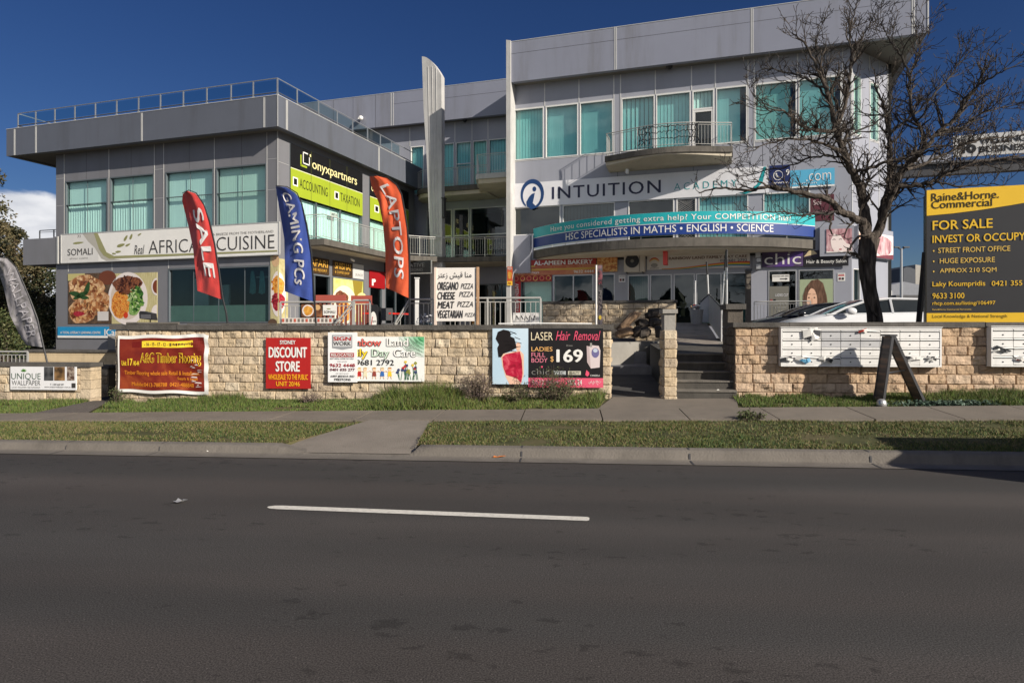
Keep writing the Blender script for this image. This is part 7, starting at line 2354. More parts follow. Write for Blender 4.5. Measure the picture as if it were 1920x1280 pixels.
S.text('PIZZA', .2, .8, .40, .66, paint(120, 112, 110), rot=True); S.text('PIES', .2, .8, .74, .92, paint(130, 62, 70), rot=True); S.disc(.5, .30, .3, .03, paint(190, 165, 60), lay=1); S.flush()
# white menu board before the bakery window
S = px_sign('menu_board', 'white painted menu board leaning under the bakery window behind the railing', FW, 18.2, 962, 1011, 586, 607, paint(225, 222, 218), cat='board', thick=.03)
for k in range(5): S.line([(0.1 + .17 * k, .3), (0.14 + .17 * k, .75), (0.22 + .17 * k, .4)], .012, .03, INK)
S.flush()
# air conditioner
a, b = FB.s(cR - .5, 1170), FB.s(cR - .5, 1208.5)
z0, z1 = FB.z(cR - .5, 1170, 510), FB.z(cR - .5, 1170, 471)
t = thing('air_conditioner', 'beige outdoor air conditioner unit fixed beside the bakery sign', 'air conditioner', FB, ((a + b) / 2, cR - .3, z0))
M_AC = mat('ac_beige', (.55, .50, .43), rough=.5, var=.08, dirt=(.3, .26, .2), dirt_amt=.4)
mb = MB(); mb.box(a, b, cR - .5, cR - .12, z0, z1); part('casing', mb, M_AC, t)
cx_, zc_ = a + (b - a) * .40, (z0 + z1) / 2 + .02; r_ = .33 * (z1 - z0)
mb = MB(); mb.tube([(cx_, cR - .51, zc_), (cx_, cR - .502, zc_)], r_, 24); gr_ = part('fan_grille', mb, M_BLACK, t)
mb = MB(); mb.tube([(cx_, cR - .53, zc_), (cx_, cR - .511, zc_)], r_ * .25, 14); part('fan_hub', mb, paint(120, 118, 110), gr_)
mb = MB()
for k in range(3): mb.tube([(cx_ + r_ * (.4 + .25 * k) * math.cos(R(q)), cR - .515, zc_ + r_ * (.4 + .25 * k) * math.sin(R(q))) for q in range(0, 361, 20)], .006, 4)
part('guard_rings', mb, M_STEEL, gr_)
mb = MB(); mb.box(a + (b - a) * .74, a + (b - a) * .76, cR - .506, cR - .5, z0, z1); part('panel_joint', mb, M_JOINT, t)
for x in (a + .1, b - .1):
    mb = MB(); mb.box(x - .02, x + .02, cR - .48, cR, z0 - .06, z0); part('bracket', mb, M_STEEL, t)
# hanging red box sign under the balcony
Yh = 28.6
s, c, zt_ = FB.at(1247.5, 461, Yh); zb_ = FB.at(1247.5, 500, Yh)[2]
t = thing('hanging_sign', 'narrow red box sign hanging under the bowed balcony', 'sign', FB, (s, c, zb_))
mb = MB(); mb.box(s - .10, s + .07, c - .0, c + .55, zb_ + .1, zt_); part('box', mb, mat('red_box', lin(215, 70, 60), rough=.4), t)
mb = MB(); mb.bar((s - .02, c + .1, zt_), (s - .02, c + .1, 5.0), .015); mb.bar((s - .02, c + .45, zt_), (s - .02, c + .45, 5.0), .015); part('hanger', mb, M_STEEL, t)
# wall cameras and small soffit lamps
def dome(label, F, s, c, z, r=.09):
    mb = MB(); mb.lathe(s, c, [(0, z - r), (r * .6, z - r * .8), (r, z - r * .2), (r, z), (r * 1.2, z), (r * 1.2, z + .05), (0, z + .05)], 12)
    single('security_camera', label, 'camera', F, mb, M_BLACK, smooth=True)
dome('small black dome camera under the parapet of the right wing', FB, px(1256), cRp + .4, ZQ0 - .02, .12)
dome('small black dome camera under the middle block parapet', FB, FB.s(cMp, 867), cMp + .35, ZR0 - .02, .12)
s_ = px(1421); mb = MB(); mb.box(s_ - .1, s_ + .1, cR - .3, cR - .02, 4.75, 4.98); mb.box(s_ - .06, s_ + .1, cR - .45, cR - .3, 4.55, 4.7); mb.box(s_ - .08, s_ + .1, cR - .4, cR - .02, 4.25, 4.45)
single('security_camera', 'pair of grey box cameras beside the purple salon sign', 'camera', FB, mb, M_ALU)
mb = MB(); s_ = px(1180); mb.box(s_ - .06, s_ + .06, cR - .75, cR - .55, 8.70, 8.88)
single('soffit_lamp', 'tiny pale lamp box under the top balcony of the right wing', 'lamp', FB, mb, M_WHITE)
mb = MB(); a_ = FB.at(664, 489, 31.5); mb.bar(a_, (a_[0], a_[1] - .25, a_[2] + .05), .05); single('security_camera', 'white tube camera under the side balcony above the shisha sign', 'camera', FB, mb, M_WHITE)
# clothes hung in the restaurant window, wire on the top balcony
for lab, a, b in (('teal garment hanging in the restaurant window, left of its twin', 467, 480), ('teal garment hanging in the restaurant window nearest the corner', 484, 498)):
    c = cL + .42; s0, s1 = FB.s(c, a), FB.s(c, b); zt_, zb_ = FB.z(c, a, 508), FB.z(c, a, 553)
    mb = MB(); rows = []
    for i in range(9):
        q = i / 8; w_ = (s1 - s0) / 2 * (.35 + .65 * q ** .6)
        rows.append([((s0 + s1) / 2 + w_ * (j / 3.5 - 1), c + .05 * math.sin(j * 1.9 + q * 3) * q, zt_ + (zb_ - zt_) * q + (.12 * abs(j / 3.5 - 1) if i == 8 else 0)) for j in range(8)])
    mb.grid(rows); single('hanging_garment', lab, 'garment', FB, mb, mat('teal_cloth', (.20, .42, .42), rough=.8, var=.25, scale=6), group='garments in the restaurant window')
mb = MB(); rw = random.Random(12)
def rpt(p): # on the bowed railing
    k = (px(p) - px(1141)) / (px(1374) - px(1141)); return px(p), cR - 1.02 - 0.75 * math.sin(math.pi * k) ** 1.25
for zz in (10.35, 10.12, 9.85):
    pts = []
    for p in range(1206, 1314, 3):
        s, c = rpt(p); pts.append((s, c + rw.uniform(-.03, .03), zz + rw.uniform(-.05, .05)))
    mb.tube(pts, .018, 4)
for p0 in (1207, 1213, 1219, 1226, 1257, 1296, 1301, 1306, 1311):
    s, c = rpt(p0); mb.tube([(s + rw.uniform(-.06, .06), c + rw.uniform(-.03, .02), 10.45 - .1 * i) for i in range(9 if p0 != 1257 else 7)], .022, 4)
single('string_lights', 'tangled dark string of lights wound on the top balcony railing', 'string lights', FB, mb, M_BLACK)
# ramp balustrade, poles, bin
t = thing('ramp_balustrade', 'grey sheet metal balustrade with a folded end beside the entry ramp', 'balustrade', FW, (FW.s(17.1, 1351), 17.1, 1.2))
A = Vector(FW.at(1352, 640, 17.2)); A1 = Vector(FW.at(1352, 578, 17.2)); B_ = Vector(FW.at(1329, 604, 22.2)); B1 = Vector(FW.at(1329, 553, 22.2)); C_ = Vector(FW.at(1313, 604, 22.4)); C1 = Vector(FW.at(1313, 567, 22.4))
mb = MB(); n_ = 8
def sheet(P, P1, Q, Q1):
    nn = Vector((0.03, 0, 0))
    mb.face([P, Q, Q1, P1]); mb.face([P + nn, Q + nn, Q1 + nn, P1 + nn]); mb.face([P, P1, P1 + nn, P + nn]); mb.face([P1, Q1, Q1 + nn, P1 + nn])
sheet(A, A1, B_, B1); sheet(B_, B1, C_, C1)
part('sheet', mb, mat('sheet_zinc', (.52, .51, .50), rough=.55, metal=.0, var=.12, scale=3, dirt=(.2, .19, .18), dirt_amt=.5), t)
mb = MB(); mb.tube([A1 + Vector((.015, 0, .02)), B1 + Vector((.015, 0, .02)), C1 + Vector((.015, 0, .02))], .03, 6); part('handrail', mb, M_STEEL, t)
def pole(label, p0, p1, Y, r=.035, m=None, top=None):
    t = thing('pole', label, 'pole', FW, FW.at(p0[0], p0[1], Y), 'slim poles beside the entry ramp')
    a, b = Vector(FW.at(*p0, Y)), Vector(FW.at(*p1, Y))
    mb = MB(); q = a.lerp(b, top or 1.0); mb.tube([a - Vector((0, 0, .4)), q], r, 8); part('shaft', mb, m or M_WHITE, t)
    mb = MB(); mb.tube([q, b], r * 1.05, 8); mb.ball(b, r * 1.2); part('cap', mb, M_BLACK if top else M_ALU, t)  # with top set, the black upper length paints the balcony's shadow on the pole
pole('short grey pole rising from the rubbish bin', (1303.5, 606), (1303.5, 528), 24.0, .03, M_ALU)
pole('white pole with a dark top behind the peak of the metal balustrade', (1329.5, 560), (1325, 492), 22.3, .028, M_ALU, top=.66)
pole('leaning white pole with a dark top right of the balustrade', (1351, 600), (1361, 472), 19.2, .022, M_ALU, top=.72)
pole('tall white pole with a dark top beside the dark pillar', (1362.5, 600), (1362.5, 470), 19.0, .030, M_ALU, top=.76)
t = thing('post', 'thick brown timber post with a bright sunlit edge right of the dark pillar', 'post', FW, FW.at(1407, 603, 15.5))
s, c, z = FW.at(1406, 603, 15.5); zt_ = EYE + (HZ - 508) * 15.5 / FPX
mb = MB(); mb.box(s - .075, s + .03, c, c + .12, CZ, zt_); part('shaft', mb, mat('dark_timber', (.10, .085, .07), rough=.8, var=.3, scale=4, bump=.4), t)
mb = MB(); mb.box(s - .085, s + .04, c - .01, c + .13, zt_, zt_ + .05); part('cap', mb, M_STEEL, t)
s, c, z = FW.at(1306, 605, 21.5)
t = thing('rubbish_bin', 'overflowing grey rubbish bin at the top of the entry ramp', 'bin', FW, (s, c, 1.84))
mb = MB(); mb.lathe(s, c, [(.17, 1.80), (.21, 2.25), (.225, 2.26), (.225, 2.29), (.19, 2.29), (.17, 2.2), (0, 2.2)], 16); part('drum', mb, mat('bin_grey', (.34, .33, .32), rough=.6, var=.2, scale=4), t)
mb = MB(); rr = random.Random(8)
for k in range(14):
    mb.ball((s + rr.gauss(0, .09), c + rr.gauss(0, .08), 2.32 + abs(rr.gauss(0, .08))), .05 * rr.uniform(.6, 1.3), None, .04, 7, 5, rr.choice([0, 0, 1, 2, 3]))
single('litter_heap', 'heap of wrappers and cups spilling over the grey rubbish bin', 'litter', FW, mb, [paint(215, 212, 206), paint(190, 150, 110), paint(190, 60, 50), paint(110, 108, 104)])
# stray litter
def scrap(label, px_, py, F, w_, h_, m, seed, z=None, c=None):
    rr = random.Random(seed)
    if z is not None:
        Y = (EYE - z) * FPX / (py - HZ); s, c, _ = F.at(px_, py, Y)
    else:
        s = F.s(c, px_); z = z_ground(s, c) + .03
    mb = MB()
    mb.grid([[(s + w_ * (i - 1.5) / 3 + rr.uniform(-.15, .15) * w_, c + h_ * (j - 1) / 2, z + rr.uniform(.004, .03)) for i in range(4)] for j in range(3)])
    single('litter', label, 'litter', F, mb, m, group='litter scattered on the ground')
PAP = paint(225, 222, 214)
scrap('bent silver strip of metal lying on the road left of the lane line', 338, 941, FN, .08, .10, M_ALU, 1, z=.004)
scrap('white scrap of paper in the gutter by the driveway crossover', 384, 847.5, FN, .10, .03, PAP, 2, z=.006)
scrap('yellow leaf scrap in the gutter at the end of the left kerb', 499, 849, FN, .07, .03, paint(210, 205, 90), 3, z=.006)
scrap('orange fruit peel in the gutter right of the driveway crossover', 935, 857.5, FN, .16, .03, paint(190, 110, 50), 4, z=.006)
mb = MB(); s, c, z = FW.at(1346, 737, 12.75); mb.prism([(s - .06, z - .05), (s + .06, z - .07), (s + .07, z + .02), (s + .01, z + .08), (s - .065, z + .03)], c, c + .012, lambda x, d, zz: (x, d + .1 * (zz - z), zz))
single('litter', 'white foam tray leaning on the bottom entry step', 'litter', FW, mb, PAP, group='litter scattered on the ground')

# ================================================================ cars
def car(label, s0, cc, zg, length, width, height, body_m, estate=True, sgn=-1):
    """side on car, nose to the left; built from a lofted half section"""
    t = thing('parked_car', label, 'car', FW, (s0 + length / 2, cc + width / 2, zg))
    L_ = length
    # stations along the car: x, lower z, belt z, half width at belt
    belt = [(0.0, .30, .62, .56), (.12, .22, .78, .70), (.4, .20, .88, .80), (.8, .20, .97, .86), (1.1, .20, 1.02, .88), (2.2, .20, 1.05, .90), (3.2, .20, 1.07, .90), (3.85, .22, 1.10, .87), (L_ - .12, .28, 1.04, .78), (L_, .40, .84, .66)]
    belt = [(x * L_ / 4.3 if x < L_ - .2 else x, a, b, w_ * width / 1.8) for x, a, b, w_ in belt]
    rows = []
    for x, zl, zb_, hw in belt:
        sec = []
        for y, z_ in ((-hw * .92, zl), (-hw, zl + .18), (-hw * 1.0, (zl + zb_) / 2), (-hw * .97, zb_ - .06), (-hw * .90, zb_), (-hw * .45, zb_ + .03), (0, zb_ + .04), (hw * .45, zb_ + .03), (hw * .90, zb_), (hw * .97, zb_ - .06), (hw, (zl + zb_) / 2), (hw, zl + .18), (hw * .92, zl)):
            sec.append((s0 + x, cc + width / 2 + y, zg + z_))
        rows.append(sec)
    mb = MB(); mb.grid(rows); mb.face(rows[0]); mb.face(rows[-1][::-1])
    part('body', mb, body_m, t, smooth=True)
    # greenhouse
    k = L_ / 4.3
    gh = [(1.0, 1.02, .74, .70), (1.45, 1.24, .70, .66), (1.95, height - .06, .64, .60), (2.5, height, .62, .58), (3.2, height - .02, .62, .58), (3.7, height - .09 if estate else height - .25, .60, .56), (4.12 if estate else 4.2, 1.06, .68, .64)]
    roof = []
    for x, z_, wb, wt in gh:
        wt *= width / 1.8 * 1.08
        roof.append([(s0 + x * k, cc + width / 2 + y * wt, zg + z_ - .05 * abs(y) ** 2.5) for y in (-1, -.7, -.35, 0, .35, .7, 1)])
    mb = MB(); mb.grid(roof[2:6]); part('roof', mb, body_m, t, smooth=True)
    gl = mat('car_glass', (.012, .016, .018), rough=.08, spec=.45)
    mb = MB(); mb.grid(roof[0:3]); part('windscreen', mb, gl, t, smooth=True)
    mb = MB(); mb.grid(roof[5:7]); part('rear_window', mb, gl, t, smooth=True)
    for sd in (-1, 1):
        lo = [(s0 + x * k, cc + width / 2 + sd * .88 * width / 2, zg + zz) for x, zz in ((1.0, 1.03), (1.45, 1.04), (1.95, 1.05), (2.5, 1.06), (3.2, 1.07), (3.7, 1.08), (4.12, 1.10))]
        hi = [r_[0 if sd < 0 else -1] for r_ in roof]
        mb = MB(); mb.grid([lo, hi]); part('side_window', mb, gl, t)
        pil = MB()
        def at(i, q):
            a, b = Vector(lo[i]), Vector(hi[i]); return a.lerp(b, q)
        out = Vector((0, sd * .012, 0))
        pil.tube([Vector(h) + out for h in hi], .028, 5)
        pil.tube([at(3, 0) + out, at(3, 1) + out], .035, 5); pil.tube([at(5, 0) + out, at(5, 1) + out], .05, 5); pil.tube([Vector(l) + out for l in lo], .02, 5)
        part('pillars', pil, body_m, t)
        mb = MB(); mb.ball((s0 + 1.50 * k, cc + width / 2 + sd * (width / 2 + .08), zg + 1.11), .13, .07, .085); part('mirror', mb, body_m, t, smooth=True)
        for x in (.80, 3.45):
            w_ = MB(); w_.tube([(s0 + x * k, cc + width / 2 + sd * (width / 2 - .20), zg + .31), (s0 + x * k, cc + width / 2 + sd * (width / 2 + .005), zg + .31)], .31, 20); wh = part('wheel', w_, M_BLACK, t)
            w_ = MB(); w_.tube([(s0 + x * k, cc + width / 2 + sd * (width / 2 + .006), zg + .31), (s0 + x * k, cc + width / 2 + sd * (width / 2 + .018), zg + .31)], .20, 14); part('rim', w_, M_ALU, wh)
        mb = MB(); mb.ball((s0 + .22 * k, cc + width / 2 + sd * .66 * width / 1.8, zg + .66), .18, .12, .07); part('headlight', mb, mat('headlight', (.5, .52, .55), rough=.1), t, smooth=True)
    return t
PW = mat('white_car_paint', (.72, .73, .75), rough=.18, spec=.6, var=.02)
PBk = mat('black_car_paint', (.012, .013, .016), rough=.12, spec=.7, var=.05)
c_ = 16.9
sa = FW.s(c_, 1470)
car('white hatchback parked behind the tree trunk and the letterbox wall', sa, c_, CZ + .0, 4.45, 1.76, 1.47, PW)
c_ = 20.4
sa = FW.s(c_, 1400)
car('black sedan parked behind the white hatchback in front of the salon', sa, c_, CZ + .02, 4.5, 1.80, 1.46, PBk, estate=False)
# a van at the kerb just past the right edge, whose shadow lies on the kerb
def van(s0, c0, h):
    t = thing('parked_van', 'white delivery van parked at the kerb beyond the right edge', 'van', FW, (s0 + 2.5, c0 + 1, 0))
    mb = MB(); mb.prism([(s0, .35), (s0 + 4.9, .35), (s0 + 4.9, 1.0), (s0 + 4.1, 1.2), (s0 + 3.5, h - .05), (s0 + 3.2, h), (s0 + .06, h), (s0, h - .1)], c0, c0 + 1.35, lambda x, d, z: (x, d, z)); part('body', mb, PW, t)
    for sd in (0, 1):
        for x in (s0 + .9, s0 + 4.0):
            w_ = MB(); y = c0 + (-.01 if sd == 0 else 1.16); w_.tube([(x, y, .33), (x, y + .2, .33)], .33, 16); part('wheel', w_, M_BLACK, t)
    mb = MB(); mb.box(s0 - .012, s0 - .001, c0 + .15, c0 + 1.2, 1.25, h - .25); part('rear_window', mb, mat('car_glass', (.012, .016, .018), rough=.06), t)
van(7.32, 6.28, 2.05)

# ================================================================ overhead entrance sign, lamp, far buildings
cG = 23.5
z0, z1 = FB.z(cG, 1860, 291), FB.z(cG, 1860, 250)
ga, gb = FB.s(cG, 1787), FB.s(cG, 2060)
t = thing('entrance_gantry', 'overhead gantry with the white business centre sign spanning the driveway', 'gantry', FB, (gb, cG, CZ))
zb1 = FB.z(cG, 1860, 296); zb0 = FB.z(cG, 1860, 321)
mb = MB(); mb.box(FB.s(cG, 1668), gb + .5, cG + .05, cG + .35, zb0, zb0 + .32); mb.box(FB.s(cG, 1668), gb + .5, cG - .05, cG + .45, zb0 + .32, zb0 + .38); part('beam', mb, M_STEEL, t)
mb = MB(); mb.box(ga, gb, cG - .02, cG + .02, z0, z1); bd = part('sign_panel', mb, paint(196, 195, 193), t)
S = Sign(t, lambda u, v, d: (ga + u * (gb - ga), cG - .02 - d, z0 + v * (z1 - z0)))
S.text('46', .02, .165, .12, .86, BLK, bold=.05); S.text('WELLINGTON ROAD', .185, .93, .53, .85, BLK, bold=.035); S.text('BUSINESS CENTRE', .185, .90, .13, .43, BLK, bold=.035); S.flush()
mb = MB(); mb.box(FB.s(cG, 1697), ga - .05, cG - .04, cG + .04, zb0 + .36, zb0 + .36 + (z1 - z0) * .35); part('grey_panel', mb, M_RGREY, t)
for x in (FB.s(cG, 1672), gb + .3):
    mb = MB(); mb.box(x - .1, x + .1, cG + .06, cG + .34, CZ, zb0); part('column', mb, M_STEEL, t) if x > 10 and x == gb + .3 else None
Yl = 55
s, c, z = FN.at(1690, 615, Yl); zt_ = FN.at(1690, 466, Yl)[2]
t = thing('street_lamp', 'tall grey twin headed street lamp beyond the car park', 'lamp', FN, (s, c, 0))
mb = MB(); mb.tube([(s, c, 0), (s, c, zt_)], [.15, .09], 8); part('pole', mb, M_ALU, t)
for q in (-1, 1):
    mb = MB(); mb.tube([(s, c, zt_ - .1), (s + .25 * q, c, zt_ + .05), (s + .3 * q, c, zt_ + .1)], .05, 6); mb.box(s + (.15 if q > 0 else -.62), s + (.62 if q > 0 else -.15), c - .12, c + .12, zt_ + .06, zt_ + .16); part('lamp_head', mb, M_STEEL, t)
def shed(label, pts, Y, dep, m, roof=False, zlow=-.3):
    t = thing('far_building', label, 'building', FN, FN.at(pts[0][0], 615, Y))
    o = [(FN.at(a, b, Y)[0], FN.at(a, b, Y)[2]) for a, b in pts]
    x0, x1 = o[0][0], o[-1][0]
    mb = MB(); mb.prism([(x0, zlow)] + o + [(x1, zlow)], Y, Y + dep, lambda x, d, z: (x, d, z)); part('wall', mb, m, t)
    return t, o
t, o = shed('far curved charcoal building behind the street lamp', [(1694, 520), (1694, 503), (1700, 500.5), (1708, 501.5), (1716, 505), (1716, 540)], 75, 12, mat('far_charcoal', (.055, .062, .078), rough=.6))
t, o = shed('far pale tower block half hidden by the for sale board', [(1716.5, 520), (1716.5, 496), (1738, 499), (1760, 500), (1790, 500)], 82, 10, mat('far_concrete', (.36, .34, .31), rough=.8))
mb = MB(); mb.face([(o[1][0], 81.9, 4), (o[-1][0], 81.9, 4), (o[-1][0], 81.9, 7), (o[1][0], 81.9, 7)]); part('window', mb, M_DARK, t)
t, o = shed('far low grey shed with a sloping roof right of the silver wing', [(1640, 545), (1662, 536), (1695, 528), (1730, 535), (1800, 548)], 65, 15, mat('far_shed_grey', (.22, .23, .26), rough=.7))
mb = MB(); p0, p1 = FN.at(1663, 545, 64.9), FN.at(1672, 556, 64.9); mb.box(p0[0], p1[0], 64.85, 64.98, p1[2], p0[2]); part('window', mb, M_FRAME_L, t)
mb = MB(); mb.box(FN.at(1680, 0, 60)[0], FN.at(1760, 0, 60)[0], 60, 62, .5, FN.at(1700, 553, 60)[2]); part('annexe', mb, M_STEEL, t)
# ================================================================ bare tree behind the right wall
YT = 14.3
M_BARK = ramp_mat('bark', [(0.3, (0.014, 0.011, 0.009)), (0.55, (0.075, 0.060, 0.049)), (0.75, (0.17, 0.14, 0.115))], scale=3.5, stretch=(5, 5, 0.8), rough=0.9, bump=0.9)
M_TWIG = mat('twig_bark', (0.046, 0.039, 0.034), rough=0.85, var=0.3, scale=3)
def wp(px_, py, dy=0.0):
    s, c, z = FN.at(px_, py, YT + dy)
    return Vector((s, c, z))
TR = thing('bare_tree', 'leafless tree with a dark rough trunk and dense twiggy crown behind the right stone wall', 'tree', FN, (wp(1640, 600).x, YT, CZ))
rt = random.Random(77)
def smooth_path(pts, n=5):
    out = []
    P = [pts[0]] + list(pts) + [pts[-1]]
    for i in range(1, len(P) - 2):
        for k in range(n):
            t = k / n
            a, b, c, d = P[i - 1], P[i], P[i + 1], P[i + 2]
            out.append(0.5 * ((2 * b) + (c - a) * t + (2 * a - 5 * b + 4 * c - d) * t * t + (3 * b - a - 3 * c + d) * t ** 3))
    out.append(pts[-1])
    return out
def knobby(path, amp):
    return [p + Vector((rt.gauss(0, amp), rt.gauss(0, amp), rt.gauss(0, amp))) if 0 < i < len(path) - 1 else p for i, p in enumerate(path)]
# trunk: several fused strands so the section is fluted
mb = MB()
tp = smooth_path([wp(1643, 660), wp(1641, 600), wp(1636, 570), wp(1630, 540), wp(1625, 505), wp(1626, 475), wp(1630, 448)], 6)
n = len(tp)
rows = []
for i, p in enumerate(tp):
    q = i / (n - 1)
    r_ = 0.165 - 0.035 * math.sin(q * math.pi) + 0.02 * q + 0.03 * max(0, 0.25 - q)
    row = []
    for k in range(20):
        a = 2 * math.pi * k / 20
        f = 1 + 0.13 * math.sin(4 * a + 2.5 * q) + 0.09 * math.sin(7 * a - 4 * q) + 0.10 * vn(3 * math.cos(a), 3 * math.sin(a), q * 7)
        row.append((p.x + math.cos(a) * r_ * f, p.y + math.sin(a) * r_ * f, p.z))
    row.append(row[0])
    rows.append(row)
mb.grid(rows)
mb.tube(knobby(smooth_path([wp(1620, 520, -.10), wp(1622, 545, -.14), wp(1631, 575, -.15), wp(1652, 602, -.15)], 4), .006), [.02] * 12 + [.025], 6)
part('trunk', mb, M_BARK, TR)
NT = [0]
def twigs(mb, path, rads, depth, dens, lmul=1.0):
    """side shoots along a limb, recursive"""
    L_ = sum((b - a).length for a, b in zip(path, path[1:]))
    cnt = max(1, int(L_ * dens))
    for k in range(cnt):
        q = (k + rt.random()) / cnt
        q = 0.12 + 0.88 * q
        i = min(len(path) - 2, int(q * (len(path) - 1)))
        p = path[i].lerp(path[i + 1], rt.random())
        d = (path[i + 1] - path[i]).normalized()
        side = Vector((rt.gauss(0, 1), rt.gauss(0, 1.0), rt.gauss(0.25, 0.8)))
        side -= d * side.dot(d)
        if side.length < 0.01: continue
        side.normalize()
        dirn = (d * rt.uniform(0.35, 1.1) + side * rt.uniform(0.5, 1.0) + Vector((0, 0, 0.18))).normalized()
        ln = lmul * rt.uniform(0.35, 1.0) * (0.85, 0.50, 0.24)[depth] * (1.15 - 0.5 * q)
        r0 = min(rads[i] * 0.65, (0.027, 0.0135, 0.0075)[depth])
        m = (7, 5, 3)[depth]
        pp = [p]; dd = dirn.copy()
        for j in range(m):
            dd = (dd + Vector((rt.gauss(0, .22), rt.gauss(0, .22), rt.gauss(0.04, .20)))).normalized()
            pp.append(pp[-1] + dd * ln / m)
        rr_ = [max(0.0054, r0 * (1 - 0.65 * j / m)) for j in range(m + 1)]
        mb.tube(pp, rr_, 5 if depth == 0 else (4 if depth == 1 else 3), cap=False)
        NT[0] += 1
        if depth < 2:
            twigs(mb, pp, rr_, depth + 1, (8.5, 10.0)[depth])
def limb(pts, r0, r1, dens=4.2, lmul=1.0):
    dens *= 1.75
    path = knobby(smooth_path([wp(*p) for p in pts], 5), 0.012)
    n = len(path)
    rads = [r0 + (r1 - r0) * i / (n - 1) for i in range(n)]
    mb = MB()
    rads = [q * 1.12 for q in rads]
    mb.tube(path, rads, 9 if r0 > .05 else 6)
    twigs(mb, path, rads, 0, dens, lmul)
    part('branch', mb, M_TWIG if r0 < .03 else M_BARK, TR)
limb([(1622, 462), (1618, 420), (1600, 408, -.1), (1575, 396, -.3), (1557, 378, -.4), (1520, 366, -.5), (1480, 358, -.6), (1440, 352, -.6), (1400, 357, -.5), (1352, 352, -.4), (1310, 362, -.3)], .085, .010, 2.6, .75)
limb([(1575, 396, -.3), (1548, 400, -.5), (1500, 402, -.6), (1450, 396, -.7), (1395, 408, -.7)], .026, .007, 3.5, .6)
limb([(1560, 400, -.3), (1556, 420, -.4), (1562, 440, -.4)], .03, .012, 2, .4)
limb([(1630, 455), (1622, 400, .1), (1616, 360, .1), (1600, 326, .0), (1588, 299, -.1), (1574, 267, -.1), (1565, 233, -.1), (1556, 190, -.2), (1545, 160, -.3), (1530, 122, -.4), (1508, 82, -.4), (1484, 62, -.4)], .095, .008, 4.2)
limb([(1566, 236, -.1), (1581, 209, .0), (1589, 166, .1), (1597, 113, .1), (1594, 70, .2), (1600, 30, .2), (1606, 8, .2)], .045, .007, 4.4)
limb([(1597, 113, .1), (1612, 80, .2), (1628, 50, .3), (1650, 34, .3)], .022, .006, 4.4)
limb([(1567, 245, -.1), (1540, 246, -.4), (1512, 240, -.6), (1490, 224, -.7), (1466, 208, -.8), (1440, 205, -.9), (1420, 178, -.9)], .038, .007, 4.6)
limb([(1582, 285, -.1), (1550, 272, -.5), (1510, 262, -.8), (1470, 262, -1.0), (1430, 272, -1.1), (1395, 288, -1.2)], .03, .006, 4.6)
limb([(1556, 192, -.2), (1530, 160, -.1), (1500, 142, .1), (1470, 134, .2), (1440, 130, .3), (1416, 136, .3)], .026, .006, 4.8)
limb([(1556, 190, -.2), (1540, 130, .0), (1530, 90, .1), (1536, 45, .2)], .022, .006, 4.6)
limb([(1590, 300, .1), (1560, 292, .4), (1520, 296, .6), (1480, 312, .8), (1440, 318, 1.0), (1400, 330, 1.0), (1365, 322, 1.0)], .024, .006, 5, .8)
limb([(1634, 452), (1650, 425, .1), (1657, 385, .2), (1668, 352, .3), (1668, 310, .4), (1667, 270, .5), (1668, 240, .5), (1660, 205, .6), (1645, 170, .6), (1640, 130, .7)], .095, .008, 4.0)
limb([(1668, 356, .3), (1690, 322, .2), (1715, 298, .1), (1735, 278, .0), (1760, 246, -.1), (1790, 224, -.2), (1810, 196, -.2), (1838, 150, -.3), (1855, 92, -.3)], .065, .008, 4.6)
limb([(1735, 278, .0), (1728, 245, .2), (1712, 216, .3), (1706, 180, .4), (1706, 145, .4), (1716, 112, .5), (1728, 70, .5), (1732, 30, .5)], .038, .006, 4.8)
limb([(1706, 145, .4), (1690, 105, .3), (1670, 80, .2), (1660, 58, .2), (1650, 40, .1)], .022, .006, 4.6)
limb([(1640, 440, .1), (1662, 395, -.2), (1680, 352, -.4), (1715, 349, -.5), (1750, 340, -.6), (1790, 318, -.7), (1840, 304, -.8), (1895, 292, -.8), (1950, 282, -.8)], .06, .007, 4.6)
limb([(1760, 246, -.1), (1800, 240, .2), (1838, 214, .4), (1880, 202, .5), (1935, 190, .6)], .03, .006, 4.8)
limb([(1790, 224, -.2), (1815, 178, -.4), (1850, 150, -.6), (1885, 132, -.8), (1925, 112, -.9)], .028, .006, 4.8)
limb([(1700, 318, .1), (1740, 305, .5), (1790, 280, .8), (1840, 262, 1.0), (1900, 256, 1.2), (1950, 240, 1.2)], .032, .006, 4.8)
limb([(1750, 340, -.6), (1800, 350, -.8), (1850, 345, -.9), (1890, 350, -1.0)], .02, .005, 4.4, .6)
limb([(1600, 322, .1), (1630, 318, -.3), (1662, 302, -.5), (1700, 296, -.6), (1745, 276, -.7), (1800, 272, -.8), (1850, 246, -.9)], .036, .006, 4.2)
limb([(1668, 250, .5), (1700, 226, .8), (1740, 190, 1.0), (1775, 150, 1.1), (1800, 118, 1.1), (1830, 90, 1.1)], .026, .006, 4.8)
limb([(1574, 270, -.1), (1600, 250, .2), (1640, 232, .3), (1670, 205, .4), (1690, 170, .3)], .026, .006, 4.4)
limb([(1640, 440, .0), (1612, 444, -.2), (1590, 470, -.25), (1602, 480, -.25)], .03, .012, 1.5, .3)
limb([(1626, 492, -.1), (1605, 478, -.2), (1592, 474, -.2)], .035, .014, .5, .2)
print('twigs', NT[0])

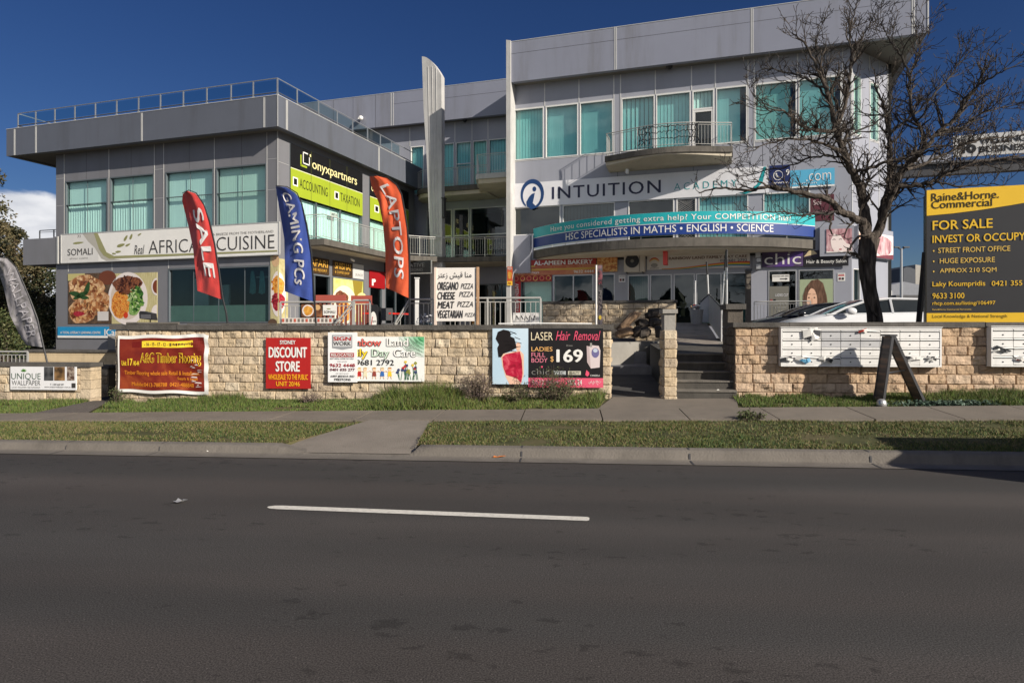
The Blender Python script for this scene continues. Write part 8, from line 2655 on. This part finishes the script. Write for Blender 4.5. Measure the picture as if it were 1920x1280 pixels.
# ================================================================ evergreen trees at the left
def leaf_mats(tag_, cols):
    return [mat('%s_leaf_%d' % (tag_, i), c, rough=0.65, var=0.25, scale=2) for i, c in enumerate(cols)]
EVER = leaf_mats('evergreen', [(0.040, 0.055, 0.020), (0.075, 0.080, 0.030), (0.115, 0.100, 0.045), (0.028, 0.040, 0.018)])
PINE = leaf_mats('pine', [(0.055, 0.055, 0.025), (0.10, 0.085, 0.04), (0.14, 0.11, 0.055), (0.035, 0.04, 0.02)])
M_TRUNK = mat('evergreen_trunk', (0.06, 0.045, 0.035), rough=0.9, bump=0.6)
def evergreen(label, px0, px1, ytop, ybot, Y, mats, seed, nclump=70, leaf=0.16, name='evergreen_tree', per=130, depth=3.0):
    rr = random.Random(seed)
    xm = (px0 + px1) / 2
    base = FN.at(xm, 615, Y); bx, bc = base[0], base[1]
    ztop = FN.at(xm, ytop, Y)[2]; zbot = FN.at(xm, ybot, Y)[2]
    hw = (px1 - px0) / 2 * Y / FPX
    t = thing(name, label, 'tree', FN, (bx, bc, 0))
    mb = MB(); mb.tube([(bx, bc, -.3), (bx + .1, bc, zbot + (ztop - zbot) * .4), (bx - .1, bc, ztop - .5)], [.3, .2, .05], 8)
    br = []
    cr = MB()
    for k in range(nclump):
        q = rr.random()
        wz = math.sin(math.pi * min(1, 0.12 + q * 0.86)) ** 0.6 * (1.0 - 0.25 * q)
        a = rr.uniform(0, 6.283); r_ = hw * wz * (0.45 + 0.6 * rr.random())
        cx_, cy_, cz__ = bx + math.cos(a) * r_, bc + math.sin(a) * r_ * depth / max(hw, .1) * .6, zbot + (ztop - zbot) * q
        mb.tube([(bx, bc, cz__ - .5), ((bx + cx_) / 2, (bc + cy_) / 2, cz__ - .2), (cx_, cy_, cz__)], [.06, .04, .015], 4)
        rad = rr.uniform(.35, .95) * (0.6 + 0.4 * wz)
        tone = rr.choices((0, 1, 2, 3), (4, 3, 2, 2))[0]
        for j in range(per):
            d = Vector((rr.gauss(0, 1), rr.gauss(0, 1), rr.gauss(0, .7)))
            d = d.normalized() * rad * rr.random() ** 0.45
            p = Vector((cx_, cy_, cz__)) + d
            dr = (d.normalized() * .6 + Vector((rr.gauss(0, .7), rr.gauss(0, .7), rr.gauss(.1, .6)))).normalized() * leaf * rr.uniform(.5, 1.2)
            x = dr.cross(Vector((rr.gauss(0, 1), rr.gauss(0, 1), rr.gauss(0, 1)))).normalized() * leaf * .28
            cr.face([p - dr * .5, p + x, p + dr * .6, p - x], tone if rr.random() < .7 else rr.randrange(4))
    part('trunk', mb, M_TRUNK, t)
    part('crown', cr, mats, t)
evergreen('tall brownish pine at the far left with its sparse top against the cloud', -75, 24, 312, 560, 42, PINE, 3, 80, .2, 'pine_tree', 120)
evergreen('broad brown green tree directly left of the charcoal block under the cloud', -20, 78, 428, 640, 44, PINE, 5, 90, .2, 'evergreen_tree', 130)
evergreen('dark dense evergreen touching the end wall of the charcoal block', 35, 118, 470, 650, 46, EVER, 8, 90, .18, 'evergreen_tree', 130)
evergreen('dark bushy evergreen behind the grey feather flag', -40, 50, 520, 655, 38, EVER, 11, 70, .16, 'evergreen_tree', 130)
evergreen('small light green shrub behind the far left railing', -20, 30, 590, 662, 30, leaf_mats('shrub', [(0.05, 0.07, 0.02), (0.08, 0.095, 0.03), (0.03, 0.05, 0.015), (0.10, 0.10, 0.04)]), 14, 40, .12, 'shrub', 120, 1.2)
evergreen('dark shrub at the foot of the evergreens beside the tan block wall', 40, 112, 585, 665, 34, EVER, 17, 50, .13, 'shrub', 120, 1.5)
# tree belt across the street, mirrored in the shop glass
mb = MB(); rr = random.Random(5)
for k in range(60):
    x = -70 + 140 * k / 59 + rr.uniform(-2, 2); h = rr.uniform(3.5, 7.5); y = -38 + rr.uniform(-4, 4)
    for j in range(45):
        d = Vector((rr.gauss(0, 1), rr.gauss(0, 1), rr.gauss(0, 1))).normalized()
        p = Vector((x + d.x * 2.2, y + d.y * 2, h * .6 + d.z * h * .42)); a = Vector((rr.gauss(0, 1), rr.gauss(0, 1), rr.gauss(0, 1))).normalized() * .9; b = a.cross(d).normalized() * .9
        mb.face([p - a, p + b, p + a, p - b], 0)
single('tree_belt', 'belt of trees across the street behind the viewer', 'trees', FN, mb, EVER[0], (0, -38, 0), kind='stuff')
